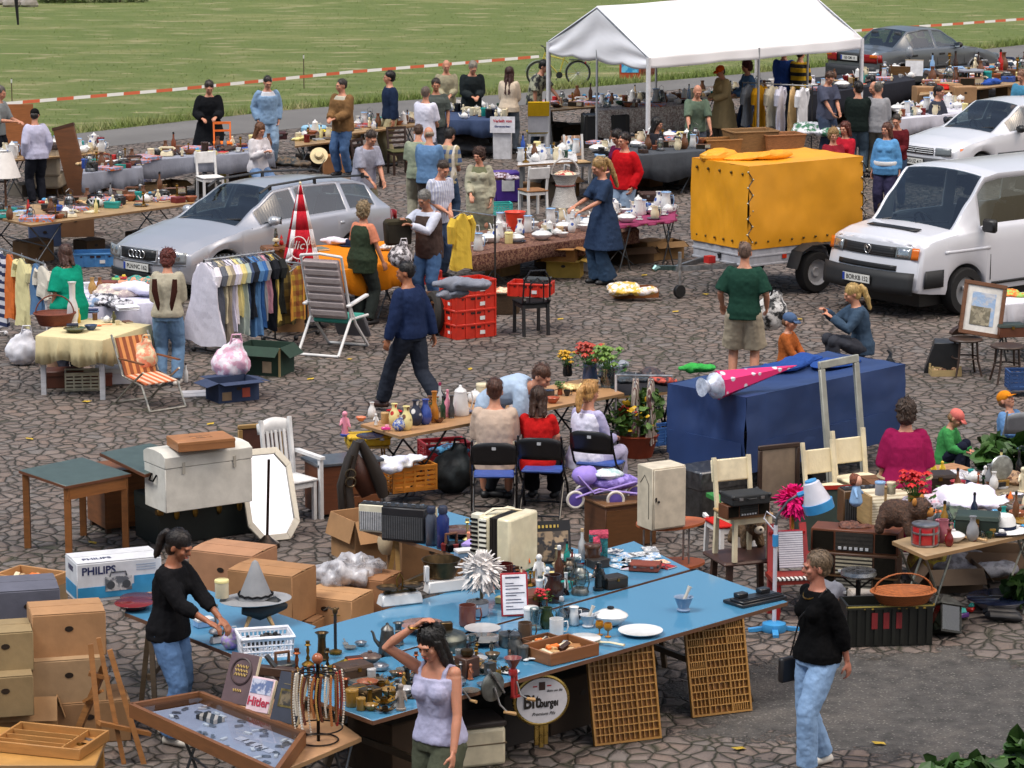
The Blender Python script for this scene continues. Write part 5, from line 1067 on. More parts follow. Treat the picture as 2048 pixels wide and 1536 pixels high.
def finish_labels():
 import collections
 alike=('fallen_leaf','boulder','shrub','picture_book');short=lambda q:q[1].split(',')[0].split()[0]+' '+q[0]['category'].split()[-1]
 lab={o.name:(d+' '+p).strip()for o,d,p in ITEMS};first=dict(lab)
 for rnd in range(7):
  cnt=collections.Counter(lab.values());dup=[i for i in ITEMS if cnt[lab[i[0].name]]>1 and i[0].name.split('.')[0]not in alike]
  if not dup:break
  for o,d,p in dup:
   loc=o.location;near=sorted([((q[0].location-loc).length,n_,q)for n_,q in enumerate(ITEMS)if q[0]is not o and short(q)!=short((o,d,p))and q[0].name.split('.')[0]not in alike and q[1].split()[0]not in('second','cloth','long')],key=lambda x:x[0])
   q=near[rnd%3][2];dx,dy=q[0].location.x-loc.x,q[0].location.y-loc.y;rel='left of' if dx>abs(dy)*.8 else 'right of' if dx<-abs(dy)*.8 else('behind' if dy<0 else 'in front of')
   t=rel+' the '+short(q)
   if rnd>2:q2=near[1-(rnd%2)+2][2];t+=' and near the '+short(q2)
   full=first[o.name]+', '+t;lab[o.name]=full if len(full.split())<=16 else d+', '+t
 cnt=collections.Counter(lab.values());groups=collections.defaultdict(list)
 for o,d,p in ITEMS:
  if cnt[lab[o.name]]>1:groups[lab[o.name]].append(o)
 for k,os in groups.items():
  gs={o.get('group')for o in os}
  if len(gs)>1 or None in gs:
   for o in os:o['group']='look-alike '+k.split(' on ')[0]
 for o,d,p in ITEMS:
  l=lab[o.name];w_=l.split()
  if len(w_)>16:l=d
  if len(l.split())<4:l+=' at the flea market'
  o['label']=l
  # -- large things: tent, trailers, parasol, bicycle, tape
def tent():
 z=2.12;A,B,Cc=G(1297,113,z),G(1724,75,z),G(1097,82,z);u=(B-A);D=Cc+u;o=(A+D)/2;root=thing('market_tent',None,'tent',(o.x,o.y,0));note(root,'large white gabled market tent on white poles','in front of the road')
 q=[p-V((o.x,o.y,0))for p in(A,B,D,Cc)];a,b,d,c=q;zr=2.93;r1=(a+c)/2;r2=(b+d)/2;r1.z=r2.z=zr;wm=mat('f2f2f6','plain',s=.05,r=.7)
 g=MB()
 for e0,e1,s in((a,b,1),(c,d,-1)):
  def fn(x,y,e0=e0,e1=e1):p=e0.lerp(e1,x).lerp(r1.lerp(r2,x),y);p.z-=.05*sin(pi*y)*(1-.5*abs(sin(3*pi*x)))+.012*sin(x*3*pi)**2;return p
  g.grid(fn,24,8)
 g.build('roof',wm,root,60,thick=.006);n=V((u.y,-u.x,0)).normalized()
 g=MB();g.grid(lambda x,y:a.lerp(b,x)+n*(.012+.015*sin(x*31))*y-V((0,0,.22*y+.02*abs(sin(x*pi*3))*y)),60,4);g.grid(lambda x,y:c.lerp(d,x)-n*(.012+.015*sin(x*31))*y-V((0,0,.22*y)),40,3);g.build('side_valance',wm,root,60,thick=.005)
 for e0,e1,rr,nm in((c,a,r1,'gable'),(b,d,r2,'gable')):
  g=MB();w_=(e1-e0).normalized()
  def fn(x,y):top=e0.lerp(rr,x*2)if x<.5 else rr.lerp(e1,x*2-1);bot=e0.lerp(e1,x)-V((0,0,.22+.05*abs(sin(x*pi*4))));p=top.lerp(bot,y);return p-u.normalized()*(.03*sin(y*9+x*14)*sin(pi*y)*(1 if nm else 0))
  g.grid(fn,40,10);g.build(nm,mat('eeeef4','plain',s=.05,r=.7),root,60,thick=.005)
 for p,k in((a,1),(b,1),(c,1),(d,1),(a.lerp(b,.5),0),(c.lerp(d,.5),0),(a.lerp(c,.5),0),(b.lerp(d,.5),0)):MB().rod((p.x,p.y,0),(p.x,p.y,z-.02),.045 if k else .024,10).build('pole',mat('dcdce0' if k else '9a9ca0','gloss'),root)
 for p,r in((a,r1),(c,r1),(b,r2),(d,r2)):MB().rod(p-V((0,0,.03)),r-V((0,0,.04)),.02).build('rafter',mat('b0b2b6','metal'),root)
tent()
def flat_trailer(name,desc,cx,cy,ang,L,W,z0,z1,zt,cm,cat='trailer',bed='a9abb2'):
 root=thing(name,None,cat,(cx,cy,0),ang);note(root,desc,'');al=mat(bed,'plain',r=.4)
 MB().bx(0,0,z0,L,W,z1).build('bed',al,root,bev=.01)
 for z in(z0+.02,(z0+z1)/2,z1-.02):MB().bx(-.012,-.012,z-.014,L+.012,W+.012,z+.014).build('side_rib',al,root,bev=.004)
 g=MB();N=30
 def wall(p,q,nrm):
  p,q,nrm=V(p),V(q),V(nrm);g.grid(lambda u,v:p.lerp(q,u)+V((0,0,(z1-.05)+(zt-z1+.05)*v))+nrm*(.018*sin(u*7+v*3)*sin(pi*v)+.02*mno.noise(V((u*5,v*3,nrm.x*7+L)))+.008*mno.noise(V((u*16,v*9,nrm.y*5+L)))),60,14)
 e=.02;wall((-e,-e,0),(L+e,-e,0),(0,-1,0));wall((L+e,-e,0),(L+e,W+e,0),(1,0,0));wall((L+e,W+e,0),(-e,W+e,0),(0,1,0));wall((-e,W+e,0),(-e,-e,0),(-1,0,0))
 g.grid(lambda u,v:V((-e+(L+2*e)*u,-e+(W+2*e)*v,zt-.05*sin(pi*u)*sin(pi*v)+.008*sin(u*23)*sin(v*17))),24,16);g.build('tarpaulin',cm,root,50);return root
TY=mat('e29c1c','gloss',s=.15,r=.5)
t=flat_trailer('covered_trailer','yellow covered trailer parked beside the white van',3.33,43.65,35,2.08,1.25,.44,.74,1.88,TY)
def lace(t,x,y,dx,z0,z1,dy=0):
 k=9;pts=[(x+dx*(-1)**i*.045,y+dy*(-1)**i*.045,z0+(z1-z0)*i/k)for i in range(k+1)];MB().tube(pts,.008,5).build('lacing',mat('black'),t)
 g=MB();[g.ell(p,.017,8,6)for p in pts];g.build('eyelets',mat('c9bfa4','metal'),t)
lace(t,.0,-.038,1,.80,1.80);lace(t,2.12,-.036,1,.80,1.8)
g=MB();[g.ell((.12+i*.22,-.032,.79),.018,8,6)for i in range(9)];[g.ell((-.032,.12+i*.2,.79),.018,8,6)for i in range(6)];[g.ell((-.032,.1+i*.26,1.76),.022,8,6)for i in range(5)];g.build('eyelets',mat('6e5a34','metal'),t)
for p,r_ in(((.25,1.0,1.90),(.32,.16,.12)),((1.05,.75,1.89),(.36,.10,.07)),((.6,.9,1.88),(.4,.2,.05))):MB().ell(p,r_,16,10).build('tarpaulin_fold',TY,t,0,disp=.06,dsc=.12)
for yy in(-.13,1.38):
 w_=thing('wheel');del w_['category'];w_.parent=t;w_.location=(1.12,yy,.30);MB().at(rx=90).lathe([(.19,-.09),(.28,-.09),(.30,-.05),(.30,.05),(.28,.09),(.195,.09),(.18,.0)],26).build('tyre',mat('151517',r=.75),w_);MB().at(rx=90).lathe([(.001,.03),(.06,.05),(.08,.02),(.15,.03),(.185,.085),(.19,-.08),(.001,-.08)],26).build('rim',mat('a4a6aa','gloss',r=.3),w_,30)
 g=MB();P=[(.70,.38),(.80,.62),(.98,.70),(1.26,.70),(1.44,.62),(1.54,.38)]
 for a,b in zip(P,P[1:]):g.bar((a[0],yy,a[1]),(b[0],yy,b[1]),.24,.012)
 g.build('mudguard',mat('1e2023',r=.6),t)
for y in(.25,1.0):MB().bar((0,y,.44),(-.85,.62,.42),.05,.07).build('drawbar',mat('a0a3a6','metal'),t)
MB().bar((-.8,.62,.43),(-1.12,.62,.46),.07,.06).tube([(-1.1,.62,.46),(-1.16,.62,.46),(-1.2,.62,.43)],[.04,.05,.035]).build('coupling',mat('6d8a88','metal'),t);MB().rod((-.78,.56,.16),(-.78,.56,.66),.026,10).build('jockey_post',mat('c0c2c4','metal'),t);MB().at(-.78,.56,.1,rx=90).lathe([(.001,-.03),(.09,-.03),(.1,0),(.09,.03),(.001,.03)],18).build('jockey_wheel',mat('17181a'),t)
MB().bx(.62,-.016,.52,.70,-.0125,.58).build('reflector',mat('c0341a','gloss'),t);MB().bx(.78,-.016,.50,.95,-.0125,.57).build('maker_plate',mat('5d7f86'),t);MB().ell((-.02,.62,.56),.03).rod((-.02,.62,.5),(-.02,.62,.56),.02).build('latch',mat('black'),t);MB().bx(-.3,.5,.46,-.18,.62,.56).build('red_clamp',mat('red'),t)
TB=mat('233a68','plain',s=.25,r=.55)
b=flat_trailer('tarp_covered_trailer','trailer wrapped in a dark blue tarpaulin',2.36,30.95,45,2.55,1.02,.34,.42,1.10,TB)
MB().bx(.02,-.035,.30,2.5,-.02,.62).build('tarpaulin_skirt',TB,b,disp=.05,dsc=.15);MB().bx(-.035,.02,.28,-.02,1.0,.62).build('tarpaulin_skirt',TB,b,disp=.05,dsc=.15)
for p,r_ in(((1.5,.78,1.11),(.42,.14,.05)),((2.1,.55,1.10),(.36,.2,.035)),((1.9,.85,1.10),(.3,.14,.08))):MB().ell(p,r_,18,10).build('tarpaulin_fold',mat('2a4a8c','cloth'),b,0,disp=.08,dsc=.14)
for yy in(.1,.92):MB().at(1.3,yy,.24,rx=90).lathe([(.001,-.06),(.22,-.06),(.24,0),(.22,.06),(.001,.06)],20).build('wheel',mat('151517'),b)
r=rootat('party_cone','pink patterned paper school cone in clear wrap',1435,790,1.11,32,'lying on the blue trailer tarpaulin','paper cone');MB().at(0,0,.10,ry=84).lathe([(.155,0),(.15,.02),(.004,1.0)],6).build('cone',mat('d8286e','spots','c8ccd8',s=.9),r,20);MB().at(0,0,.10,ry=-90).lathe([(.14,0),(.13,.05),(.05,.12),(.10,.2)],12).build('wrap',mat('c9d4e6','film'),r,disp=.04,dsc=.05)
r=rootat('framed_picture','tall empty silver grey frame',1694,986,.02,44,'leaning on the blue trailer','picture frame',lz=.0);g=MB().at(rx=-7);w_,h_=.62,1.42;g.bx(-w_/2,-.04,0,w_/2,0,.08).bx(-w_/2,-.04,h_-.08,w_/2,0,h_).bx(-w_/2,-.04,.08,-w_/2+.08,0,h_-.08).bx(w_/2-.08,-.04,.08,w_/2,0,h_-.08);g.build('frame',mat('9a9c94','plain',r=.4),r,bev=.008);r.location.z=.0
r=rootat('bin_bag','limp black plastic sack hanging',1778,735,.92,0,'on the far end of the blue trailer','plastic sack',lz=.45);MB().ell((0,0,.3),(.10,.06,.28),12,10).ell((.03,0,.0),(.06,.05,.1)).build('sack',mat('121417','gloss',r=.3),r,0,disp=.10,dsc=.08);MB().tube([(0,0,.54),(.02,.02,.62),(-.02,.03,.66)],[.03,.02,.012],7).build('knot',mat('121417','gloss',r=.3),r)
def parasol():
 r=rootat('parasol','closed red and white parasol on a white pole',604,640,0,0,'beside the white lounger','parasol');MB().rod((0,0,.05),(0,0,1.8),.02,10).build('pole',mat('white','gloss'),r);MB().lathe([(.26,0),(.26,.05),(.06,.09),(.05,.2),(.001,.2)],20).build('base',mat('1c1d20'),r)
 N=48;g=[MB(),MB()]
 prof=[(.012,1.86),(.035,1.72),(.07,1.5),(.105,1.25),(.14,1.0),(.17,.82),(.175,.76)]
 def pt(k,i):a=2*pi*k/N;rr,z=prof[i];f=1.2+.12*cos(a*8+.4)*min(1,i/3);z-=.07*(cos(a*2+1)+.4*cos(a*8))*(i>4);return V((cos(a)*rr*f*1.15,sin(a)*rr*f*.9,z))
 for k in range(N):
  c=g[0 if k%16<11 else 1]
  for i in range(len(prof)-1):c.add([pt(k,i),pt(k+1,i),pt(k+1,i+1),pt(k,i+1)],[(0,3,2,1)])
 g[0].build('red_panels',mat('b0202e','cloth'),r,60,thick=.004);g[1].build('white_panels',mat('d8d6da','cloth'),r,60,thick=.004);MB().lathe([(.016,1.84),(.02,1.88),(.001,1.90)],10).build('finial',mat('cream','gloss'),r)
 for x,y,z,a in((-.02,-.185,1.05,-4),(.13,-.14,1.1,40)):text('lic',.17,mat('white'),r,(x,y,z),(96,0,a),shear=.3);
 MB().tube([(-.02+.12*cos(2*pi*i/24),-.192+.015*sin(2*pi*i/24),1.02+.15*sin(2*pi*i/24))for i in range(25)],.008,5).build('printed_ring',mat('white'),r)
parasol()
def bicycle():
 p=G(1118,172,0);r=thing('bicycle',None,'bicycle',(p.x,p.y,0),8,None,.88);note(r,'yellow framed bicycle with mudguards standing behind the man in the patterned shirt','');fm=mat('b5a52c','paint');k=mat('18191b')
 for x in(-.55,.52):
  w_=thing('wheel');del w_['category'];w_.parent=r;w_.location=(x,0,.34);MB().tube([(.33*cos(2*pi*i/32),0,.33*sin(2*pi*i/32))for i in range(33)],.022,8).build('tyre',k,w_);MB().tube([(.30*cos(2*pi*i/32),0,.30*sin(2*pi*i/32))for i in range(33)],.011,6).build('rim',mat('silver','metal'),w_)
  g=MB();[g.rod((.02*cos(a),.02,.02*sin(a)),(.30*cos(a+.15),0,.30*sin(a+.15)),.0035,4)for a in[2*pi*i/20 for i in range(20)]];g.ell((0,0,0),.03);g.build('spokes',mat('lgrey','metal'),w_);MB().tube([(.37*cos(a),0,.37*sin(a))for a in[R(20+i*14)for i in range(12)]],.02,6,flat=.4).build('mudguard',mat('b9bcc0','metal'),w_)
 MB().tube([(-.55,0,.34),(-.38,0,.92)],.018,8).tube([(-.40,0,.86),(.12,0,.72)],.017,8).tube([(-.42,0,.78),(.0,0,.30)],.019,8).tube([(.0,0,.30),(.16,0,.84)],.017,8).tube([(.0,.03,.30),(.52,.03,.34)],.011,6).tube([(.13,.03,.74),(.52,.03,.34)],.010,6).build('frame',fm,r)
 MB().tube([(-.36,0,.92),(-.40,0,1.06)],.014).tube([(-.40,-.3,1.06),(-.46,-.2,1.08),(-.42,0,1.06),(-.46,.2,1.08),(-.40,.3,1.06)],.014,7).build('handlebar',k,r);MB().tube([(.06,0,.87),(.18,0,.89),(.30,0,.92)],[.025,.05,.075],8,flat=.5).build('saddle',k,r)
 MB().at(0,-.04,.30,rx=90).lathe([(.001,0),(.09,0),(.09,.008),(.001,.008)],20).build('chainring',k,r);MB().rod((0,-.06,.30),(-.10,-.07,.17),.01).build('crank',k,r);MB().bx(.28,-.08,.70,.66,.08,.715).build('rack',k,r);MB().ell((.72,0,.62),(.03,.03,.04)).build('rear_lamp',redl,r)
bicycle()
m,b_,ln,N_,mix_,M_,mr_=nodemat('barrier_tape');tc=N_('TexCoord').outputs['UV'];sx_=N_('SeparateXYZ',Vector=tc).outputs[0]
ln(mix_(M_('GREATER_THAN',M_('FRACT',sx_),.5),(.72,.72,.68),(.55,.10,.03)),b_.inputs['Base Color'])
def tape(name,desc,pix,z):
 P=[G(u,v,z)for u,v in pix];me=bpy.data.meshes.new(name);vs,fs,uv=[],[],[];s=0
 pts=[]
 for a,b in zip(P,P[1:]):
  for i in range(6):pts.append(a.lerp(b,i/6))
 pts.append(P[-1])
 for i,p in enumerate(pts):
  if i:s+=(p-pts[i-1]).length
  vs+=[p-V((0,.01,.032)),p+V((0,.01,.032))];uv.append(s/.84)
 fs=[(2*i,2*i+2,2*i+3,2*i+1)for i in range(len(pts)-1)];me.from_pydata(vs,[],fs);l=me.uv_layers.new()
 for f in me.polygons:
  for li,vi in zip(f.loop_indices,f.vertices):l.data[li].uv=(uv[vi//2],vi%2)
 me.materials.append(m);o=bpy.data.objects.new(name,me);col.objects.link(o);note(o,desc,'','barrier tape');q=o.modifiers.new('t','SOLIDIFY');q.thickness=.002
tape('barrier_tape','long red and white barrier tape stretched between the field and the road',[(-60,213),(25,206),(180,193),(350,179),(520,162),(700,144),(900,128),(1078,113)],.75)
tape('barrier_tape','short run of red and white barrier tape behind the grey saloon',[(1700,62),(1880,50),(2048,38),(2120,32)],.75)
for u,v in((608,178),(25,232),(2060,62)):r=rootat('tape_stake','thin stake holding the barrier tape',u,v,0,0,'at the field edge','stake');MB().rod((0,0,0),(0,0,.82),.012).build('stake',mat('5a4a38','wood'),r);MB().cb(.03,.03,.72,.8).build('tape_wrap',mat('white'),r)
o=MB().tube([(0,0,.2),(.01,0,.02),(.0,.0,-.05),(.012,0,-.12),(.016,0,-.2)],[.004,.009,.006,.005,.002],6).build('twig',mat('20201c'),None);cp=Mx.Rotation(-CT,3,'X')@V((0,1,0));o.location=V((-.155*6.25,6.05,6.98));note(o,'thin dark twig hanging down over the corner of the field','')
rg=random.Random(11)
for i,(u,v,s)in enumerate(((70,4,1.3),(130,6,1.0),(190,3,1.6),(240,5,1.1))):
 r=rootat('shrub','low dark shrub at the far rim of the field',u,v,0,0,'','shrub',1.,'shrubs at the far rim of the field');foliage(r,[((0,0,.25*s),.5*s),((.5*s,.1,.15),.35*s),((-.5*s,0,.15),.35*s)],900,.09,mat('4a5a22','leaf'),rg);MB().rod((0,0,0),(0,0,.3*s),.03).build('stem',mat('dbrown'),r)
for i,u in enumerate((8,22,40,58)):o=MB().ell((0,0,.12),(.3,.22,.2),10,7).build('boulder',mat('9a938c','card'),None,0,disp=.12,dsc=.2);p=G(u,10+i%2*4);o.location=p;note(o,'pale boulder at the far corner of the field','','boulder','boulders at the far corner')
r=rootat('poster_stand','red framed stand with a blue poster on the road verge',1260,158,0,0,'','poster stand');MB().bx(-.26,-.03,0,.26,.03,.62).build('frame',mat('b0452a'),r,bev=.01);MB().bx(-.21,-.036,.16,.21,-.031,.58).build('poster',mat('2f8fc9','blotch','6cc0e6',s=.5),r)
r=rootat('poster_stand','dark red stand on the road verge right of the blue poster',1298,152,0,0,'','poster stand');MB().bx(-.2,-.03,0,.2,.03,.5).build('frame',mat('6a2a22'),r,bev=.01);MB().bx(-.15,-.036,.1,.15,-.031,.45).build('panel',mat('74463a'),r)
# == foreground stall: blue boards on trestles
BLU=mat('4583a8','paint',r=.4)
board('trestle_table','long pale blue front table, its boards on trestles',[(746,1441),(1575,1203),(1394,1139),(560,1372)],.75,BLU,.03,'trestle','5a4a38',edge='6b4a36')
board('trestle_table','blue rear table behind the long front table',[(568,1366),(1380,1138),(1268,1082),(500,1293)],.745,BLU,.03,'trestle','5a4a38',edge='6b4a36')
board('trestle_table','blue left table where the girl in black stands',[(250,1224),(558,1344),(632,1252),(322,1148)],.742,BLU,.03,'trestle','5a4a38',edge='6b4a36')
board('trestle_table','narrow blue table under the radios',[(727,1056),(1120,1168),(1225,1118),(846,1008)],.75,BLU,.03,'trestle','b58a4c',edge='8a6a50')
T1='on the long blue front table';T2='on the blue rear table';T4='on the left blue table'
on(.752,T1,'wares on the blue front tables')
for a in(('mortar',1367,1222,'grey white mortar with pestle alone on bare blue','7f93ad'),('desk_set',1510,1202,'black stone desk set with two inkwells','1d1e22',None,1,38),('plate',1281,1268,'large white dinner plate with crumbs','white',None,1.35),('tureen',1221,1250,'white lidded dish with dark knob','white','black',.95),('mortar',1176,1254,'grey marble mortar beside the white lidded dish','b9bcc2',None,.85),('goblet',1199,1270,'amber stemmed glass in a pair, further back','a8711c',None,1,0),('goblet',1216,1274,'amber stemmed glass in a pair, nearer the plate','a8711c',None,1,0),('steel_shovel',1205,1290,'bone handled ladle pair','cream',None,1.1,-30),('dish',1168,1286,'flat white serving dish','white',None,.75),('mug',1113,1270,'plain white bowl cup without saucer','white',None,1.3),('carafe',1123,1252,'clear glass stoppered carafe','clear'),('pitcher',1148,1250,'small white milk pitcher','white',None,.6),('jug',1094,1256,'dark green glass jug with cork','2f3d25',None,.9),('drinking_glass',1072,1258,'tall drinking glass with floral print','white',None,1.5),('tin',1062,1252,'white enamel canister without lid','white',None,1.1),('dish',1150,1232,'oval black tray plate','black',None,.7),('tray_of_bits',1119,1312,'wooden drawer full of oddments','8a5a36',None,1.05,40),('tray_of_bits',1085,1290,'smaller wooden tray of shells and stones','6e4a30',None,.6,40),('steel_shovel',1065,1322,'white enamel kitchen scoop','white',None,.95,-25),('plate',1020,1346,'small white enamel saucer by the red mincer','white',None,.55),('red_mill',1026,1362,'red poppy mill clamped to the table edge','a02424',None,1.,42),('slicer',985,1374,'round metal bean slicer clamped to the table edge','8d9290',None,1.1,42),('coffee_mill',934,1352,'dark wooden coffee grinder','4a3024',None,1.15,42),('meat_grinder',905,1392,'brass coloured mincer clamped at the table edge','brass',None,.8,42),('cooking_pot',1018,1292,'dull pewter pot with flat lid','pewter',None,.72),('milk_can',1030,1316,'pewter milk can with wire handle','pewter',None,.75),('tin',1046,1320,'dark metal mug can','4a4a48',None,.8),('mug',1050,1278,'tall brown coffee tin','5c4a3c',None,1.3),('dish',966,1288,'pierced pewter dish','pewter',None,.85),('drinking_glass',945,1296,'small dim drinking glass','white',None,.9),('pewter_tureen',893,1298,'big round pewter tureen with bronze finial','6f736c',None,1.,12),('dish',845,1262,'wide copper coloured platter','8d6a62',None,1.),('coffee_pot',775,1308,'tall pewter coffee pot with brass lid','pewter',None,.95,10),('flared_vase',797,1288,'slim pewter goblet vase','pewter',None,.9),('tureen',740,1326,'bronze lidded warming dish','5a4840',None,.6),('plate',965,1262,'shiny steel plate full of silver','silver',None,1.1),('flared_vase',644,1318,'bronze flared vase on the table corner','bronze',None,1.1),('candlestick',616,1330,'squat brass candlestick with open cup','brass',None,.85),('candlestick',594,1354,'thin copper candlestick','copper',None,1.),('candlestick',638,1352,'short brass candlestick behind the beads','brass',None,.75),('candlestick',655,1342,'tarnished bronze candlestick','bronze',None,.8),('eagle_rod',671,1306,'bronze eagle on a dark rod','brass'),('brass_pyramid',690,1346,'golden padded pyramid box, tipped up','b89a3c',None,1.2,30),('brass_box',708,1330,'reddish metal box behind the golden pyramid','8a4a34',None,.9,20),('wooden_box',706,1358,'open box of spoons beside the slate','4a3424',None,.9,35),('book',722,1366,'grey slate tablet in wooden rim','5c5a56',None,1.1,40),('iron',568,1342,'old flat iron on the table corner','5a5c5a',None,1.3,25),('wood_plane',558,1352,'dark wooden plane below the iron','4a3428',None,1.1,-18),('brass_box',715,1390,'brass chest with round lid','brass',None,1.0,30),('tin',704,1412,'engraved brass tin near the corner','brass',None,.9),('tin',722,1420,'smaller brass tin beside the engraved one','brass',None,.65),('brass_box',738,1398,'long bronze casket','bronze',None,1.2,40),('flower_dish',768,1408,'brass petal dish nearest the corner','brass',None,.9),('flower_dish',762,1378,'brass petal dish further back','brass',None,1.1,20),('flower_dish',770,1424,'brass petal dish at the very edge','bronze',None,.8,40),('bowl',742,1420,'shallow brass ashtray','brass',None,.55),('candlestick',795,1412,'pewter candlestick tipped with twine','pewter',None,.9),('figurine',802,1420,'grey carved figure at the edge','8a8078',None,1.2),('flared_vase',690,1400,'slender copper vase by the beads','copper',None,.85),('bowl',735,1378,'dark copper bowl','copper',None,.8),('bowl',780,1392,'brass bowl with pink contents','brass','salmon',.7),('dish',750,1368,'flat bronze dish','bronze',None,.5),('bowl',810,1390,'silver bowl full of trinkets','silver',None,.7)):
 I(*a)
rr=random.Random(21)
for i,(u,v)in enumerate(((880,1332),(905,1326),(925,1322),(950,1318),(968,1326),(985,1330),(890,1346),(915,1370),(955,1352),(970,1345),(940,1384),(965,1372),(915,1316),(985,1318),(700,1296),(722,1290),(690,1286),(790,1352),(805,1340),(760,1340),(862,1330),(840,1350))):
 k=('steel_shovel','bowl','plate','cake_ring')[i%4];I(k,u,v,('tarnished serving spoon','little pewter bowl','small tin plate','old baking ring')[i%4]+' among the metalware',('pewter','silver','5c5a54','bronze')[(i*7)%4],None,rr.uniform(.35,.6),rr.uniform(0,180))
for i in range(64):
 q=G(585,1385,.75).lerp(G(1010,1300,.75),rr.random()).lerp(G(745,1425,.75).lerp(G(1040,1335,.75),rr.random()),rr.random());k=('bowl','candlestick','brass_box','flower_dish','tin','cup','steel_shovel','flared_vase','figurine','iron')[i%10];c=('brass','bronze','pewter','copper','4a4640','brass','silver')[(i*3)%7];px=1024+CF*q.x/(q.y*cos(CT)+(CH-q.z)*sin(CT));zc=q.y*cos(CT)+(CH-q.z)*sin(CT);py=768-CF*(q.y*sin(CT)-(CH-q.z)*cos(CT))/zc
 I(k,px,py,('small ','tarnished ','worn ')[i%3]+(c if c[0]!='4' else 'dark')+' '+k.replace('brass_box','casket').replace('_',' ').replace('steel shovel','spoon'),c,None,rr.uniform(.4,.75),rr.uniform(0,180))
r=rootat('notice_stand','white notice page in a red frame, standing',1030,1232,.75,10,T1,'notice',.95);g=MB().at(rx=-12);g.bx(-.115,-.012,0,.115,0,.36).build('frame',mat('a0202c'),r,bev=.004);MB().at(rx=-12).bx(-.10,-.016,.015,.10,-.0125,.345).build('page',mat('e2e2ea'),r)
g=MB().at(rx=-12)
for i,(z,w_)in enumerate(((.315,.12),(.27,.07),(.25,.15),(.225,.11),(.19,.16),(.17,.09),(.135,.13),(.11,.15),(.08,.06),(.055,.14))):g.bx(-.075,-.019,z,-.075+w_,-.0165,z+.006+.006*(i==0))
g.build('lines_of_writing',mat('4a4a60'),r,0)
I('feather_duster',963,1212,'fluffy white feather duster','d8d4d2',None,1.15,0);I('cooking_pot',955,1230,'blue grey enamel pot with white ladle','9aa4b2','dgrey',.8);I('mug',935,1250,'brown enamel saucepan bowl','6a4038',None,1.6)
on(.747,T2,'wares on the blue rear table')
for a in(('kitchen_scale',800,1208,'white enamel kitchen scale with two brass pans','white','bronze',.92,25),('shop_scale',918,1178,'long white shop scale with tray and bucket','white',None,.95,28),('mug',1008,1170,'dark red glass jar','4a1c1a',None,1.8),('carafe',1005,1150,'brown stoneware flask with narrow neck','5a3024',None,1.25),('wooden_box',1055,1215,'reddish brown wooden case behind the notice','6e3c28',None,.95,35),('posy',1085,1218,'single red carnation bunch in a jar','c0202c',None,.55),('jug',1108,1204,'dark bulbous clip top jug','33201c','white',1.25),('bottle',1118,1170,'brown beer flagon with white cap','4a2c20','white',1.1),('figurine',1078,1166,'white china figure with black trim','white','black',1.5),('figurine',1095,1180,'second white china figure, shorter','white','dred',1.2),('slim_vase',1132,1186,'white and green striped porcelain bottle','white',None,.6),('lantern',1160,1188,'storm lantern with glass chimney','8a8c88'),('lantern',1138,1168,'older storm lantern behind','70665a',None,.9),('figurine',1197,1180,'black cast iron owl figure','1a1c1c',None,1.5),('wooden_box',1226,1174,'dark carved bird house box','2a2420',None,.72,35),('drinking_glass',1150,1150,'glass carafe on the crowded back row','white',None,1.3),('small_box',1140,1130,'blue printed card box','navy','white'),('bowl',1170,1160,'white porcelain bowl with blue rim','white','navy',.6),('tin',1185,1130,'brown round tin under the fluffy box','4a3226',None,1.3),('small_box',1196,1134,'flat dark box of pins','2c2826',None,.9,30),('suitcase',1290,1140,'small red brown pencil case','7a3a2c',None,.42,-12),('figurine',1050,1142,'small painted clown figure','orange','green',1.2),('toy',1030,1150,'orange tin toy','orange','green',.9),('doll',1095,1110,'tiny doll with green hat','salmon','teal',.7),('slicer',1124,1190,'iron candle hook','1c1c1e',None,.6),('bottle',1164,1120,'thin clear bottle','lgrey','tan',.9)):
 I(*a)
for i,(u,v,c,c2)in enumerate(((1236,1120,'white','sky'),(1252,1112,'lblue','white'),(1262,1124,'white','dgrey'),(1278,1110,'grey','white'),(1290,1122,'white','lblue'),(1306,1112,'lblue','white'),(1240,1134,'sky','white'),(1262,1138,'hotpink','white'),(1318,1126,'salmon','cream'),(1226,1104,'white','navy'),(1300,1100,'white','grey'),(1330,1134,'black','red'))):I('picture_book',u,v,('glossy picture booklet','folded travel leaflet','small photo booklet')[i%3]+' in a loose pile',c,c2,.62,i*37)
r=rootat('fluffy_box','shaggy turquoise and pink box',1197,1118,.745,0,T2,'fluffy box',1.);MB().cb(.15,.15,.0,.22).build('box',mat('1f7a80','curl'),r,0,disp=.07,dsc=.025);MB().tube([(-.03,-.09,.22),(-.02,-.11,.14),(.0,-.10,.08)],[.03,.04,.02],8).build('tassel',mat('c23a5c','curl'),r,0,disp=.05,dsc=.02);MB().cb(.16,.16,.2,.235).build('lid',mat('b83a54','curl'),r,0,disp=.03,dsc=.02)
on(.752,'on the narrow blue table','wares on the narrow blue table')
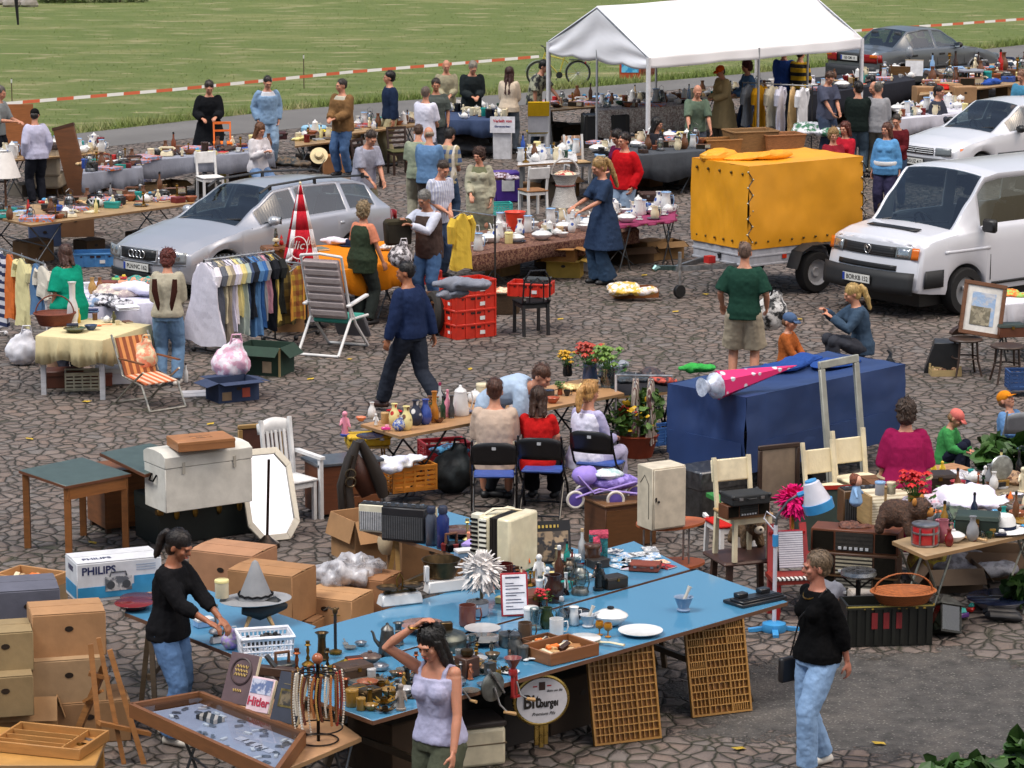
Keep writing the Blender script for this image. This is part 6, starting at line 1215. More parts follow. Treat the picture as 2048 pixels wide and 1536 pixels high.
for a in(('tape_deck',758,1062,'cream tape recorder standing upright','d2cdb8','lgrey',1.02,-18),('tape_deck',813,1080,'black portable radio standing upright','1c1d22','232529',1.25,-18),('flask',863,1090,'grey thermos flask','4c5260','navy',1.),('flask',886,1096,'navy thermos flask with red label band','23306a','navy',1.08),('iron',905,1100,'black iron sewing figure on a stand','16161a',None,1.3,30),('small_box',944,1102,'tall white bottle gift box','white','lilac',1.,70),('small_box',930,1115,'pale blue gift box','lblue','white',.9,20),('book',962,1118,'dark brown leather box','dbrown',None,1.2,30),('accordion',1012,1140,'ivory piano accordion standing on end','ddd3b4',None,1.12,-32),('dish',922,1072,'round brown leather shield','5a3c34',None,1.0),('camera_case',975,1066,'black camera with strap','1c1c1e',None,.8),('camera_case',1000,1070,'second black camera in its case','26221e',None,.7,30),('shoes_pair',985,1078,'pair of black binoculars','black',None,.6,70),('doll',1030,1078,'small orange puppet','orange','rust',.6),('mug',950,1060,'grey tin cup at the far edge','grey',None,.8),('tape_deck',838,1066,'cream radio behind the black one','cbbf9f','lgrey',.95,-18),('stereo',790,1052,'dark cassette deck lying behind','2c2c30','3a3a3c',.45,-18)):
 I(*a)
r=rootat('photo_board','black card of photographs, propped up',1083,1128,.75,12,'behind the accordion','photo board');MB().at(rx=-14).bx(-.26,-.01,0,.26,0,.36).build('card',mat('16161a'),r);MB().at(rx=-14).bx(-.24,-.014,.02,.24,-.0105,.27).build('photographs',mat('2a2a30','print','a08a70',s=.5),r);MB().at(rx=-14).bx(-.2,-.014,.30,.16,-.0105,.325).build('caption',mat('b59a4a','stripex','16161a',s=30),r)
on(.744,T4,'wares on the left blue table')
for a in(('pointed_hat',512,1246,'grey pointed felt hat on a carved stand','8a8c90',None,1.1,25),('carved_stand',518,1252,'black carved stand under the felt hat','lwood','17181a',1.1,10),('plastic_basket',530,1306,'white plastic basket of black bits','dfe2ea','black',1.02,14),('candlestick',432,1264,'ornate silver mirror stand','silver',None,1.0),('kitchen_scale',445,1284,'glass topped kitchen scale by the girl','lgrey','silver',.5,30),('small_box',408,1252,'crumpled pale blue wrapper','lblue','white',.8,30),('tin',445,1250,'flowered biscuit tin in the hands of the girl','cream','lyellow',1.05),('carrier_bag',462,1298,'clear plastic bag with beads','lgrey','lilac',.5),('dish',268,1218,'carved red wood tray stack','6a2c22','dred',.9),('board_game',285,1198,'red framed picture lying flat','7a2a2a','tan',.7,10),('dish',275,1205,'round purple brown tray','5a3036',None,.8)):
 I(*a)
ITEMS[-5][0].location.z+=.22
o=[i[0]for i in ITEMS if i[1].startswith('grey pointed')][0];o.location.z+=.16
def typecase(desc,u,v,rz,w_,h_,seed,lean=14):
 r=rootat('type_case',desc,u,v,0,rz,'leaning under the long blue front table','type case');m=mat('a57838','wood');d=.035;g=MB().at(rx=-lean);g.bx(-w_/2,-.004,0,w_/2,0,h_).build('back_board',mat('94652f','wood'),r);g=MB().at(rx=-lean);t=.016
 g.bx(-w_/2,-d,0,w_/2,-.004,t).bx(-w_/2,-d,h_-t,w_/2,-.004,h_).bx(-w_/2,-d,t,-w_/2+t,-.004,h_-t).bx(w_/2-t,-d,t,w_/2,-.004,h_-t);rg=random.Random(seed);xs=[-w_/2+t,-w_/2+w_*.3,-w_/2+w_*.68,w_/2-t]
 for x in xs[1:3]:g.bx(x-.007,-d,t,x+.007,-.004,h_-t)
 g.build('rim',m,r,0);g=MB().at(rx=-lean);n=12
 for k in range(1,n):z=t+(h_-2*t)*k/n;g.bx(-w_/2+t,-d+.004,z-.004,w_/2-t,-.004,z+.004)
 for c in range(3):
  for k in range(n):
   z0=t+(h_-2*t)*k/n+.004;z1=z0+(h_-2*t)/n-.008;cells=(4,5,4)[c]if seed==1 else rg.choice((4,5,8))
   for q in range(1,cells):x=xs[c]+(xs[c+1]-xs[c])*q/cells;g.bx(x-.003,-d+.006,z0,x+.003,-.004,z1)
 g.build('dividers',mat('b58746','wood'),r,0)
typecase('wooden type case with even small compartments',1254,1484,22,.56,.74,1);typecase('wooden type case with mixed narrow compartments',1442,1428,22,.52,.74,2)
def beer_sign():
 r=rootat('oval_sign','oval white brewery sign with a gilt rim',1082,1520,.0,18,'hanging under the blue table','sign',.97);gd=mat('b79a55','metal',r=.2);z=.36
 MB().tube([(.215*cos(2*pi*i/40),0,z+.19*sin(2*pi*i/40))for i in range(41)],.018,8).build('rim',gd,r);g=MB();g.v=[];g.at(0,-.01,z,rx=90).lathe([(.001,0),(.205,0),(.205,.012),(.001,.012)],40,sy=.88).build('panel',mat('d2d2d8','gloss'),r)
 k=mat('1a1512');text('Bit',.155,k,r,(-.085,-.026,z-.005),(90,0,4),bold=.004,sx=.8);text('burger',.09,k,r,(.062,-.026,z-.022),(90,0,4),bold=.003,sx=.68);text('Premium Pils',.036,k,r,(.01,-.026,z-.105),(90,0,0),shear=.4);text('Bitte ein Bit',.026,k,r,(.10,-.026,z+.075),(90,0,0),shear=.4)
 MB().bx(-.025,-.026,z+.085,.025,-.024,z+.15).build('crest',mat('3a2420'),r);MB().bx(-.075,-.026,z+.112,-.04,-.0245,z+.122).build('red_mark',mat('b02030'),r);MB().bx(.04,-.026,z+.112,.075,-.0245,z+.122).build('red_mark',mat('b02030'),r)
 MB().bx(-.055,-.012,.0,-.02,.012,.20).bx(-.018,-.014,-.02,.018,.014,.20).bx(.02,-.012,.0,.055,.012,.20).build('stem',gd,r,bev=.004);g=MB();[g.rod((x,0,z+.2),(x*1.3,0,z+.27),.006)for x in(-.05,-.02,.02,.05)];g.build('spikes',gd,r);r.location.z=.12
beer_sign()
r=rootat('cool_box','cream leather stool with dark lid',950,1522,.0,20,'under the blue front table behind the woman','stool');MB().bx(-.19,-.17,0,.19,.17,.30).build('body',mat('c9c0a6','plain'),r,bev=.03,seg=2);MB().bx(-.195,-.175,.30,.195,.175,.35).build('lid',mat('2e2624','plain'),r,bev=.015);MB().bx(-.193,-.173,.17,.193,.173,.18).build('seam',mat('6a5c48'),r)
carton('plain brown carton with closed lid, topmost of the stack',134,1300,.56,.42,.34,14,.66,'a87f58',place='left of the girl in black')
carton('greyish carton under the topmost one',134,1392,.56,.42,.34,14,.32,'a08463',place='left of the girl in black')
carton('wide brown carton on the ground at the bottom of the stack',175,1470,.62,.45,.32,14,.0,'8c6a48',place='left of the girl in black')
carton('printed fruit carton with a yellow motif',52,1255,.5,.5,.36,14,.66,'5a5c6a',place='behind the brown carton stack');carton('white and yellow printed carton, upper',8,1330,.42,.4,.30,14,.62,'94805c',place='at the left edge behind the stack');carton('white and yellow printed carton, lower',8,1420,.42,.4,.31,14,.31,'8a7654',place='at the left edge behind the stack')
carton('open banana carton with green printed rim',40,1480,.6,.42,.40,6,.0,'a07c55',60,place='behind the tray of spectacles')
carton('brown carton supporting the tray of toys',60,1228,.5,.42,.30,-18,.40,'8f7a5c',place='behind the brown carton stack')
on(.72,'on the cartons at the left edge',None);I('tray_of_bits',62,1168,'wooden drawer of toy cars and figures','b98a5a',None,1.05,-28)
on(.34,'on a low table at the left edge');board('low_table','low wooden table under the spectacles tray',[(-60,1530),(190,1530),(215,1470),(-40,1450)],.30,mat('b98a4a','wood'),.03,'straight','b98a4a');on(.302,'on the low wooden table at the left edge');I('cutlery_tray',100,1492,'divided wooden tray of spectacles and cutlery','b5834a',None,1.0,-18)
def easel():
 r=rootat('easel','tall folding wooden artist easel',232,1530,.0,10,'in front of the brown carton stack','easel');m=mat('9c6a3a','wood')
 MB().bar((-.10,0,0),(-.16,.16,.90),.04,.05).build('leg',m,r);MB().bar((.22,.0,-.05),(-.02,.12,.86),.04,.05).build('leg',m,r);MB().bar((-.34,.34,0),(-.06,.16,.72),.04,.05).build('leg',m,r);MB().bar((.06,.02,0),(-.10,.14,.95),.035,.045).build('mast',m,r)
 MB().bar((-.12,-.02,.34),(.26,.10,.20),.07,.03).build('tray',m,r);MB().bar((-.18,.14,.68),(-.02,.12,.64),.05,.03).build('cross_bar',m,r);MB().bar((-.22,.22,.44),(-.08,.08,.56),.022,.022).build('brace',m,r)
easel()
r=rootat('music_stand','dark folded music stand legs',42,1360,.25,0,'in front of the left cartons','stand');[MB().bar((x,0,0),(x+.12,0,.34),.018,.02).build('leg',mat('3a2620','wood'),r)for x in(-.08,.04)];MB().bar((.03,0,.34),(.19,0,.36),.04,.03).build('head',mat('6a4030','wood'),r)
board('trestle_table','low board table under the beads and display case',[(520,1560),(722,1474),(610,1392),(330,1420)],.60,mat('b98f68','wood'),.03,'x','6c7074')
def vitrine():
 z=.70;P=[G(u,v,z)for u,v in((262,1412),(552,1545),(607,1468),(400,1388))];c=sum(P,V())/4;r=thing('display_case',None,'display case',(c.x,c.y,.62));note(r,'flat wooden display case with a glass lid full of small silver','on the low board table');q=[V((p.x-c.x,p.y-c.y,0))for p in P];wd=mat('7a4e2c','wood')
 def pr(s,a,b,nm,m):g=MB();n=4;g.add([(p*s).to_tuple()[:2]+(a,)for p in q]+[(p*s).to_tuple()[:2]+(b,)for p in q],[(3,2,1,0),(4,5,6,7)]+[(i,(i+1)%4,4+(i+1)%4,4+i)for i in range(4)]);return g.build(nm,m,r,0)
 pr(.96,0,.02,'floor',mat('a2a5b4','cloth'))
 for i in range(4):a,b=q[i],q[(i+1)%4];MB().bar((a.x,a.y,.05),(b.x,b.y,.05),.035,.10).build('side',wd,r)
 g=MB();g.add([(p*.955).to_tuple()[:2]+(.08,)for p in q],[(0,1,2,3)]);g.build('glass_lid',mat('dfe6ee','glass',s=.6),r,0);rg=random.Random(5)
 def sp(s,t):return q[0].lerp(q[1],s).lerp(q[3].lerp(q[2],s),t)
 for i in range(46):p=sp(rg.uniform(.08,.92),rg.uniform(.1,.9));MB().at(p.x,p.y,.022,rz=rg.uniform(0,180)).bx(-.03,-.012,0,.03,.012,.012).build('silver_trinket' if i%3 else 'price_tag',mat('silver','metal')if i%3 else mat('white'),r)
 for i in range(10):p=sp(.62+.26*(i%5)/5,.12+.4*(i//5));MB().at(p.x,p.y,.022,rz=-48).bx(-.05,-.035,0,.05,.035,.004).build('paper_slip',mat('d5d4da','stripey','a8a6b4',s=60),r)
 p=sp(.3,.65);MB().at(p.x,p.y,.022,rz=-45).bx(-.10,-.05,0,.10,.05,.03).build('spoon_box',mat('2c2a28','stripex','c9b9a8',s=18),r)
vitrine()
def cover_book(desc,u,v,c,w_,h_,rz,fn):
 r=rootat('album',desc,u,v,.71,rz,'propped behind the display case','book');MB().at(rx=-24).bx(-w_/2,0,0,w_/2,.035,h_).build('cover',mat(c,'plain',r=.6),r,bev=.004);MB().at(rx=-24).bx(w_/2-.004,.004,.004,w_/2+.003,.031,h_-.004).build('pages',mat('cream'),r);t=thing('title_panel');del t['category'];t.parent=r;t.rotation_euler=(R(-24),0,0);fn(t)
def f1(t):MB().tube([(.085*cos(2*pi*i/28),-.003,.24+.095*sin(2*pi*i/28))for i in range(29)],.008,5).build('medallion',mat('3a2a2c'),t);gilt=mat('b59a5a');[MB().tube([(x,-.005,z+.010*sin(x*260+z*90))for x in[-.055+.0055*i for i in range(21)]],.0045,4).build('title_line',gilt,t)for z in(.275,.245,.215)];MB().tube([(x,-.005,.10+.009*sin(x*300))for x in[-.035+.005*i for i in range(15)]],.0045,4).build('title_line',gilt,t)
def f2(t):text('Hitler',.088,mat('a8203c'),t,(0,-.004,.07),bold=.002,name='title',sx=.9);MB().bx(-.09,-.004,.13,.09,-.001,.235).build('cover_photo',mat('b8bccc','blotch','5a6a90'),t)
def f3(t):MB().bx(-.075,-.004,.11,.075,-.001,.24).build('gilt_panel',mat('8d7a4c','metal'),t);MB().bx(-.06,-.007,.125,.06,-.004,.225).build('panel_picture',mat('2a2622','blotch','6a5c44'),t);MB().bx(-.06,-.003,.272,.06,-.001,.278).build('title_line',mat('6d6248'),t)
cover_book('brown album with a round gilt title',468,1408,'5a464a',.25,.37,-32,f1);cover_book('pink and white paperback with a red title',512,1424,'d2b8c0',.20,.25,-32,f2);cover_book('dark blue art album with a gilt picture',565,1446,'2c3140',.23,.36,-32,f3)
def beads():
 r=rootat('bead_stand','wire carousel hung with many bead necklaces',637,1482,.60,0,'on the low board table','necklace stand');k=mat('2a2420','metal');g=MB();rg=random.Random(9)
 for rad,z in((.14,.01),(.17,.10),(.13,.50)):g.tube([(rad*cos(2*pi*i/30),rad*sin(2*pi*i/30),z)for i in range(31)],.006,5)
 g.rod((0,0,0),(0,0,.60),.012);[g.rod((0,0,.5),(.13*cos(a),.13*sin(a),.5),.005)for a in[2*pi*i/8 for i in range(8)]];g.build('wire_frame',k,r);MB().ell((0,0,.60),.04).build('knob',mat('copper','gloss'),r)
 for n in range(34):
  a=2*pi*n/34;rad=.135+.02*(n%3);L=rg.uniform(.26,.42);c=rg.choice(['d8d0c0','6a3a28','8c2420','b08a4a','3a2a24','c9a070','7a5a3a','e0dcd4','50281e','a86a3a']);g=MB();k2=22
  for i in range(k2):q=i/(k2-1);w_=.016*sin(pi*q)+.004;g.ell(((rad+.01*sin(q*3))*cos(a)+w_*sin(a),(rad+.01*sin(q*3))*sin(a)-w_*cos(a),.5-L*q),.0085+.003*(n%2),5,4)
  g.build('necklace',mat(c,'gloss'),r)
beads()
for u,v,w_,d,c in((800,1530,.6,'dark carton added to deepen the shade under the blue front table, left','4a3828'),(1120,1440,.7,'dark carton added to deepen the shade under the blue front table, right','3f3024'),(1010,1470,.5,'dark crate added to deepen the shade behind the oval sign','2f2a28')):carton(d,u,v,w_,.5,.42,44,0,c)  # dark boxes added so the space under the blue tables goes black
# == left and middle stalls
gt=board('work_table','square oak table with dark green top',[(38,940),(132,972),(262,947),(165,914)],.76,mat('41504d','plain',r=.4),.025,'straight','8f5a2c',edge='6b3d24',place='standing alone on the cobbles')
for a_,b_ in((0,1),(1,2),(2,3),(3,0)):
 q=[V(v.co)for v in gt.children[0].data.vertices[4:8]];x=q[a_]*.93;y=q[b_]*.93;MB().bar((x.x,x.y,.67),(y.x,y.y,.67),.02,.11).build('apron',mat('8f5a2c','wood'),gt)
board('drop_leaf_table','reddish drop leaf table with a raised flap',[(200,905),(290,948),(400,915),(300,886)],.80,mat('41504d','plain',r=.4),.03,None,edge='6b3d24',place='behind the white trunk')
d_=rootat('cabinet_side','brown cupboard below the drop leaf',265,1050,0,28,'behind the white trunk','cupboard');MB().cb(.75,.5,.05,.62).build('carcass',mat('7a4a26','wood'),d_,bev=.006);[MB().cb(.05,.05,0,.05,x,y).build('foot',mat('4a2c18','wood'),d_)for x in(-.33,.33)for y in(-.2,.2)];MB().bx(-.36,-.262,.1,.36,-.25,.58).build('door',mat('85522c','wood'),d_)
r=rootat('travel_trunk','black travel trunk with brass locks',392,1068,0,33,'under the white trunk','trunk');MB().cb(1.06,.52,0,.40).build('chest',mat('1b2220','plain'),r,bev=.01);MB().cb(1.07,.53,.30,.46).build('lid',mat('1f2725','plain'),r,bev=.012)
for x in(-.34,-.14,.12,.34):MB().ell((x,-.272,.30),(.03,.012,.06),10,8).build('lock',mat('9a7a3c','metal'),r)
MB().ell((-.01,-.27,.36),(.045,.012,.03)).build('lock_plate',mat('9a7a3c','metal'),r);[MB().cb(.07,.07,z,z+.06,x,y).build('corner',mat('8a6a3a','metal'),r,bev=.01)for x in(-.51,.51)for y in(-.24,)for z in(.40,.30)]
r=rootat('domed_trunk','white painted trunk with a domed lid',398,1006,.46,33,'standing on the black trunk','trunk');wt=mat('ceccc4','card');MB().cb(.92,.44,0,.42).build('chest',wt,r,bev=.006);g=MB();g.prism([(-.225,.425),(.225,.425),(.225,.53),(.15,.565),(0,.575),(-.15,.565),(-.225,.53)],-.465,.465);g.v=[V((p.z,p.x,p.y))for p in g.v];g.build('lid',wt,r,20,bev=.004)
for x in(-.27,.27):MB().bx(x-.015,-.232,.36,x+.015,-.224,.47).build('hinge',mat('a8a49a'),r)
MB().tube([(-.466,.05,.34),(-.50,.04,.28),(-.50,-.04,.28),(-.466,-.05,.34)],.009,6).build('handle',mat('1c1c1c','metal'),r)
r=rootat('wooden_case','flat tan wooden paint case',402,893,1.05,24,'lying on the white trunk','case');MB().cb(.56,.36,0,.085).build('box',mat('a56f44','wood'),r,bev=.005);MB().cb(.565,.365,.06,.095).build('lid',mat('aa7448','wood'),r,bev=.005);MB().cb(.2,.12,.095,.0965).build('stencil',mat('7a5434','blotch','a87246'),r)
def armchair():
 r=plain_chair('white slatted garden armchair',580,955,40,'white','white','none','behind the octagonal mirror',.42,1.,'garden_armchair',.98);m=mat('white','gloss',r=.4)
 for k in range(7):x=-.15+k*.05;MB().bar((x,.185,.5),(x*1.02,.24,.86),.032 if k%2 else .02,.016).build('slat',m,r)
 MB().grid(lambda u,v:(-.2+.4*u,.236+.02*v,.84+.10*v+.05*sin(pi*u)*v),10,2).build('top_rail',m,r,60,thick=.03)
 for x in(-.23,.23):MB().bar((x,.2,.64),(x,-.24,.62),.06,.03).build('armrest',m,r);MB().bar((x,-.2,0),(x,-.2,.62),.04,.04).build('arm_post',m,r)
armchair()
I('framed_picture',522,958,'gilt wooden picture frame','9a7a48','4a2a20',1.0,22,z=0,place='behind the white garden armchair')
r=rootat('octagonal_mirror','tall octagonal mirror in a white frame',552,1082,0,24,'leaning upright on the cobbles','mirror',1.02);ln_=-24;P8=[(-.14,0),(.14,0),(.26,.16),(.26,.74),(.14,.90),(-.14,.90),(-.26,.74),(-.26,.16)];g=MB().at(rx=ln_)
for i in range(8):
 a,c=P8[i],P8[(i+1)%8];k=.80;m0=.45;f=lambda p,s:(p[0]*s,(p[1]-m0)*(s if s==1 else .86)+m0);A,B,C2,D2=f(a,1),f(c,1),f(c,k),f(a,k);g.add([(p[0],y,p[1])for y in(-.03,0)for p in(A,B,C2,D2)],[(0,1,2,3),(7,6,5,4),(0,4,5,1),(2,6,7,3),(1,5,6,2),(3,7,4,0)])
g.build('frame',mat('cfc8b8','gloss'),r,20,bev=.004);g=MB().at(rx=ln_);g.add([(x*.82,-.008,(z-.45)*.88+.45)for x,z in P8],[tuple(range(8))]);g.build('mirror_glass',mat('f4f4fa','mirror'),r,0)
r=rootat('pole_stand','rusty thin pole on a round foot',534,1094,0,0,'in front of the octagonal mirror','stand');MB().rod((0,0,0),(.03,0,.86),.014).build('pole',mat('4a3a34','metal'),r);MB().lathe([(.13,0),(.12,.04),(.05,.09),(.02,.12)],18).build('foot',mat('4c423c','metal'),r)
r=rootat('chest_of_drawers','small brown chest of drawers with slate top',686,1022,0,26,'behind the open carton','commode');wd=mat('6a3a20','wood');MB().cb(.66,.40,.03,.52).build('carcass',wd,r,bev=.006);MB().cb(.72,.45,.52,.55).build('top',mat('4a4f56','plain',r=.35),r,bev=.005)
for k in range(3):d_=MB().bx(-.05,-.212,.06+k*.15,.31,-.2,.19+k*.15).build('drawer',mat('74421f','wood'),r,bev=.004);MB().tube([(.08,-.214,.12+k*.15),(.09,-.235,.11+k*.15),(.17,-.235,.11+k*.15),(.18,-.214,.12+k*.15)],.007).build('handle',mat('4a3a26','metal'),d_)
r=rootat('horse_collar','old dark leather horse collar standing on end',722,1058,.0,15,'leaning on the chest of drawers','horse collar');lt=mat('2c2622','plain',r=.45);MB().tube([(-.03,0,.88),(-.10,0,.70),(-.16,0,.45),(-.14,0,.2),(-.06,0,.02)],[.04,.065,.08,.085,.05],12).tube([(.0,0,.88),(.10,.03,.68),(.20,.05,.45),(.24,.06,.3)],[.04,.065,.075,.05],12).build('padding',lt,r);MB().tube([(-.09,-.07,.76),(-.18,-.08,.45),(-.16,-.08,.15)],.016).build('hame',mat('4a4038','metal'),r);[MB().tube([(-.12+.05*cos(2*pi*i/14),-.10,z+.05*sin(2*pi*i/14))for i in range(15)],.009,5).build('ring',mat('6a5c48','metal'),r)for z in(.5,.58)];MB().add([(-.05,.0,.8),(.10,.02,.6),(.2,.05,.36),(.02,.05,.3),(-.1,.03,.5)],[(0,1,2,3,4)]).build('lining',mat('4a2618','plain'),r,thick=.01)
r=rootat('wire_stool','thin brass stool carrying a yellow tool case',735,985,0,10,'in front of the plank table','stool');[MB().rod((x,y,0),(x*.8,y*.8,.5),.01).build('leg',mat('8a6a3a','metal'),r)for x in(-.2,.2)for y in(-.14,.14)];MB().cb(.42,.3,.49,.51).build('seat',mat('a88a4a','wood'),r);on(.512,'on the thin brass stool');I('suitcase',735,888,'flat yellow tool case','c8a428','c8a428',.72,14);I('figurine',690,872,'pink and blue toy figure','pink','blue',1.6,z=.6,place='at the left end of the plank table');I('plate',740,876,'white plastic tray','white','navy',1.1,z=.64)
I('slatted_crate',817,1000,'orange plastic slatted crate','c87f28',None,.95,26,z=0,place='on the cobbles behind the chest of drawers',dz=.12);I('clothes_heap',800,936,'white blue checked tea towel heap','c8cce0','white',.9,20,z=.42,place='on the orange slatted crate');I('slatted_crate',888,930,'dark red slatted crate of odds','8c1e26',None,.95,18,z=0,place='under the plank table');I('clothes_heap',900,905,'dark bundle with a blue cloth','3a3f58','sky',.7,0,z=.22,place='in the dark red slatted crate');I('carrier_bag',905,985,'bulky dark backpack','1c2224','2a3234',1.6,0,z=0,place='behind the first folding chair')
carton('large open brown carton with raised flaps',745,1112,.62,.5,.42,30,0,'a27b54',62,place='under the narrow blue table');carton('brown carton, left one of a taped pair',468,1190,.62,.46,.42,-24,.28,'a87c5c',place='behind the left blue table');carton('brown carton, right one of a taped pair',545,1232,.62,.44,.42,-24,.26,'a0764f',place='behind the left blue table')
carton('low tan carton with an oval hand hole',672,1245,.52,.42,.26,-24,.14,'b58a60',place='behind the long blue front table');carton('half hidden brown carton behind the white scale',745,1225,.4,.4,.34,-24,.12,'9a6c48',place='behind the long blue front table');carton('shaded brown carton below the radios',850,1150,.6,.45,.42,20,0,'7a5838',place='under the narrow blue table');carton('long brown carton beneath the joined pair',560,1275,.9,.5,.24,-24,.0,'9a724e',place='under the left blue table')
r=rootat('plastic_wrap','crumpled heap of clear plastic wrap',690,1160,.42,0,'on the cartons behind the blue tables','plastic wrap');MB().ell((0,0,.05),(.26,.2,.13),18,10).ell((.14,.1,.08),(.2,.16,.12)).build('film',mat('b8b8be','film'),r,0,vox=.03,disp=.20,dsc=.11);I('vase',775,1150,'cream floor pot with a red motif','b9a688','dred',1.5,z=0,dz=.2,place='under the narrow blue table')
def printed_carton():
 r=carton('white printed radio carton with blue bands',228,1188,.70,.38,.32,22,.742,'c9cbd0',place='on the left blue table',hole=False,tape=False);k=mat('1c2450');b2=mat('2f86b4')
 text('PHILIPS',.088,k,r,(-.17,-.192,.255),(90,0,0),bold=.002);text('PHILIPS',.062,k,r,(-.352,0,.255),(90,0,-90),bold=.001,sx=.75);text('PHILIPS',.075,k,r,(-.16,-.09,.3325),(0,0,0),bold=.002)
 MB().bx(-.345,-.1935,.03,.345,-.190,.125).build('blue_band',b2,r);MB().bx(-.353,-.17,.03,-.350,.17,.14).build('blue_band',b2,r);MB().bx(.12,-.1945,.03,.345,-.191,.19).build('blue_band',b2,r)
 MB().bx(-.12,-.197,.08,.10,-.1945,.20).build('radio_picture',mat('b4b6b8','blotch','5a6068',s=.8),r,bev=.001);[MB().at(x,-.198,.13,rx=90).lathe([(.001,0),(.034,0),(.034,.002),(.001,.002)],16).build('speaker_picture',mat('3c4248'),r)for x in(-.075,.055)];MB().tube([(-.08,-.197,.20),(-.07,-.197,.235),(.05,-.197,.235),(.06,-.197,.20)],.005,5).build('handle_picture',mat('3c4248'),r);[MB().bx(.14,-.1935,.275-i*.02,.30,-.1915,.283-i*.02).build('print_line',mat('9aa4b4'),r)for i in range(3)]
printed_carton()
# ---- the plank table with vases and the family behind it
board('plank_table','long plank table crowded with vases',[(800,872),(1248,786),(1165,757),(722,848)],.72,mat('b58a60','wood'),.028,'x','2a2c30')
for a in(('vase',744,838,'white ruffled china vase','white',None,.75),('bowl',722,842,'pinkish gourd bowl','salmon',None,.55),('tin',770,846,'bamboo pencil pot','lwood',None,.8),('vase',789,850,'cream pot stuffed with red wool','lyellow','red',.95),('clothes_heap',789,826,'red woollen ball','b02030',None,.3),('vase',813,860,'yellow vase painted with flowers','lyellow','brown',1.05),('vase',832,850,'blue white diamond pattern vase','navy','white',1.1),('vase',851,848,'plain cobalt blue vase','3a4f9a',None,1.1),('slim_vase',869,844,'tall ochre double gourd vase','b8762c',None,1.15),('posy',866,826,'bunch of dried brown flowers','6a4020','b8762c',.6),('bottle',886,838,'dark green bottle','dgreen','black',.8),('bottle',895,834,'pale pink bottle','pink','pink',.95),('slim_vase',903,836,'slim dark iron vase','dgrey',None,.85),('bottle',880,822,'bottle with a magenta tip','lgrey','magenta',1.0),('coffee_pot',921,830,'tall white china coffee pot','white',None,1.25,20),('teapot',950,806,'white enamel jug lying behind the coffee pot','white',None,1.0,160),('tin',965,800,'ivory cylinder candle','cream',None,1.3),('carrier_bag',798,862,'small clear bag of trinkets','lgrey','blue',.45),('toy',772,862,'pink toy box','hotpink','pink',.8),('figurine',752,852,'tiny porcelain dog','white','tan',.8),('dish',938,826,'grey blue gravy dish','6a6a80',None,.4),('bowl',878,845,'brown clay bowl','brown',None,.55),('coffee_pot',1035,815,'blue and white delft coffee pot','d0d6e4','blue',1.2,0),('mug',1050,810,'dark red striped mug','dred','white',1.5),('mug',1015,806,'cream mug behind the seated man','cream',None,1.1),('bowl',1075,800,'dark serving bowl','black',None,.9),('posy',1120,790,'small potted green plant','4a6a2c','terracotta',.5),('saucepan',1098,792,'dark enamel saucepan','dgrey',None,.6,40),('cup',1134,792,'black coffee cup','black',None,.9),('clothes_heap',1155,782,'heap of walnuts and potatoes','b09460','lyellow',.55),('bowl',1180,775,'wooden bowl of walnuts','lwood','tan',1.0),('bowl',1105,806,'terracotta flower saucer','terracotta',None,.8),('posy',1180,764,'tall bushy bouquet with red tips in a blue jar','b04030','3a4a6a',1.45),('posy',1216,774,'leafy green bouquet in a glass jar','6a8a3a',None,1.5),('posy',1135,752,'yellow sunflower bunch','d0a01c','black',.95)):
 I(*a)
board('clothes_table','low black table heaped with dark clothes',[(1235,792),(1345,782),(1330,745),(1195,745)],.62,mat('26262a','cloth'),.03,'x','1c1c1e',place='behind the plank table')
for i,(u,v,c,c2)in enumerate(((1240,755,'20242c','2c3a44'),(1270,762,'1c2026','34404a'),(1230,735,'3a4450','8f949c'),(1300,750,'2a2c34','4a3a3a'),(1310,765,'22242a','b84a3a'))):I('clothes_heap',u,v,('dark folded trousers','black jumper heap','grey knitted heap','mixed dark garments','black cloth with a coral strip')[i],c,c2,.8,i*40)
I('clothes_heap',1395,745,'bright green shirt hanging over','3aa04a',None,.7,30,z=1.08,place='on the left rim of the blue trailer')
rail_clothes('low white drying rail',(1232,750),(1345,752),.90,[(.35,mat('b9b0a4','stripex','6a4a4a',s=34),.62,.12,0,'striped beige trousers, left leg side'),(.62,mat('b9b0a4','stripex','6a4a4a',s=34),.70,.12,0,'striped beige trousers, longer side')],'between the plank table and the blue trailer',(1,0),'c8c8cc',False)
r=rootat('flower_tub','terracotta tub of yellow and green plants',1275,912,0,0,'left of the blue trailer','flower tub');MB().lathe([(.16,0),(.22,.22),(.235,.24)],20).build('tub',mat('8c3c24','plain'),r);rg=random.Random(4);foliage(r,[((0,0,.42),.26),((.1,0,.6),.16),((-.15,0,.4),.16)],420,.10,mat('4f7030','leaf'),rg);foliage(r,[((0,-.1,.5),.2),((.05,0,.36),.24)],46,.07,mat('c9a01c','plain'),rg,'blossoms');foliage(r,[((-.12,-.1,.5),.1)],16,.06,mat('b0241c','plain'),rg,'red_blossoms')
I('slatted_crate',1318,905,'blue plastic crate with red straps','3a6ab0',None,.7,30,z=0,dz=.1,place='beside the blue trailer')
folding_chair('blue seated folding chair of the man in beige',988,948,180,group='blue folding chairs');folding_chair('blue seated folding chair of the woman in red',1086,938,172,group='blue folding chairs');folding_chair('blue seated folding chair of the blonde in white',1200,925,158,group='blue folding chairs')
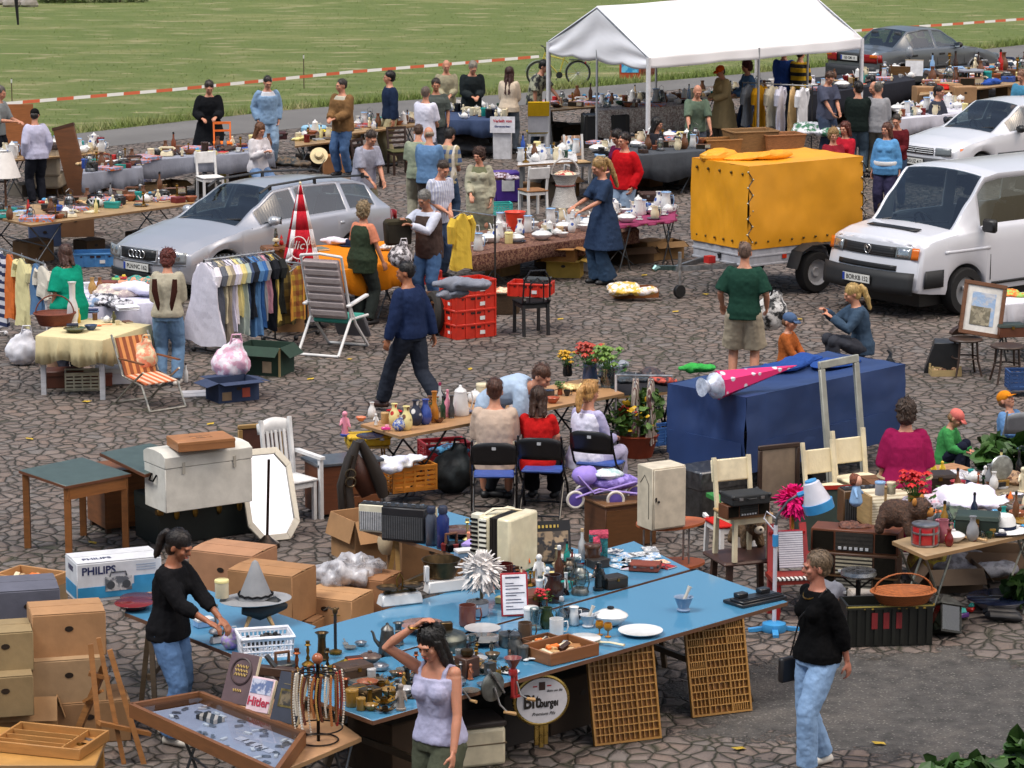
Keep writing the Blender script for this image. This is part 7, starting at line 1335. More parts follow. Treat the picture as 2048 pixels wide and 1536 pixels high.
# ---- left clothes stall
board('round_table','garden table under a cream crocheted cloth',[(72,672),(205,682),(302,650),(150,634)],.72,None,.03,'straight','c8c8cc',(mat('d2c49a','cloth'),15),.30,edge=None)
for a in(('wicker_basket',110,650,'flat red brown wicker basket with hoop handle','7a3a26',None,.85,10),('slim_vase',146,646,'white baluster candle pillar','white',None,1.8),('bottle',158,646,'small yellow oil bottle','d0a838','cream',.6),('bottle',116,640,'red topped spice bottle','lgrey','red',.6),('small_box',145,658,'blue and white salt box','white','navy',.75,10),('bowl',182,660,'blue green glass ashtray','34486a',None,.8),('dish',150,664,'dull green round tray','5a5a40',None,.8),('teapot',214,645,'white sauce boat','white',None,.6,200),('steel_shovel',205,652,'orange serving spatula','orange',None,.7,20),('tin',190,640,'brown spice tin','brown',None,.6),('figurine',228,646,'mossy figurine','olive',None,.9),('cup',235,650,'pale egg cup','cream',None,.8),('book',255,645,'brown prayer book','brown',None,.6,30)):I(*a)
board('rear_table','white draped table behind the woman in green',[(150,618),(310,606),(345,556),(160,565)],.72,None,.03,'x','6c7074',(mat('c8c8dc','cloth'),15),.38,edge=None)
for a in(('vase',185,588,'golden brown clay pitcher','b08a50',None,.9),('vase',200,584,'smaller brown clay pitcher','8a5a34',None,.8),('wooden_box',215,580,'reddish wooden box','7a3a2a',None,.9),('cup',174,578,'white cup','white',None,1.),('clothes_heap',265,572,'heap of bright small toys','teal','salmon',1.1),('clothes_heap',240,590,'pale folded linen','d0c6b8','a89898',1.1),('clothes_heap',275,592,'white linen heap','d4d4e4',None,1.3),('clothes_heap',190,612,'folded blue jeans','6a84a8','lgrey',.7),('clothes_heap',225,610,'black and white printed scarf heap','2a2a34','c8c8d0',1.1),('folded_cloth',255,620,'stack of white napkins','e8e8f4','white',.8,20),('folded_cloth',180,625,'folded dark blue napkins','3a4468','lblue',.6,0),('toy',232,562,'green plastic toy','lgreen','teal',.9),('toy',246,560,'red plastic toy','red','yellow',.9)):I(*a)
rail_clothes('white clothes rail at the left edge',(-30,487),(90,528),1.25,[(.25,mat('c8c8d0','stripez','202a50',s=9),.98,.2,.3,'navy and white hooped shirt'),(.42,'d07038',.82,.18,0,'orange top'),(.62,'d8cf9c',.86,.2,.2,'cream shirt'),(.86,'56779c',.66,.16,0,'blue denim skirt with light hem'),(.97,'cfc9bc',.4,.16,.2,'pale blouse')],'left of the woman in green',(1,1),'c8c8cc',face=1)
G2=['c9c6d2','e8e4ec','6a6e78','cfc3a4','9a9082','d9d6ea','e4dce0','d9cc8c','aebcb4','4a5a78','2c3038','5d88b8','3f6aa4','8a8c90','c08a98','22242a','c9b060','2a2c2c'];N2=['white gathered long skirt','white striped blouse','grey shirt','beige shirt','taupe shirt','pale lilac shirt','off white blouse','pale yellow blouse','sea green blouse','slate blue shirt','black trousers','sky blue satin blouse','blue denim shirt','grey waistcoat','dusty pink scarf','black jacket','mustard scarf','black leather bag cloth']
rail_clothes('crowded chrome clothes rail',(408,520),(548,502),1.22,[(.0+i*.058,c,(1.05 if i==0 else .72+.34*((i*5)%7)/7),.19 if i else .2,0 if i in(0,14,16)else .22,n)for i,(c,n)in enumerate(zip(G2,N2))],'behind the green carton',(1,1))
r=carton('dark green carton with cream edges, flaps open',532,745,.58,.42,.36,-20,0,'20382c',30,place='in front of the clothes rail');[MB().bx(x-.012,-.222,0,x+.012,-.209,.36).build('edge_band',mat('a89468','card'),r)for x in(-.28,.28)];MB().bx(-.292,-.214,.33,.292,-.209,.36).build('edge_band',mat('a89468','card'),r);MB().bx(.05,-.2145,.04,.17,-.209,.18).build('label_patch',mat('b9a284'),r);MB().ell((-.18,-.211,.25),(.018,.004,.02)).build('red_mark',mat('b03a24'),r)
r=carton('navy fruit carton holding a pink bag',465,798,.52,.38,.24,30,0,'2c3a58',1,place='in front of the clothes rail');MB().bx(.04,-.196,.05,.14,-.191,.16).build('label_patch',mat('b8503c'),r);MB().bx(.262,-.1,.06,.266,.1,.17).build('label_patch',mat('b03434'),r);MB().bx(-.22,-.196,.03,-.10,-.191,.13).build('hand_hole',mat('8a7258'),r);I('carrier_bag',462,760,'bulging pink and white bag','d8a8c0','e4dce8',1.55,0,z=.16,place='in the navy fruit carton')
r=rootat('cardboard_sheet','pale flattened cardboard sheet',398,788,.004,12,'lying on the cobbles','cardboard');MB().cb(.42,.38,0,.012).build('sheet',mat('a8a8ae','card'),r);MB().cb(.40,.01,.012,.014).build('fold',mat('7a7a80'),r)
r=rootat('camp_chair','brown orange striped folding garden chair',300,755,.34,40,'in front of the cream clothed table','garden chair',lz=0.);al=mat('b8b4a8','metal');sm_=mat('8a4a2c','stripex','d08a50',s=11);MB().at(0,-.02,.33,rx=6).bx(-.22,-.22,0,.22,.2,.015).build('seat',mat('c0653a','stripex','dfb9a0',s=11),r);MB().at(0,.2,.36,rx=-24).bx(-.22,-.01,0,.22,.008,.46).build('backrest',sm_,r)
for x in(-.25,.25):MB().tube([(x,-.36,.02),(x,-.2,.3),(x,.2,.36),(x,.42,.82)],.013,7).build('side_tube',al,r);MB().tube([(x,.36,.02),(x,.0,.3),(x,-.24,.46)],.013,7).build('side_tube',al,r);MB().bar((x,-.25,.56),(x,.26,.56),.035,.015).build('armrest',mat('7a4a2c','wood'),r)
MB().tube([(-.25,-.36,.02),(.25,-.36,.02)],.013).tube([(-.25,.36,.02),(.25,.36,.02)],.013).build('foot_bar',al,r);I('carrier_bag',285,742,'floral cushion bag','d6c8a4','salmon',1.2,0,z=.36,place='on the striped garden chair')
for a in(('slatted_crate',165,778,'cream plastic crate lined with paper','cfc6aa',None,.8,8),('small_box',128,772,'brown leather box case','5a3020',None,2.6,8),('small_box',228,765,'white printed grocery carton','c8c8d0','white',2.4,8),('small_box',196,770,'reddish carton','7a4030',None,1.9,8),('bucket',113,745,'earthenware bucket','b08a70',None,1.0),('bottle',372,765,'white bottle in a wire carrier','white',None,.8),('carrier_bag',45,730,'limp white carrier bag','d4d4dc',None,1.4)):I(*a,z=0,place='under the cream clothed table')
def recliner():
 r=rootat('lounger','white tubular recliner with padded ribbed back',668,640,.40,158,'beside the closed parasol','recliner',1.05,lz=0.);w=mat('white','gloss',r=.3);pd=mat('a89a9a','cloth');x=.27
 MB().at(0,.10,.42,rx=-18).bx(-.24,-.03,.0,.24,.03,.80).build('back_pad',pd,r,bev=.03,seg=2);[MB().at(0,.10,.42,rx=-18).bx(-.235,.026,.05+k*.11,.235,.05,.13+k*.11).build('rib',mat('b4a8a6','cloth'),r,bev=.012,seg=2)for k in range(7)]
 MB().at(0,-.16,.36).bx(-.24,-.25,0,.24,.26,.06).build('seat_pad',mat('3f8a7c','cloth'),r,bev=.02);MB().at(0,-.42,.36,rx=58).bx(-.23,-.32,-.02,.23,0,.03).build('leg_pad',mat('7a7a80','cloth'),r,bev=.02)
 for s in(-x,x):MB().tube([(s,.08,.42),(s,.35,1.22)],.018,8).build('back_tube',w,r);MB().tube([(s,.46,.02),(s,.10,.42),(s,-.4,.40)],.018,8).build('rear_leg',w,r);MB().tube([(s,-.40,.02),(s,-.05,.34),(s,.14,.62)],.018,8).build('front_leg',w,r);MB().bar((s*1.08,-.34,.66),(s*1.08,.22,.60),.06,.035).build('armrest',w,r,bev=.01)
 MB().tube([(-x,.35,1.22),(0,.37,1.25),(x,.35,1.22)],.018,8).tube([(-x,.46,.02),(x,.46,.02)],.018,8).tube([(-x,-.40,.02),(x,-.40,.02)],.018,8).build('cross_tube',w,r)
recliner()
carton('small brown carton',575,660,.42,.34,.26,10,0,'a07a54',1,place='behind the closed parasol');carton('white lined carton',640,640,.3,.26,.34,10,0.1,'c8c4d0',1,place='beside the white recliner')
rail_clothes('short rail with check blankets',(528,520),(612,528),.98,[(.2,mat('b08f2c','plaid','2a2420',s=9),.62,.17,0,'mustard check blanket'),(.5,mat('8a7a40','plaid','241e20',s=7),.8,.18,0,'brown and black check blanket'),(.82,mat('a8862c','plaid','7a2a20',s=9),.7,.16,0,'yellow and red check blanket')],'behind the closed parasol',(1,1))
board('cloth_table','table under a bright orange cloth',[(592,552),(800,528),(775,482),(630,492)],.76,None,.03,'x','5a5c60',(mat('cf7a16','cloth'),15),.34,edge=None)
for a in(('clothes_heap',672,490,'white pillow','d8d0dc',None,.8),('book',640,500,'grey green folder','6a7068',None,1.1,30),('hat',700,492,'dark blue cap','navy','navy',.8),('clothes_heap',770,500,'crumpled white tissue','d8d4d0','grey',.7),('carrier_bag',800,535,'grey patterned plastic bag','c8c4c8','3a3438',1.1)):I(*a)
on(0,'beside the silver estate car');I('wooden_box',556,520,'wooden hexagonal box plinth','7a4e2c',None,1.5,20,z=.75,place='behind the red and white parasol');I('oil_lamp',552,492,'oil lamp with cream font','brass','cream',.75,z=.95,place='on the wooden box plinth');I('garden_gnome',563,490,'red cone ornament','red','red',.5,z=.95,place='on the wooden box plinth');
for k in range(4):I('crate',936,672,'bright red bottle crate, '+('lowest','second from the ground','third from the ground','topmost')[k]+' of the stack of four','c8301f',None,1.,32,z=0,dz=k*.19,place='beside the man in navy',group='red bottle crates')
I('clothes_heap',925,582,'grey fleece blanket draped','7c808c',None,1.3,20,z=.78,place='over the topmost crate of the stack');I('clothes_heap',906,600,'grey fleece corner hanging','767a86',None,.9,60,z=.66,place='over the edge of the crate stack',dz=.02)
I('big_wicker',838,640,'low brown leather hamper','6a4a38',None,.8,15,z=0,place='in front of the man with the rucksack');I('crate',836,566,'red bottle crate full of white crockery','c02e22',None,.95,15,z=.36,place='on the brown hamper',group='red bottle crates');I('clothes_heap',832,548,'heap of crockery and paper','d8d4d0','3a3436',.8,0,z=.5,place='in the crate on the hamper');r=rootat('wooden_board','leaning light wooden board',775,590,0,-20,'held by the woman in the green vest','board',lz=.2);MB().at(rx=-20,ry=25).bx(-.12,-.02,0,.12,.02,.42).build('panel',mat('b08048','wood'),r);MB().at(rx=-20,ry=25).bx(-.13,-.024,.4,.13,.024,.43).build('rail',mat('9a6a3a','wood'),r)
plain_chair('black tube chair carrying a red crate',1062,600,200,'black','black','none','on the open cobbles',.45,1.,'cafe_chair',.5);o=ITEMS[-1][0];MB().tube([(-.19,.2,.45),(-.18,.23,.75),(-.10,.25,.88),(.10,.25,.88),(.18,.23,.75),(.19,.2,.45)],.013).tube([(-.10,.21,.45),(-.09,.235,.70),(0,.245,.78),(.09,.235,.70),(.10,.21,.45)],.011).build('hoop_back',mat('black','gloss'),o)
I('crate',1062,590,'red bottle crate holding a dark case','cc3222',None,.9,-14,z=.46,place='on the black tube chair',group='red bottle crates');I('suitcase',1075,568,'small dark grey case','33383a','33383a',.55,-14,z=.6,place='in the crate on the black tube chair');I('round_basket',1008,625,'round dark wicker basket of toys','5a4632',None,.95,z=0,place='behind the crate stack');r=rootat('car_tyre','dark tyre standing upright',868,668,0,20,'left of the crate stack','tyre');MB().tube([(.02*sin(a),.23*cos(a),.28+.23*sin(a))for a in[2*pi*i/24 for i in range(25)]],.07,8).build('tyre',mat('2a2622',r=.8),r);MB().tube([(.0,.15*cos(a),.28+.15*sin(a))for a in[2*pi*i/20 for i in range(21)]],.02,6).build('bead_ring',mat('8a5a34'),r)
rail_clothes('garment rail with a yellow robe',(905,420),(990,432),1.30,[(.22,'d8b848',.78,.17,.34,'yellow towelling bathrobe with a hood')],'right of the man with the rucksack',(0,1));I('clothes_heap',1268,586,'yellow and white shirts','d0a83c','e0d8d8',1.25,20,z=.1,place='in a tray on the cobbles before the yellow trailer');r=rootat('shallow_tray','shallow brown tray of shirts',1268,592,0,12,'on the cobbles before the yellow trailer','tray');hollow(MB(),.62,.42,.12,.015).build('tray',mat('8a5226','card'),r);MB().cb(.66,.02,.10,.13).build('grip',mat('8a5226'),r)
# == right hand stalls
on(0,'')
r=rootat('wall_cabinet','cream wall cabinet with an arched side',1322,1052,.50,30,'standing on the orange kidney table','cabinet');cm=mat('c8beaa','plain');MB().cb(.36,.26,0,.58).build('carcass',cm,r,bev=.006);MB().bx(-.165,-.142,.015,.175,-.13,.565).build('door',mat('cdc3b0','plain'),r,bev=.004);MB().bx(-.155,-.149,.27,-.14,-.142,.31).ell((-.12,-.148,.27),.012).build('keyhole',mat('2a2420'),r);MB().tube([(-.181,-.07,.1),(-.181,-.07,.42),(-.181,0,.50),(-.181,.07,.42)],.004,5).build('arch_line',mat('3a3630'),r)
r=rootat('kidney_table','orange topped kidney table with thin chrome legs',1330,1048,.48,25,'under the cream wall cabinet','table',lz=0.)
for z,nm in((.47,'table_top'),(.08,'lower_shelf')):g=MB();g.prism([(.34*cos(a)*(1+.2*cos(a)),.23*sin(a))for a in[2*pi*i/30 for i in range(30)]],z,z+.022);g.build(nm,mat('b86438','wood'),r,30)
for a in(.4,2.2,3.8,5.6):MB().rod((.25*cos(a),.17*sin(a),0),(.25*cos(a),.17*sin(a),.47),.011).build('leg',mat('b8bcc0','metal'),r)
r=rootat('sideboard','plain brown cabinet under the pram',1240,1085,0,28,'behind the blue rear table','cabinet');MB().cb(.56,.42,0,.42).build('carcass',mat('5a3822','wood'),r,bev=.006);MB().bx(-.27,-.222,.02,.27,-.21,.38).build('door',mat('64401f','wood'),r);MB().cb(.6,.46,.42,.44).build('top',mat('74502e','wood'),r,bev=.004)
def pram():
 r=rootat('doll_pram','folded lilac doll pram with white tyres',1205,1005,.40,8,'on the brown cabinet','pram');m=mat('lilac','gloss');f=mat('7a62b8','cloth')
 for x,y in((-.28,-.1),(.10,-.16),(.34,.1),(-.16,.16)):w_=thing('wheel');del w_['category'];w_.parent=r;w_.location=(x,y,.06);MB().tube([(.075*cos(2*pi*i/22),0,.075*sin(2*pi*i/22))for i in range(23)],.016,7).build('tyre',mat('cfc9c0'),w_);MB().at(rx=90).lathe([(.001,-.01),(.068,-.01),(.068,.01),(.02,.018),(.001,.02)],18).build('rim',mat('5a4a9a','plain'),w_)
 for y in(-.12,.12):MB().tube([(-.28,y,.08),(-.05,y,.16),(.34,y,.10)],.011).tube([(-.26,y,.30),(-.1,y,.12),(.3,y,.22)],.011).build('frame_tube',m,r)
 MB().ell((-.17,0,.27),(.13,.13,.10),14,8).build('hood',mat('9a86d4','cloth'),r,disp=.04,dsc=.07);MB().ell((.12,0,.2),(.24,.13,.075),14,8).build('carry_bag',mat('6a58a4','blotch','9a86d4'),r,disp=.05,dsc=.06);MB().ell((.05,-.02,.28),(.16,.1,.05)).build('blanket',mat('9ab8b8','blotch','d8d4e0'),r,disp=.05,dsc=.06)
pram()
r=rootat('metal_chest','dull grey metal trunk',1425,1040,.0,34,'beside the cream kitchen chair','trunk',1.);MB().cb(.62,.42,.0,.52).build('chest',mat('6c6e70','metal'),r,bev=.02,seg=2);MB().cb(.64,.44,.36,.56).build('lid',mat('74767a','metal'),r,bev=.02,seg=2);MB().tube([(.33,-.08,.34),(.37,-.08,.30),(.37,.08,.30),(.33,.08,.34)],.01).build('handle',mat('c8c8c8','metal'),r)
r=rootat('stool_table','dark brown low wooden stool table',1490,1108,.46,20,'under the cream kitchen chair','table',1.,lz=0.);MB().cb(.62,.5,.42,.46).build('table_top',mat('4a3028','wood'),r,bev=.02,seg=2);[MB().bar((x,y,0),(x*.92,y*.92,.42),.05,.05).build('leg',mat('42291f','wood'),r)for x in(-.24,.24)for y in(-.18,.18)]
plain_chair('cream kitchen chair with slab back',1500,975,205,'lwood','cream','slab','on the dark stool table',.42,1.,lz=.46);ITEMS[-1][0].rotation_euler.z=R(24);ITEMS[-1][0].location=G(1485,1112,.46)
o=I('stereo',1488,1030,'black record player in a wooden frame','6a4028','2a2c2c',.52,28,z=.88,place='on the cream kitchen chair');I('suitcase',1490,1005,'black briefcase','222426','222426',.62,24,z=1.0,place='on the record player')
plain_chair('white child chair with a red seat',1462,1040,20,'red','white','none','behind the dark stool table',.34,1.,h=.36);I('book',1450,1000,'green topped red box','2f7a3a',None,1.6,20,z=.36,place='on the white child chair')
I('plush',1500,1092,'striped tiger soft toy','6a5238','d8d0c0',.95,20,z=.46,place='on the dark stool table')
I('framed_picture',1555,1000,'stack of dark wooden picture frames','3c2a22','8a7a6a',.95,25,z=.2,place='leaning behind the cream kitchen chair')
plain_chair('cream folding chair with rounded back',1660,975,28,'cream','cream','solid','before the big grey frame',.42,1.,'folding_chair',.84);plain_chair('cream folding chair nearer the woman in magenta',1722,955,28,'cream','cream','solid','before the big grey frame',.42,1.05,'folding_chair',.84)
def floor_lamp():
 r=rootat('floor_lamp','white floor lamp with blue rimmed shade',1548,1262,0,0,'right of the blue front table','lamp',1.02);w=mat('c9c9d4','gloss');bl=mat('3f8fc8','gloss');MB().lathe([(.10,0),(.11,.02),(.10,.07),(.03,.09)],20).build('base',bl,r);[MB().bar((.06*cos(a),.06*sin(a),.03),(.22*cos(a),.22*sin(a),.01),.05,.03).build('foot',bl,r)for a in(.1,1.7,3.2,4.7)]
 MB().rod((0,0,.08),(0,0,.92),.018,10).build('pole',w,r);MB().rod((0,0,.74),(0,0,.84),.026,10).build('grip',bl,r);MB().tube([(0,0,.90),(.01,0,1.0),(.10,.0,1.13),(.21,0,1.20)],.011,8).build('arm',mat('8a8c90','metal'),r);MB().tube([(0,0,.86),(-.10,0,.98),(-.08,0,1.04),(0,0,.98)],.007).build('cable',w,r);MB().rod((.18,0,1.18),(.29,0,1.22),.024).build('arm_sleeve',bl,r)
 g=MB().at(.36,0,1.08,ry=-18);g.lathe([(.125,.03),(.07,.22),(.05,.23),(.001,.232)],24).build('lamp_shade',w,r);g=MB().at(.36,0,1.08,ry=-18);g.lathe([(.13,-.03),(.132,.05),(.12,.05),(.12,-.03)],24).build('shade_rim',bl,r);g=MB().at(.36,0,1.08,ry=-18);g.lathe([(.052,.225),(.05,.243),(.001,.245)],20).build('shade_cap',bl,r)
floor_lamp()
I('feather_duster',1585,1058,'shaggy hot pink feather bundle','d01c6c','d8a030',1.05,z=.55,place='on the red painted chair')
r=rootat('red_chair','red painted chair carrying a printed sheet',1578,1225,0,10,'behind the woman in black','chair');rd=mat('a01c20','paint')
for x in(-.17,.17):MB().bar((x,0,.1),(x*.85,.14,.78),.06,.03).build('back_post',rd,r);MB().lathe([(.02,0),(.032,.08),(.022,.14),(.034,.2),(.03,.34)],10).build('leg',rd,r).location=(x,-.24,0);MB().bar((x,.02,0),(x,.02,.34),.05,.05).build('leg',rd,r)
MB().cb(.42,.34,.33,.37,0,-.12).build('seat',mat('8a2a20','wood'),r);MB().bar((-.16,.12,.70),(.16,.12,.70),.05,.03).build('top_rail',rd,r);MB().at(.02,.03,.36,rx=-12).bx(-.11,-.03,.04,.11,-.022,.36).build('printed_sheet',mat('c9c9d2','stripez','8a8a98',s=52),r);MB().bx(-.2,-.3,.37,.2,-.22,.385).build('key_strip',mat('d0ccc8','stripex','3a2a2a',s=26),r)
r=rootat('blackboard','green black chalk board in a red frame',1650,1108,0,12,'behind the vintage radios','blackboard',1.1);MB().at(rx=-10).bx(-.28,-.012,.03,.28,0,.56).build('board',mat('26352f','plain',r=.7),r);g=MB().at(rx=-10);g.bx(-.31,-.022,0,.31,.006,.035).bx(-.31,-.022,.555,.31,.006,.59).bx(-.31,-.022,.035,-.275,.006,.555).bx(.275,-.022,.035,.31,.006,.555).build('frame',mat('a03024','paint'),r)
board('low_bench','low brown bench under the radio stack',[(1630,1205),(1790,1218),(1810,1175),(1650,1165)],.115,mat('4a3426','wood'),.04,'straight','3a281e');o_='in the radio stack beside the teddy bear'
I('stereo',1712,1188,'grey fronted long radio, lowest','4a3424','6c6a62',.88,-17,z=.12,place=o_);I('stereo',1712,1188,'long radio with pale dial, middle','4a2e1e','9a927e',.91,-17,z=.12,dz=.195,place=o_);I('stereo',1712,1186,'long brown radio with dark front, topmost','6a3a22','2a2622',.93,-17,z=.12,dz=.395,place=o_);I('clothes_heap',1712,1056,'fringed brown suede cloth','4a2c24','6a4030',.5,20,z=.71,place='on the topmost radio')
I('tape_deck',1722,1085,'wooden loudspeaker box with dark front','5a4026','141414',1.3,14,z=.36,place='right of the chalk board',dz=.2);I('doll',1712,1000,'red haired baby doll lying','lblue','rust',1.1,70,z=.95,place='on the wooden loudspeaker box')
r=rootat('bread_bin','cream roll top bread bin',1775,1040,.62,14,'on a box behind the teddy bear','bread bin');g=MB();n=10;pf=[(-.17,0)]+[(-.17+.30*(1-cos(pi/2*i/n))**1.0,.02+.24*sin(pi/2*i/n))for i in range(n+1)]+[(.17,.26),(.17,0)];g.prism(pf,-.22,.22);g.v=[V((p.z,p.x,p.y))for p in g.v];g.build('shutter',mat('cfc6ae','stripez','a89c84',s=45),r,20);[MB().bx(s-.012,-.18,0,s+.012,.18,.27).build('end_panel',mat('b89a6a','wood'),r)for s in(-.23,.23)];MB().bx(-.24,-.2,-.02,.24,.19,.0).build('base',mat('a8845a','wood'),r);carton('brown wooden chest',1775,1060,.5,.4,.5,14,.12,'6a4426',place='under the roll top bread bin',tape=False,hole=False)
I('tin',1760,990,'pale round tins','lgrey','lblue',.9,z=.90,place='on the roll top bread bin');I('tin',1782,988,'pale yellow tin','cream',None,.8,z=.90,place='on the roll top bread bin')
r=rootat('broom_handle','upright light wooden stick',1768,1088,.5,0,'behind the teddy bear','stick');MB().rod((0,0,0),(.005,0,.52),.012).build('stick',mat('a88a5c','wood'),r);MB().ell((.005,0,.52),.016).build('knob',mat('a88a5c','wood'),r)
board('wares_table','right hand plank table of toys and crockery',[(1852,1112),(2110,1056),(2075,1000),(1785,1082)],.75,mat('a89070','wood'),.03,'x','8a8a80')
for a in(('plush',1812,1066,'brown plush bear','4a3020','a8743c',1.05,62),('drum',1850,1090,'red toy drum with chrome hoops','b01c24',None,.82),('jug',1885,1084,'pink enamel jug','9a5a66',None,1.1),('tureen',1906,1084,'white lidded enamel pot','white',None,.72),('cooking_pot',1868,1040,'orange lidded pot','lgrey','orange',.6),('wooden_box',1955,1066,'dark green tool chest','22302a','2c3c34',1.35,-12),('hat',2005,1062,'white straw sun hat','white','navy',1.25),('clothes_heap',1970,1010,'white football shirt heap with a red band','d4d0e4','e0dcec',1.5,20),('clothes_heap',1895,1012,'pink and white cloth heap','e0b0c0','d8d4dc',.8),('clothes_heap',1850,1016,'mauve grey crumpled cloth','8a8290','c8c0d0',.8),('clothes_heap',1930,1040,'dark tangled cords','2c3430','4a5a48',.9),('dish',2050,1050,'brass coloured tray','brass',None,.7),('carafe',1895,1050,'cut glass decanter','clear',None,.9),('carafe',1875,1052,'cut glass stopper jar','clear',None,.8),('steel_shovel',1935,1080,'wooden salad servers','lwood',None,1.1,-35),('garden_gnome',2020,1020,'little orange gnome','orange','orange',.6),('clothes_heap',2060,1020,'dark necklaces heap','2a2c2a','5a4a3a',1.0),('clothes_heap',2040,1005,'beige shell heap','a8987c','5a5040',.7),('toy',2000,1075,'blue plastic toy','navy','white',.9),('bowl',2035,1036,'copper coloured bowl','copper',None,.8)):I(*a)
board('rear_wares_table','table behind the plank table with tins',[(1850,1010),(2080,985),(2060,945),(1820,960)],.72,mat('8a7a62','wood'),.03,'x','8a8a80')
for a in(('posy',1830,1030,'big red carnation bouquet','c01418','brass',1.35),('wooden_box',1872,978,'dark chest with yellow ducks on it','33241c',None,1.2,10),('figurine',1866,956,'yellow rubber duck, nearer','d0b030',None,1.0),('figurine',1884,952,'yellow rubber duck, further','d0b030',None,.9),('bucket',1915,990,'small red tin pail','a02430',None,.5),('tin',1908,972,'white label tin','white','grey',.8),('teapot',1948,965,'white china gravy boat','white',None,.8),('clothes_heap',1930,960,'grey crystal heap','9a98a0','c8c8d0',.7),('fan',2000,975,'white table fan head','lgrey',None,.8,20),('figurine',1970,965,'white panda figure','white','black',1.0),('clothes_heap',2030,965,'tan leather heap','a08060','5a4030',.9),('figurine',2045,985,'cream carved horse','cream',None,1.5)):I(*a)
r=rootat('planter_box','black slatted planter with painted flowers',1770,1282,0,6,'behind the woman in black','planter');k=mat('12140f','plain');g=hollow(MB(),.74,.34,.36,.02);[MB().bx(-.36+i*.075,-.185,.02,-.33+i*.075,-.17,.34).build('slat',k,r)for i in range(10)];g.build('box',k,r);MB().bx(-.38,-.19,.33,.38,-.172,.37).build('painted_border',mat('1a1c14','spots','a88a30',s=2.2),r);MB().bx(-.37,-.192,.35,.37,-.19,.362).build('gold_line',mat('a89a50'),r);[MB().bx(x,-.187,.16,x+.05,-.172,.30).build('red_panel',mat('7a2024'),r)for x in(-.16,-.06,.05)]
I('wicker_basket',1806,1205,'golden brown oval wicker basket with hoop handles','a85c28',None,.82,8,z=.37,place='on the black planter')
r=rootat('bar_stool','round chrome topped black stool',1715,1245,0,0,'in front of the radio stack','stool');MB().lathe([(.15,.42),(.16,.44),(.15,.47),(.001,.475)],24).build('seat',mat('a8a8a8','metal',r=.2),r);MB().rod((0,0,.02),(0,0,.42),.022).build('post',k,r);[MB().rod((0,0,.3),(.14*cos(a),.14*sin(a),.41),.009).build('brace',k,r)for a in(0,1.57,3.14,4.71)]
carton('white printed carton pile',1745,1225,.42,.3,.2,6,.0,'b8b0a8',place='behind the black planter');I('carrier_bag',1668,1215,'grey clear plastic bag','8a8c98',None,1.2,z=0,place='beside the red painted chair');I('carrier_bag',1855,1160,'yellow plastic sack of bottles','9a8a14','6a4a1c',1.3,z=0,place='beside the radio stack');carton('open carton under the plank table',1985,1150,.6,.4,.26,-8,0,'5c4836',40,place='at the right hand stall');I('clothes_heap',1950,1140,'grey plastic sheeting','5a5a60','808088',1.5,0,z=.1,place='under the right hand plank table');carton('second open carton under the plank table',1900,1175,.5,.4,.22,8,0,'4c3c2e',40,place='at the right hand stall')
for a in(('dish',1995,1215,'large white enamel wash basin','d0d2dc','navy',1.6),('dish',2005,1200,'smaller white enamel basin','d0d2dc','navy',1.05),('toy',1920,1240,'purple and turquoise toy train','5a3a7a','turq',1.3,30),('toy',1942,1225,'red toy windmill','red','teal',1.0,70),('toy',1908,1222,'orange toy cart','orange','red',.9,10),('shoes_pair',2000,1240,'black rubber hose coil','black',None,1.3,90)):I(*a,z=0,place='on the cobbles at the right hand stall')
r=rootat('house_lantern','grey house shaped lantern tipped over',1888,1268,.02,25,'beside the black planter','lantern');g=MB().at(rx=-22,ry=14);g.cb(.2,.2,.02,.24).build('glass_box',mat('7c8278','glass',s=3),r);g=MB().at(rx=-22,ry=14);[g.rod((x,y,0),(x,y,.25),.01)for x in(-.1,.1)for y in(-.1,.1)];g.bx(-.11,-.11,0,.11,.11,.02).build('frame',k,r);MB().at(rx=-22,ry=14).bx(-.13,-.13,.24,.13,.13,.34,.10).build('roof',mat('9a9c98','metal'),r)
rg=random.Random(6);lf=mat('30501c','leaf')
r=rootat('gourd_plant','broad leaved green plant trailing over the stall',2025,1010,.30,0,'at the right edge','plant');foliage(r,[((0,0,.42),.26),((-.22,-.05,.52),.14),((.05,-.1,.18),.2),((.2,0,.5),.25)],330,.15,lf,rg,broad=.95);MB().tube([(0,0,-.3),(-.03,0,.2),(-.15,0,.5)],.02).build('stem',mat('4a6a2c'),r)
r=rootat('leafy_shrub','large leaved green shrub in the lower corner',1975,1592,.0,0,'nearest the camera','shrub');foliage(r,[((x,0,.12+.08*x),.16)for x in(-.45,-.3,-.15,0,.15,.3,.45)]+[((.3,.1,.28),.16)],430,.13,lf,rg,broad=.95);MB().tube([(.1,0,0),(.1,0,.3)],.02).build('stem',mat('4a6a2c'),r);r=rootat('leafy_shrub','small green shrub tip at the right edge',2042,1195,.1,0,'beside the enamel basins','shrub');foliage(r,[((0,0,.1),.12)],70,.11,lf,rg,broad=.95);MB().rod((0,0,-.1),(0,0,.1),.01).build('stem',mat('4a6a2c'),r)
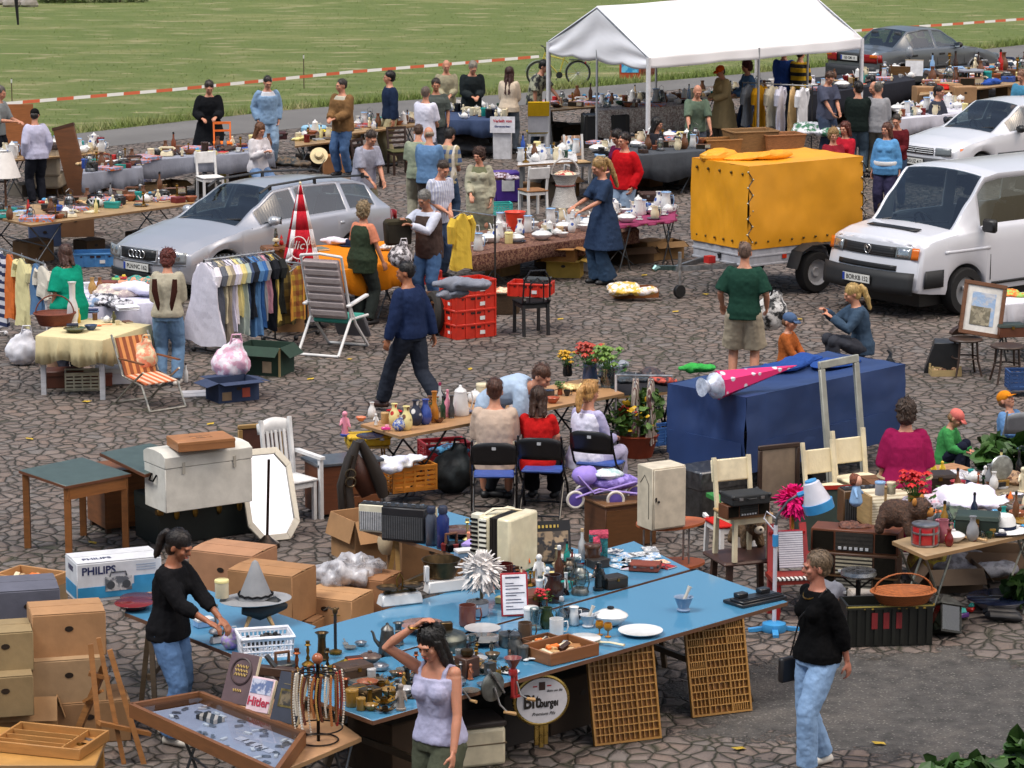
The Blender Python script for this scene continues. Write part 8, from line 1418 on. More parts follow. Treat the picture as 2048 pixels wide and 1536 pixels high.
# ---- behind the blue trailer: painting, clock, stools
def bentwood(desc,u,v):
 r=rootat('bentwood_stool',desc,u,v,.46,10,'in front of the white van','stool',lz=0.);MB().lathe([(.2,.43),(.21,.445),(.2,.46),(.001,.46)],24).build('seat',mat('3c2a20','wood'),r);[MB().tube([(.15*cos(a),.15*sin(a),.44),(.17*cos(a),.17*sin(a),.2),(.23*cos(a),.23*sin(a),0)],.014,7).build('leg',mat('3c2a20','wood'),r)for a in(.7,2.3,3.9,5.5)];MB().tube([(.165*cos(2*pi*i/24),.165*sin(2*pi*i/24),.22)for i in range(25)],.01,6).build('ring',mat('3c2a20','wood'),r)
bentwood('dark bentwood stool carrying the mantel clock',1932,676);bentwood('dark bentwood stool carrying a record case',2015,690);I('mantel_clock',1932,668,'dark wooden mantel clock','3a241a',None,.85,12,z=.465,place='on the first bentwood stool');I('wooden_box',2020,672,'open gramophone record case','6a3c26','26342e',1.2,8,z=.465,place='on the second bentwood stool')
r=rootat('painting','framed townscape painting, tilted',1958,672,.48,6,'behind the mantel clock','painting');m1=Mx.Rotation(R(-16),4,'X')@Mx.Rotation(R(10),4,'Y')
def rf(x0,z0,x1,z1,y0,y1,nm,m):g=MB(m1);g.bx(x0,y0,z0,x1,y1,z1).build(nm,m,r,bev=.004)
for a in((-.27,0,.27,.05),(-.27,.62,.27,.67),(-.27,.05,-.22,.62),(.22,.05,.27,.62)):rf(*a,-.03,0,'frame',mat('6a4226','wood'))
rf(-.225,.045,.225,.625,-.012,-.004,'mount',mat('cfcdc8'));rf(-.15,.13,.15,.54,-.016,-.0125,'sky_picture',mat('8fa8c8','blotch','b0b4bc',s=.5));rf(-.15,.13,.10,.36,-.019,-.0165,'town_picture',mat('6a6452','print','9a927c',s=.7))
r=rootat('black_cabinet','low black slanted box',1880,742,0,-8,'beside the first bentwood stool','box');g=MB();g.prism([(-.2,0),(.22,0),(.22,.38),(-.08,.38)],-.16,.2);g.v=[V((p.x,p.z,p.y))for p in g.v];g.build('case',mat('1d1f22','plain',r=.4),r,20,bev=.006);MB().bx(.221,-.12,.05,.228,.16,.33).build('front',mat('101113'),r)
I('fruit_crate',1890,750,'pale wooden fruit crate with a green end','b8a070','brown',.75,2,z=0,place='before the low black box');board('wares_table','small table behind the painting',[(1990,612),(2110,602),(2095,582),(1998,588)],.75,None,.03,'x','5a5c60',(mat('c8c8d0','cloth'),15),.35,edge=None);I('clothes_heap',2030,592,'bright jumble of toys','orange','lgreen',.7);I('clothes_heap',2030,640,'white laundry bag','d4d0d0','c4c0cc',1.0,z=.5,place='behind the record case');I('slatted_crate',2048,790,'blue plastic crate with an orange base','2c4a7a',None,.8,4,z=0,dz=.08,place='at the right edge')
folding_chair('grey metal folding chair beside the orange capped child',2035,885,190,'dgrey','grey');folding_chair('second grey metal folding chair lower at the edge',2062,940,190,'dgrey','grey')
carton('bent brown card sheet box',1892,960,.4,.3,.12,30,.30,'a87c58',place='before the child in green',tape=False,hole=False)
ITEMS_B=[i[0]for i in ITEMS if i[1].startswith('golden brown oval')][0];ITEMS_B.scale.z*=.72;ITEMS_B.scale.x*=1.15
for i,(q4,n,z,pl)in enumerate((([(1870,1100),(2080,1055),(2060,1005),(1800,1078)],40,.752,'on the right hand plank table'),([(1860,1005),(2060,982),(2050,948),(1830,962)],26,.722,'on the rear table of tins'),([(1010,1215),(1230,1158),(1180,1118),(960,1170)],34,.747,'on the crowded back of the blue table'),([(880,1100),(1100,1150),(1140,1125),(940,1065)],22,.752,'between the radios and the accordion'))):
 Q=[G(u,v,z)for u,v in q4];rg=random.Random(i+50)
 for j in range(n):
  p=Q[0].lerp(Q[1],rg.random()).lerp(Q[3].lerp(Q[2],rg.random()),rg.random());kd=('cup','bottle','tin','figurine','book','bowl','small_box','toy','drinking_glass','vase','candlestick')[(j*5+i)%11];cw=('white','brown','dred','navy','cream','dgreen','black','grey','brass','teal','salmon','lyellow')[(j*7+i)%12]
  key=(kd,cw,None);root=tree_copy(_K[key])if key in _K else None
  if root is None:root=bpy.data.objects.new(kd,None);col.objects.link(root);KIND[kd](root,cw,None);_K[key]=root
  s_=rg.uniform(.5,.95);root.location=p+V((0,0,.002));root.rotation_euler=(0,0,rg.uniform(-1,1));root.scale=(s_,s_,s_);note(root,{'dred':'dark red','dgreen':'dark green','lyellow':'pale yellow','brass':'brass coloured'}.get(cw,cw)+' '+kd.replace('_',' ').replace('small ',''),pl,CATS.get(kd),'small wares '+pl)
  # == far stalls
rs=random.Random(77)
CH_=[('cup','white',None,'white china cup'),('saucer_cup','white','blue','white cup on a saucer'),('plate','white','navy','white plate with dark rim'),('teapot','white',None,'white china teapot'),('vase','white','blue','blue flecked white vase'),('bowl','white',None,'white bowl'),('coffee_pot','white',None,'white coffee pot'),('tureen','white',None,'white lidded tureen'),('pitcher','white','lblue','white pitcher with blue rim'),('jug','cream',None,'cream jug'),('tin','brass',None,'brass coloured tin'),('drinking_glass','white',None,'drinking glass')]
MX_=[('book','dred',None,'dark red book'),('book','green',None,'green book'),('book','blue',None,'blue book'),('small_box','cream','red','cream box with red lid'),('camera_case','black',None,'black camera'),('candlestick','brass',None,'brass candlestick'),('vase','brown',None,'brown vase'),('toy','red','yellow','red and yellow toy truck'),('bottle','dgreen','black','dark green bottle'),('tin','orange','white','orange tin'),('figurine','cream','brown','cream figurine'),('wooden_box','wood',None,'wooden box'),('bowl','copper',None,'copper bowl'),('telephone','grey','lgrey','grey telephone'),('board_game','lblue','orange','blue board game box'),('shoes_pair','dbrown',None,'brown leather shoes'),('clothes_heap','teal','salmon','teal and salmon cloth heap'),('lantern','grey',None,'grey lantern'),('magazine_pile','lyellow','red','pile of magazines'),('radio','brown','cream','brown portable radio')]
PAL=['dred','blue','dgreen','brown','cream','grey','navy','teal','white','black','tan','lblue','lyellow','dbrown','rust','red'];PAL_K=('book','tin','small_box','toy','bottle','clothes_heap','wooden_box','magazine_pile','telephone')
def strew(n,quad,z,place,kinds,s0=.8,s1=1.25,only=None):
 P=[G(u,v,z)for u,v in quad];on(z+.002,place,'wares '+place)
 n=int(n*2.3)
 for i in range(n):
  k=kinds[(i*7+len(place))%len(kinds)];s,t=(i+rs.random())/n,rs.uniform(.1,.92);p=P[0].lerp(P[1],s).lerp(P[3].lerp(P[2],s),t);key=(k[0],k[1],k[2])
  if k[0]in PAL_K:cw=rs.choice(PAL);k=(k[0],cw,None,{'dred':'dark red','dgreen':'dark green','lblue':'light blue','lyellow':'pale yellow','dbrown':'dark brown'}.get(cw,cw)+' '+k[0].replace('_',' '));key=(k[0],cw,None)
  if key in _K:root=tree_copy(_K[key])
  else:root=bpy.data.objects.new(k[0],None);col.objects.link(root);KIND[k[0]](root,k[1],k[2]);_K[key]=root
  q=rs.uniform(s0,s1)*(.55 if k[0]in('wooden_box','clothes_heap','radio','magazine_pile')else 1);root.location=(p.x,p.y,z+.002);root.rotation_euler=(0,0,rs.uniform(-.8,.8));root.scale=(q,q,q);note(root,k[3],place,CATS.get(k[0]),PL['group'])
def stall(desc,quad,n,kinds,z=.75,cloth=None,legs='x',drop=.3,place='',s0=.8,s1=1.25,mm=None):
 board('stall_table',desc,quad,z,mm or mat('a88a62','wood'),.03,legs,'6c6e70',cloth and(cloth,15),drop,place,edge=None if cloth else '8a6a48');strew(n,quad,z+(.006 if cloth else 0),'on the '+desc,kinds,s0,s1)
 P=[G(u,v,z)for u,v in quad]
 for i in range(1+len(P)//2 if z>.5 else 0):
  p=P[0].lerp(P[1],.2+.3*i).lerp(P[3].lerp(P[2],.2+.3*i),.6);r=thing('cardboard_box',None,'box',(p.x,p.y,0),rs.uniform(0,60));cw=rs.choice(['7a5a3a','5a4430','8f7048','3a3028','6a6258']);carton_parts(r,rs.uniform(.35,.55),rs.uniform(.3,.4),rs.uniform(.2,.38),cw,rs.choice((0,0,30)));note(r,{'7':'tan','5':'dark brown','8':'pale brown','3':'blackish','6':'grey brown'}[cw[0]]+' carton','under the '+desc,'box')
gc=mat('8b8f9c','cloth');wc=mat('c8c8d4','cloth');dk=mat('4a4e54','cloth');rg_=mat('7a5a48','rug','4a2420',s=.7)
stall('table by the silver car',[(62,450),(395,405),(330,380),(-60,422)],40,MX_+CH_[:4])
stall('grey table on crossed legs',[(285,322),(548,303),(532,284),(292,303)],20,MX_[:16]+CH_[:3],cloth=gc)
stall('table behind the hooded woman',[(0,322),(212,305),(200,288),(0,300)],26,CH_)
stall('table by the red crate',[(165,348),(285,335),(270,315),(170,325)],16,MX_,cloth=gc)
stall('low table behind the pouffe',[(590,292),(730,276),(715,258),(590,268)],12,MX_+CH_,z=.55)
stall('table behind the navy sweater',[(690,268),(850,248),(830,232),(700,246)],16,MX_+CH_)
stall('table below the bald man',[(862,240),(1018,242),(1010,215),(880,208)],18,CH_+MX_[5:14],cloth=mat('3c4a68','cloth'))
stall('table beside the white chair',[(1035,330),(1155,322),(1150,295),(1040,300)],16,CH_+MX_[5:10],legs='straight',mm=mat('d0d0d2','gloss'))
stall('rug covered table of teapots',[(945,512),(1278,460),(1240,420),(935,466)],34,CH_,z=.56,cloth=rg_,drop=.22)
stall('table by the yellow trailer',[(1235,452),(1350,440),(1350,408),(1250,420)],12,CH_,z=.72,cloth=mat('8a3a5c','cloth'),drop=.04)
stall('grey table before the tent',[(1188,318),(1412,302),(1400,268),(1195,282)],34,MX_+CH_[6:],cloth=dk,drop=.45)
stall('record table under the tent',[(1080,222),(1205,212),(1200,194),(1085,200)],12,MX_,legs='trestle')
stall('white table under the tent',[(1195,222),(1400,210),(1392,190),(1200,200)],26,CH_+MX_,cloth=mat('c4beb8','rug','9a8a84',s=.5),drop=.5)
stall('far table under the tent',[(1400,200),(1560,186),(1548,168),(1400,182)],18,MX_+CH_)
stall('dark table beside the tent',[(1590,196),(1830,160),(1800,138),(1600,158)],26,MX_+CH_,cloth=mat('2c2e36','cloth'),drop=.55)
stall('white table before the hatchback',[(1788,240),(1935,226),(1925,200),(1800,212)],24,CH_+MX_[10:14],cloth=wc)
stall('far right box table',[(1838,190),(2060,165),(2050,120),(1860,140)],44,MX_+CH_[:3],z=.6,s0=1.1,s1=2.)
on(0,'at the far stalls')
for a in(('crate',242,362,'raspberry red plastic crate','c02038',None,1.05,12),('bucket',250,402,'sky blue square tub','sky',None,1.3),('big_wicker',300,402,'oval light bath basket','b8956a',None,.7,10),('small_box',327,402,'blue cool box with white lid','2a4aa0','white',2.4,6),('crate',190,530,'sky blue lidded storage crate','4a86c0',None,1.05,10),('carrier_bag',285,372,'white and blue carrier bag','c8c8d8','6a78a8',1.2),('carton',0,0,'')):
 if a[0]in KIND:I(*a)
r=rootat('lamp_stand','floor lamp with a wide white shade',12,418,0,0,'at the left edge','lamp');MB().lathe([(.27,.55),(.13,.98),(.125,.98),(.26,.55)],24).build('lamp_shade',mat('e4e0dc','cloth'),r);MB().rod((0,0,0),(0,0,.9),.02).build('pole',mat('brown','wood'),r)
r=rootat('armchair','beige armchair seen from behind',94,392,0,175,'beside the hooded woman','armchair');MB().cb(.62,.56,.16,.42).build('seat',mat('a89c88','cloth'),r,bev=.05,seg=2);MB().bx(-.31,.2,.38,.31,.32,.92).build('backrest',mat('b3a794','cloth'),r,bev=.05,seg=2);MB().bx(-.32,.18,.84,.32,.35,.98).build('head_cushion',mat('4a3c38','curl'),r,bev=.04,disp=.03,dsc=.05);[MB().rod((x,y,0),(x*.8,y*.8,.2),.018).build('leg',mat('4a3420','wood'),r)for x in(-.26,.26)for y in(-.2,.24)]
r=rootat('wardrobe_panel','tall brown wooden panel leaning',165,405,0,-10,'behind the plank table of books','panel');MB().at(rx=-8,ry=-16).bx(-.19,-.03,0,.19,.03,1.35).build('board',mat('6a4020','wood'),r,bev=.004);MB().at(rx=-8,ry=-16).bx(-.2,-.035,1.33,.2,.035,1.38).build('end_strip',mat('4a2c18','wood'),r)
r=rootat('wooden_board','orange brown board held upright',38,305,0,8,'between the two people at the left edge','board');MB().bx(-.3,-.02,.05,.3,.02,.95).build('panel',mat('a8683a','wood'),r);MB().bx(-.3,-.022,.0,.3,.022,.05).build('foot_rail',mat('8a5830','wood'),r)
plain_chair('small orange chair upturned on the yellow table',448,300,8,'orange','orange','none','',.40,.85,h=.8,lz=.46);MB().bar((-.19,.235,.78),(.19,.235,.78),.03,.05).bar((-.19,.21,.62),(.19,.21,.62),.02,.04).build('back_rail',mat('orange'),ITEMS[-1][0]);ITEMS[-1][0].location=G(446,322,.5)
board('yellow_table','small yellow painted table',[(445,336),(505,330),(495,312),(440,317)],.5,mat('d0c070','plain'),.04,'straight','c8b868',edge=None,place='under the orange chair')
plain_chair('white painted chair with arms',420,352,25,'white','white','slab','behind the roof of the silver car',.44);plain_chair('dark ladder back chair with a mustard seat',735,325,60,'olive','dbrown','ladder','behind the man in grey');plain_chair('second dark ladder back chair',800,300,20,'olive','dbrown','ladder','behind the man in grey');plain_chair('white wooden chair with an orange back board',1066,378,205,'wood','white','slab','beside the wicker pedestal')
r=rootat('pouffe','round pale blue pouffe on thin legs',629,300,0,0,'beside the yellow topped stool','pouffe');MB().lathe([(.24,.34),(.26,.38),(.26,.45),(.23,.48),(.001,.485)],24).build('cushion',mat('8ab4cc','cloth'),r);[MB().rod((.2*cos(a),.2*sin(a),.35),(.25*cos(a),.25*sin(a),0),.012).build('leg',mat('dgrey','metal'),r)for a in(.6,2.2,3.7,5.3)]
r=rootat('tulip_stool','white tulip stool with a yellow seat',664,316,.1,0,'in front of the man in the brown jacket','stool');MB().lathe([(.24,0),(.2,.03),(.08,.14),(.06,.30),(.12,.44),(.14,.46)],26).build('pedestal',mat('d4d4d4','gloss'),r);MB().lathe([(.2,.46),(.24,.48),(.24,.52),(.2,.54),(.001,.54)],26).build('seat',mat('d4c020','plain'),r);carton('brown carton below the tulip stool',672,345,.5,.4,.32,10,0,'a8744a',place='behind the silver car')
I('hat',638,312,'wide cream straw hat','d8c8a0','brown',.8,z=.75,place='above the roof of the silver car',rx=60);I('clothes_heap',590,330,'dark coat over a chair','22282a','5a4a38',1.2,z=.4,place='behind the roof of the silver car');I('suitcase',545,278,'dark wine red suitcase','3a1a1e',None,.9,10,z=.3,place='behind the woman in white');I('bucket',1030,462,'bright red plastic bucket','d03820',None,1.1,z=.57,place='on the rug covered table');I('slatted_crate',1000,430,'turquoise plastic crate','turq',None,.75,10,z=0,place='below the woman in the cardigan')
r=rootat('plastic_bin','tall purple plastic bin with a white notice',1012,402,0,8,'left of the white wooden chair','bin');MB().cb(.40,.36,0,.52,t=-.03).build('body',mat('4a2c8c','plain'),r,bev=.02);MB().bx(-.1,-.206,.2,.12,-.2,.46).build('notice',mat('white'),r);I('clothes_heap',1012,358,'dark red heap with a white cloth','4a1c1c','b0a8b8',.9,z=.5,place='on the purple bin')
r=rootat('sign_box','white foam box with a red lettered sign',1005,318,.3,-4,'behind the woman in the cardigan','sign');MB().cb(.34,.2,0,.7).build('box',mat('c8c8cc','plain'),r,bev=.01);s_=MB().bx(-.22,-.14,.5,.24,-.12,.8).build('sign_board',mat('dcdce4'),r);text('Verleih von',.075,mat('c02438'),s_,(.01,-.143,.72),bold=.002);text('Gartengeräten',.05,mat('2c3a78'),s_,(.01,-.143,.62),bold=.001);I('clothes_heap',965,300,'grey tent sheet spread','4a4c50','5a5c60',2.2,30,z=.1,place='behind the man in the plaid shirt')
r=rootat('wicker_pedestal','tall white woven wicker basket with red fruit',1130,412,0,0,'right of the white wooden chair','basket');wk=mat('c8c4c0','wicker');MB().lathe(shell([(.24,0),(.18,.2),(.15,.36),(.22,.52),(.25,.56)],.02),24).build('body',wk,r);MB().tube([(.24*cos(pi*i/12),0,.56+.26*sin(pi*i/12))for i in range(13)],.016).build('handle',wk,r);MB().ell((0,0,.53),(.2,.2,.08)).build('fruit',mat('a02c28','blotch','cream'),r,disp=.05,dsc=.05);MB().tube([(.16*cos(a),.16*sin(a),.36)for a in[2*pi*i/20 for i in range(21)]],.014).build('ribbon',mat('8a4438'),r)
plain_chair('yellow covered deck chair',1074,262,185,'yellow','white','none','below the woman with long hair',.4);MB().at(0,.2,.4,rx=-12).bx(-.2,-.02,0,.2,.02,.36).build('backrest',mat('d8d8dc','cloth'),ITEMS[-1][0]);MB().at(0,.22,.4,rx=-12).bx(-.21,-.03,.34,.21,.03,.62).build('head_cover',mat('c8a020','cloth'),ITEMS[-1][0]);plain_chair('camp chair with a brown check back',1155,322,20,'tan','white','none','left of the grey clothed table',.4);MB().at(0,.2,.42,rx=-12).bx(-.2,-.012,.05,.2,.012,.42).build('backrest',mat('b09078','plaid','8a6a58',s=12),ITEMS[-1][0])
r=rootat('steamer_trunk','large black ribbed trunk with an orange label',1210,278,.15,6,'in front of the white clothed tent table','trunk');MB().cb(.92,.5,0,.5).build('chest',mat('1c1d20','plain'),r,bev=.015);[MB().cb(.03,.52,.0,.51,x).build('rib',mat('2a2826'),r)for x in(-.4,-.13,.13,.4)];MB().bx(.461,-.12,.2,.468,.05,.4).build('label_patch',mat('b8702c'),r);MB().cb(.95,.53,-.15,0).build('plinth',mat('3a3028','wood'),r)
for u,v,c,d,k in((1440,318,'a8743c','shallow honey wicker basket behind the yellow trailer',.85),(1500,312,'9a7448','tall square wicker basket behind the yellow trailer',1.1),(1562,312,'a87044','wide brown wicker basket behind the yellow trailer',.95)):I('big_wicker',u,v,d,c,None,k,18,z=.45)
board('stall_table','table carrying the wicker baskets',[(1395,335),(1620,322),(1610,295),(1400,305)],.44,None,.03,'x','5a5c60',edge=None,place='behind the yellow trailer')
rail_clothes('garment rail under the tent',(1485,165),(1625,172),1.35,[(.08,'7a8088',.8,.2,.3,'grey jacket'),(.25,'c8921c',.85,.2,.3,'golden yellow jacket'),(.42,'d8d0b8',.8,.2,.3,'cream blouse'),(.55,'d8d8e8',.95,.2,.3,'white blouse'),(.72,'c8a878',.95,.2,0,'tan dress'),(.86,'dcdce0',.8,.2,.3,'bright white shirt')],'under the tent')
I('clothes_heap',1640,268,'heap of bright football shirts','d0d0d8','2a6a4a',1.8,z=.5,place='behind the yellow trailer');I('carrier_bag',1615,205,'white sheet bag','d8d8e4',None,1.6,z=.4,place='right of the garment rail')
r=rootat('round_stool','tall dark stool with a round grey top',1940,222,0,0,'behind the hatchback','stool');MB().lathe([(.26,.86),(.28,.88),(.28,.91),(.001,.92)],24).build('seat',mat('8a8e98','plain'),r);[MB().bar((.2*cos(a),.2*sin(a),0),(.2*cos(a),.2*sin(a),.87),.05,.05).build('leg',mat('2c201c','wood'),r)for a in(.4,2.0,3.5,5.1)];MB().tube([(.2*cos(a),.2*sin(a),.55)for a in[2*pi*i/20 for i in range(21)]],.014).build('ring',mat('2c201c'),r)
for i,(u,v,w_)in enumerate(((1855,205,.6),(1893,200,.6),(1925,205,.5),(1860,262,.9))):carton('brown carton by the grey stall, '+('leftmost','middle','rightmost','lowest and widest')[i],u,v,w_,.4,.34,10,.35 if i<3 else 0,'a07c58',place='behind the hatchback')
r=rootat('standing_panel','brown wooden screen panel',1790,218,0,-18,'behind the man in the grey sweatshirt','panel');MB().bx(-.32,-.03,0,.32,.03,.95).build('board',mat('6a4a26','wood'),r);MB().bx(-.36,-.04,0,-.32,.04,.98).build('post',mat('3a2a1c','wood'),r);r=rootat('sewing_bust','grey dress form head on a stand',1818,150,.55,0,'in front of the grey saloon','bust');MB().ell((0,0,.52),(.09,.1,.14)).build('head',mat('8a8e94','gloss'),r);MB().rod((0,0,0),(0,0,.42),.02).build('stand',mat('black'),r);r=rootat('white_panel','white square board propped up',1828,152,.6,-10,'on the dark table by the grey saloon','board');MB().at(rx=-12).bx(-.2,-.01,0,.2,.01,.36).build('board',mat('d0d0d4'),r);MB().at(rx=-12).bx(-.21,-.014,.35,.21,.014,.37).build('edge',mat('b0a088'),r)
carton('yellow banana carton',1130,552,.5,.36,.26,-10,0,'c0a048',1,place='under the rug covered table');carton('brown fruit carton of dark shoes',1120,520,.5,.36,.2,-10,.26,'9a6a34',1,place='under the rug covered table');carton('white wine carton',1182,540,.34,.3,.34,-6,0,'c4c4cc',place='under the rug covered table');I('suitcase',1310,400,'open dark suitcase of records','3a2420',None,.9,8,z=0,place='left of the yellow trailer');carton('light wooden chest',1325,360,.5,.4,.45,8,0,'b0845a',place='left of the yellow trailer');carton('brown carton under the plank table',150,470,.6,.5,.4,10,0,'6a4a30',place='left of the silver car');carton('dark blue carton under the plank table',90,490,.5,.4,.35,10,0,'3a4a6c',place='left of the silver car')
rl=random.Random(31)
for i,(u,v)in enumerate(((172,805),(1288,552),(186,1088),(700,720),(1120,640),(1350,625),(940,740),(1600,640),(420,850),(1205,690),(1750,800),(620,760),(1480,1500),(1760,1490),(60,880),(1410,590))):
 p=G(u,v,.0);o=bpy.data.objects.new('fallen_leaf',bpy.data.objects['fallen_leaf'].data)if i else MB().add([(-.05,0,.004),(-.02,-.03,.012),(.03,-.028,.006),(.07,0,.016),(.03,.03,.008),(-.02,.028,.014)],[(0,1,2,3,4,5)]).build('fallen_leaf',mat('c0a030','leaf'),None,0,thick=.002)
 if i:col.objects.link(o)
 o.location=(p.x,p.y,.006);o.rotation_euler=(0,0,rl.uniform(0,6));note(o,'yellow fallen leaf','on the cobbles','leaf','fallen leaves on the cobbles')
 # == people
W=dict
DN,GR='ddenim','khaki'
def pp(u,v,label,*a,**k):return person(u,v,label,*a,**k)
pl_=mat('3f5a86','plaid','b8a878',s=9);st_=mat('a8aec8','stripex','c8ccd8',s=26);cam_=mat('4a4a34','blotch','8a8468',s=.5);polo_=mat('4c5450','stripez','3c4440',s=5)
def bracelet(r,j):MB().tube([j['wr'][-1]+V((.035*cos(a),.035*sin(a),.0))for a in[2*pi*i/14 for i in range(15)]],.008,5).build('bracelet',mat('brass','metal'),r)
pp(850,1258,'dark haired woman in a white tank top touching her hair before the blue table',1.74,-38,'f',lean=6,tw=8,hands=((.27,-.20,.74),(-.085,-.17,1.72)),elbow=((.4,.8,-.5),(-.9,-.35,-.7)),skin='b98268',top=('a6a6c2',0,-.035,.026,0,.43),bot=('4a4e40',2,.03),hair=('long','0e0b0a',.30),vox=.0075,head=(-6,22),extra=bracelet,feet=((.10,-.14),(-.10,.16)))
pp(372,1066,'girl in a black sweater and jeans holding a flowered tin',1.68,62,'f',lean=9,hands=((.08,-.46,1.02),(-.10,-.44,1.06)),skin='9a6448',top=('141417',1.55,-.10,.022),bot=('56749c',2,.014,.03),hair=('pony','1c1412',.22),vox=.008,head=(5,20),shoe='cfcac0',feet=((.10,.10),(-.10,-.08)))
def shoulder_bag(r,j):MB().tube([j['sh'][1]+V((0,-.02,.07)),j['spine'](.3)[0]+j['spine'](.3)[2]*.17,j['hip'][-1]+V((-.14,-.08,-.02))],.007,5).tube([j['sh'][1]+V((0,-.02,.07)),j['spine'](.3)[0]-j['spine'](.3)[2]*.15,j['hip'][-1]+V((-.14,.02,-.02))],.007,5).build('bag_strap',mat('black'),r);MB().at(*(j['hip'][-1]+V((-.17,-.06,-.12)))).cb(.06,.2,-.12,.08).build('shoulder_bag',mat('1c1a1c'),r,bev=.02,seg=2);MB().tube([j['spine'](.5)[0]+j['spine'](.5)[1]*(.075*sin(a))+j['spine'](.5)[2]*(.06+.05*cos(a))-V((0,0,.03+.03*cos(a)))for a in[R(-110+i*22)for i in range(11)]],.006,5).build('necklace',mat('brass','metal'),r)
pp(1628,1103,'woman in a black top and pale jeans looking back over her shoulder',1.68,-55,'f',lean=2,tw=-6,hands=((.20,.14,.86),(-.14,.20,.88)),skin='a8705c',top=('08080a',1.6,-.06,.02),bot=('7f9cc0',2,.018,.012),hair=('short','6a5844'),vox=.008,head=(-22,4),fat=.12,shoe='c8c4bc',extra=shoulder_bag,feet=((.09,-.16),(-.09,.16)))
pp(805,524,'man in a navy sweater striding across the cobbles',1.78,-128,lean=6,hands=((.28,-.12,.82),(-.24,.16,.84)),top=('1f2c4c',2,-.07,.035),bot=('2a2f3a',2,.022,.012),feet=((.08,-.38),(-.08,.36,.08)),hair=('crop','181414'),shoe='3a2018',head=(25,8),skin='a06a4c')
pp(1491,484,'man in a green polo shirt and beige shorts carrying a bag',1.80,170,lean=2,hands=((.27,-.16,.98),(-.25,-.16,.96)),top=('1f3f34',.9,-.10,.035),bot=('9c9280',.95,.045),hair=('crop','6a5448'),feet=((.13,0),(-.13,.03)))
I('carrier_bag',1540,660,'black and white shoulder bag','1c1e22','c8c8c8',1.5,0,z=.66,place='hanging from the man in the green polo')
pp(338,502,'red haired woman in a beige and brown jacket',1.66,176,'f',lean=9,hands='front',top=('a8a290',2,-.05,.045,0,.495,'jacket'),bot=('6a88a8',2,.02),hair=('curly','5a2018'),shoe='cfc8c0',head=(0,25))
o=[x for x in bpy.data.objects if x.name.startswith('person')and str(x.get('label')).startswith('red haired woman in a beige')][0];[MB().tube([(s*.13,.150,1.40),(s*.125,.175,1.25),(s*.09,.175,1.08),(s*.085,.165,1.0)],[.03,.04,.03,.01],8,flat=.3,up=(0,1,0)).build('brown_panel',mat('3a1f1a','cloth'),o)for s in(-1,1)]
pp(126,490,'woman in an emerald T shirt reaching to the clothes rail',1.64,-140,'f',lean=6,hands=((.2,-.1,.9),(-.15,-.45,1.25)),top=('0f8a70',.95,-.22,.05,.03),bot=('3a3a44',2,.02),hair=('bob','4a3028'),fat=.5)
pp(728,404,'grey blonde woman in a green vest and salmon blouse',1.66,140,'f',lean=4,hands=((.26,-.12,.86),(-.26,-.18,.84)),top=('cf8468',.8,-.05,.02),over=('2f3a2c',-1,-.20,.012,.02,.47,'vest'),bot=('2c3230',2,.025),hair=('curly','8a7658'),fat=.35,head=(30,5))
def rucksack(r,j):pass
pp(842,384,'grey bearded man in a brown vest holding a rucksack',1.74,-32,lean=8,hands=((.0,-.42,1.28),(-.16,-.42,1.34)),top=('c4c8d8',2,-.05,.022),over=('4a3c38',-1,-.16,.014,.02,.45,'vest'),bot=('46648c',2,.02),hair=('short','7a7874'),skin='9a6a50',head=(-8,22),fat=.15)
r=rootat('rucksack','olive brown canvas rucksack held open',795,490,1.0,20,'held by the man in the brown vest','rucksack');MB().cb(.36,.14,0,.34,t=-.02).build('bag',mat('33302a','cloth'),r,bev=.04,seg=2,disp=.04,dsc=.08);MB().bx(-.19,-.09,.26,.19,.06,.36).build('flap',mat('3c382c','cloth'),r,bev=.03);MB().tube([(.1,-.08,.02),(.16,-.1,-.12),(.2,-.09,-.22)],.012,5).build('strap',mat('1c1a18'),r)
pp(893,324,'man in a blue striped short sleeved shirt',1.78,40,lean=10,hands='fold',top=(st_,.9,-.14,.03),bot=('4a5a74',2,.02),hair=('crop','3a2c24'),fat=.25,head=(0,25))
pp(955,297,'curly haired woman in an open beige cardigan',1.66,-8,'f',lean=3,hands=((.2,-.12,.9),(-.1,-.3,1.0)),top=('6f7258',.9,-.2,.02),over=('a3a08c',1.8,-.28,.02,.03,.40,'cardigan'),bot=('6a6a5c',-.35,.02,.03),hair=('curly','3c241a'),head=(-20,12),fat=.3)
pp(855,254,'bald man in a denim shirt with a shoulder strap',1.76,160,lean=6,hands='front',top=('5f80a6',2,-.10,.035),bot=('4a4440',2,.025),hair=('bald','8a7a68'),head=(40,18))
pp(838,250,'man in a grey green shirt behind the bald man',1.72,176,lean=8,hands='front',top=('8c9682',.9,-.10,.03),bot=('9a9684',2,.025),hair=('crop','4a3020'),head=(0,25))
pp(905,258,'dark haired man in a blue plaid shirt',1.72,150,lean=10,hands='front',top=(pl_,.95,-.12,.03),bot=(DN,2,.02),hair=('short','1c1614'),head=(0,28))
pp(748,264,'man in a light grey short sleeved shirt bending forward',1.80,38,lean=20,hands=((.12,-.36,.92),(-.10,-.34,.94)),top=('9a9cac',.95,-.16,.03),bot=('7a7664',2,.025),hair=('crop','33241c'),head=(0,22),fat=.15)
pp(1190,318,'fair haired girl in a long navy dress and flared jeans',1.86,-62,'f',lean=4,hands=((.10,-.38,1.05),(-.10,-.40,1.08)),top=('2a3a54',.95,-.46,.02,.10),over=None,bot=('33475f',2,.016,.07),hair=('pony','a08050',.42),head=(0,22))
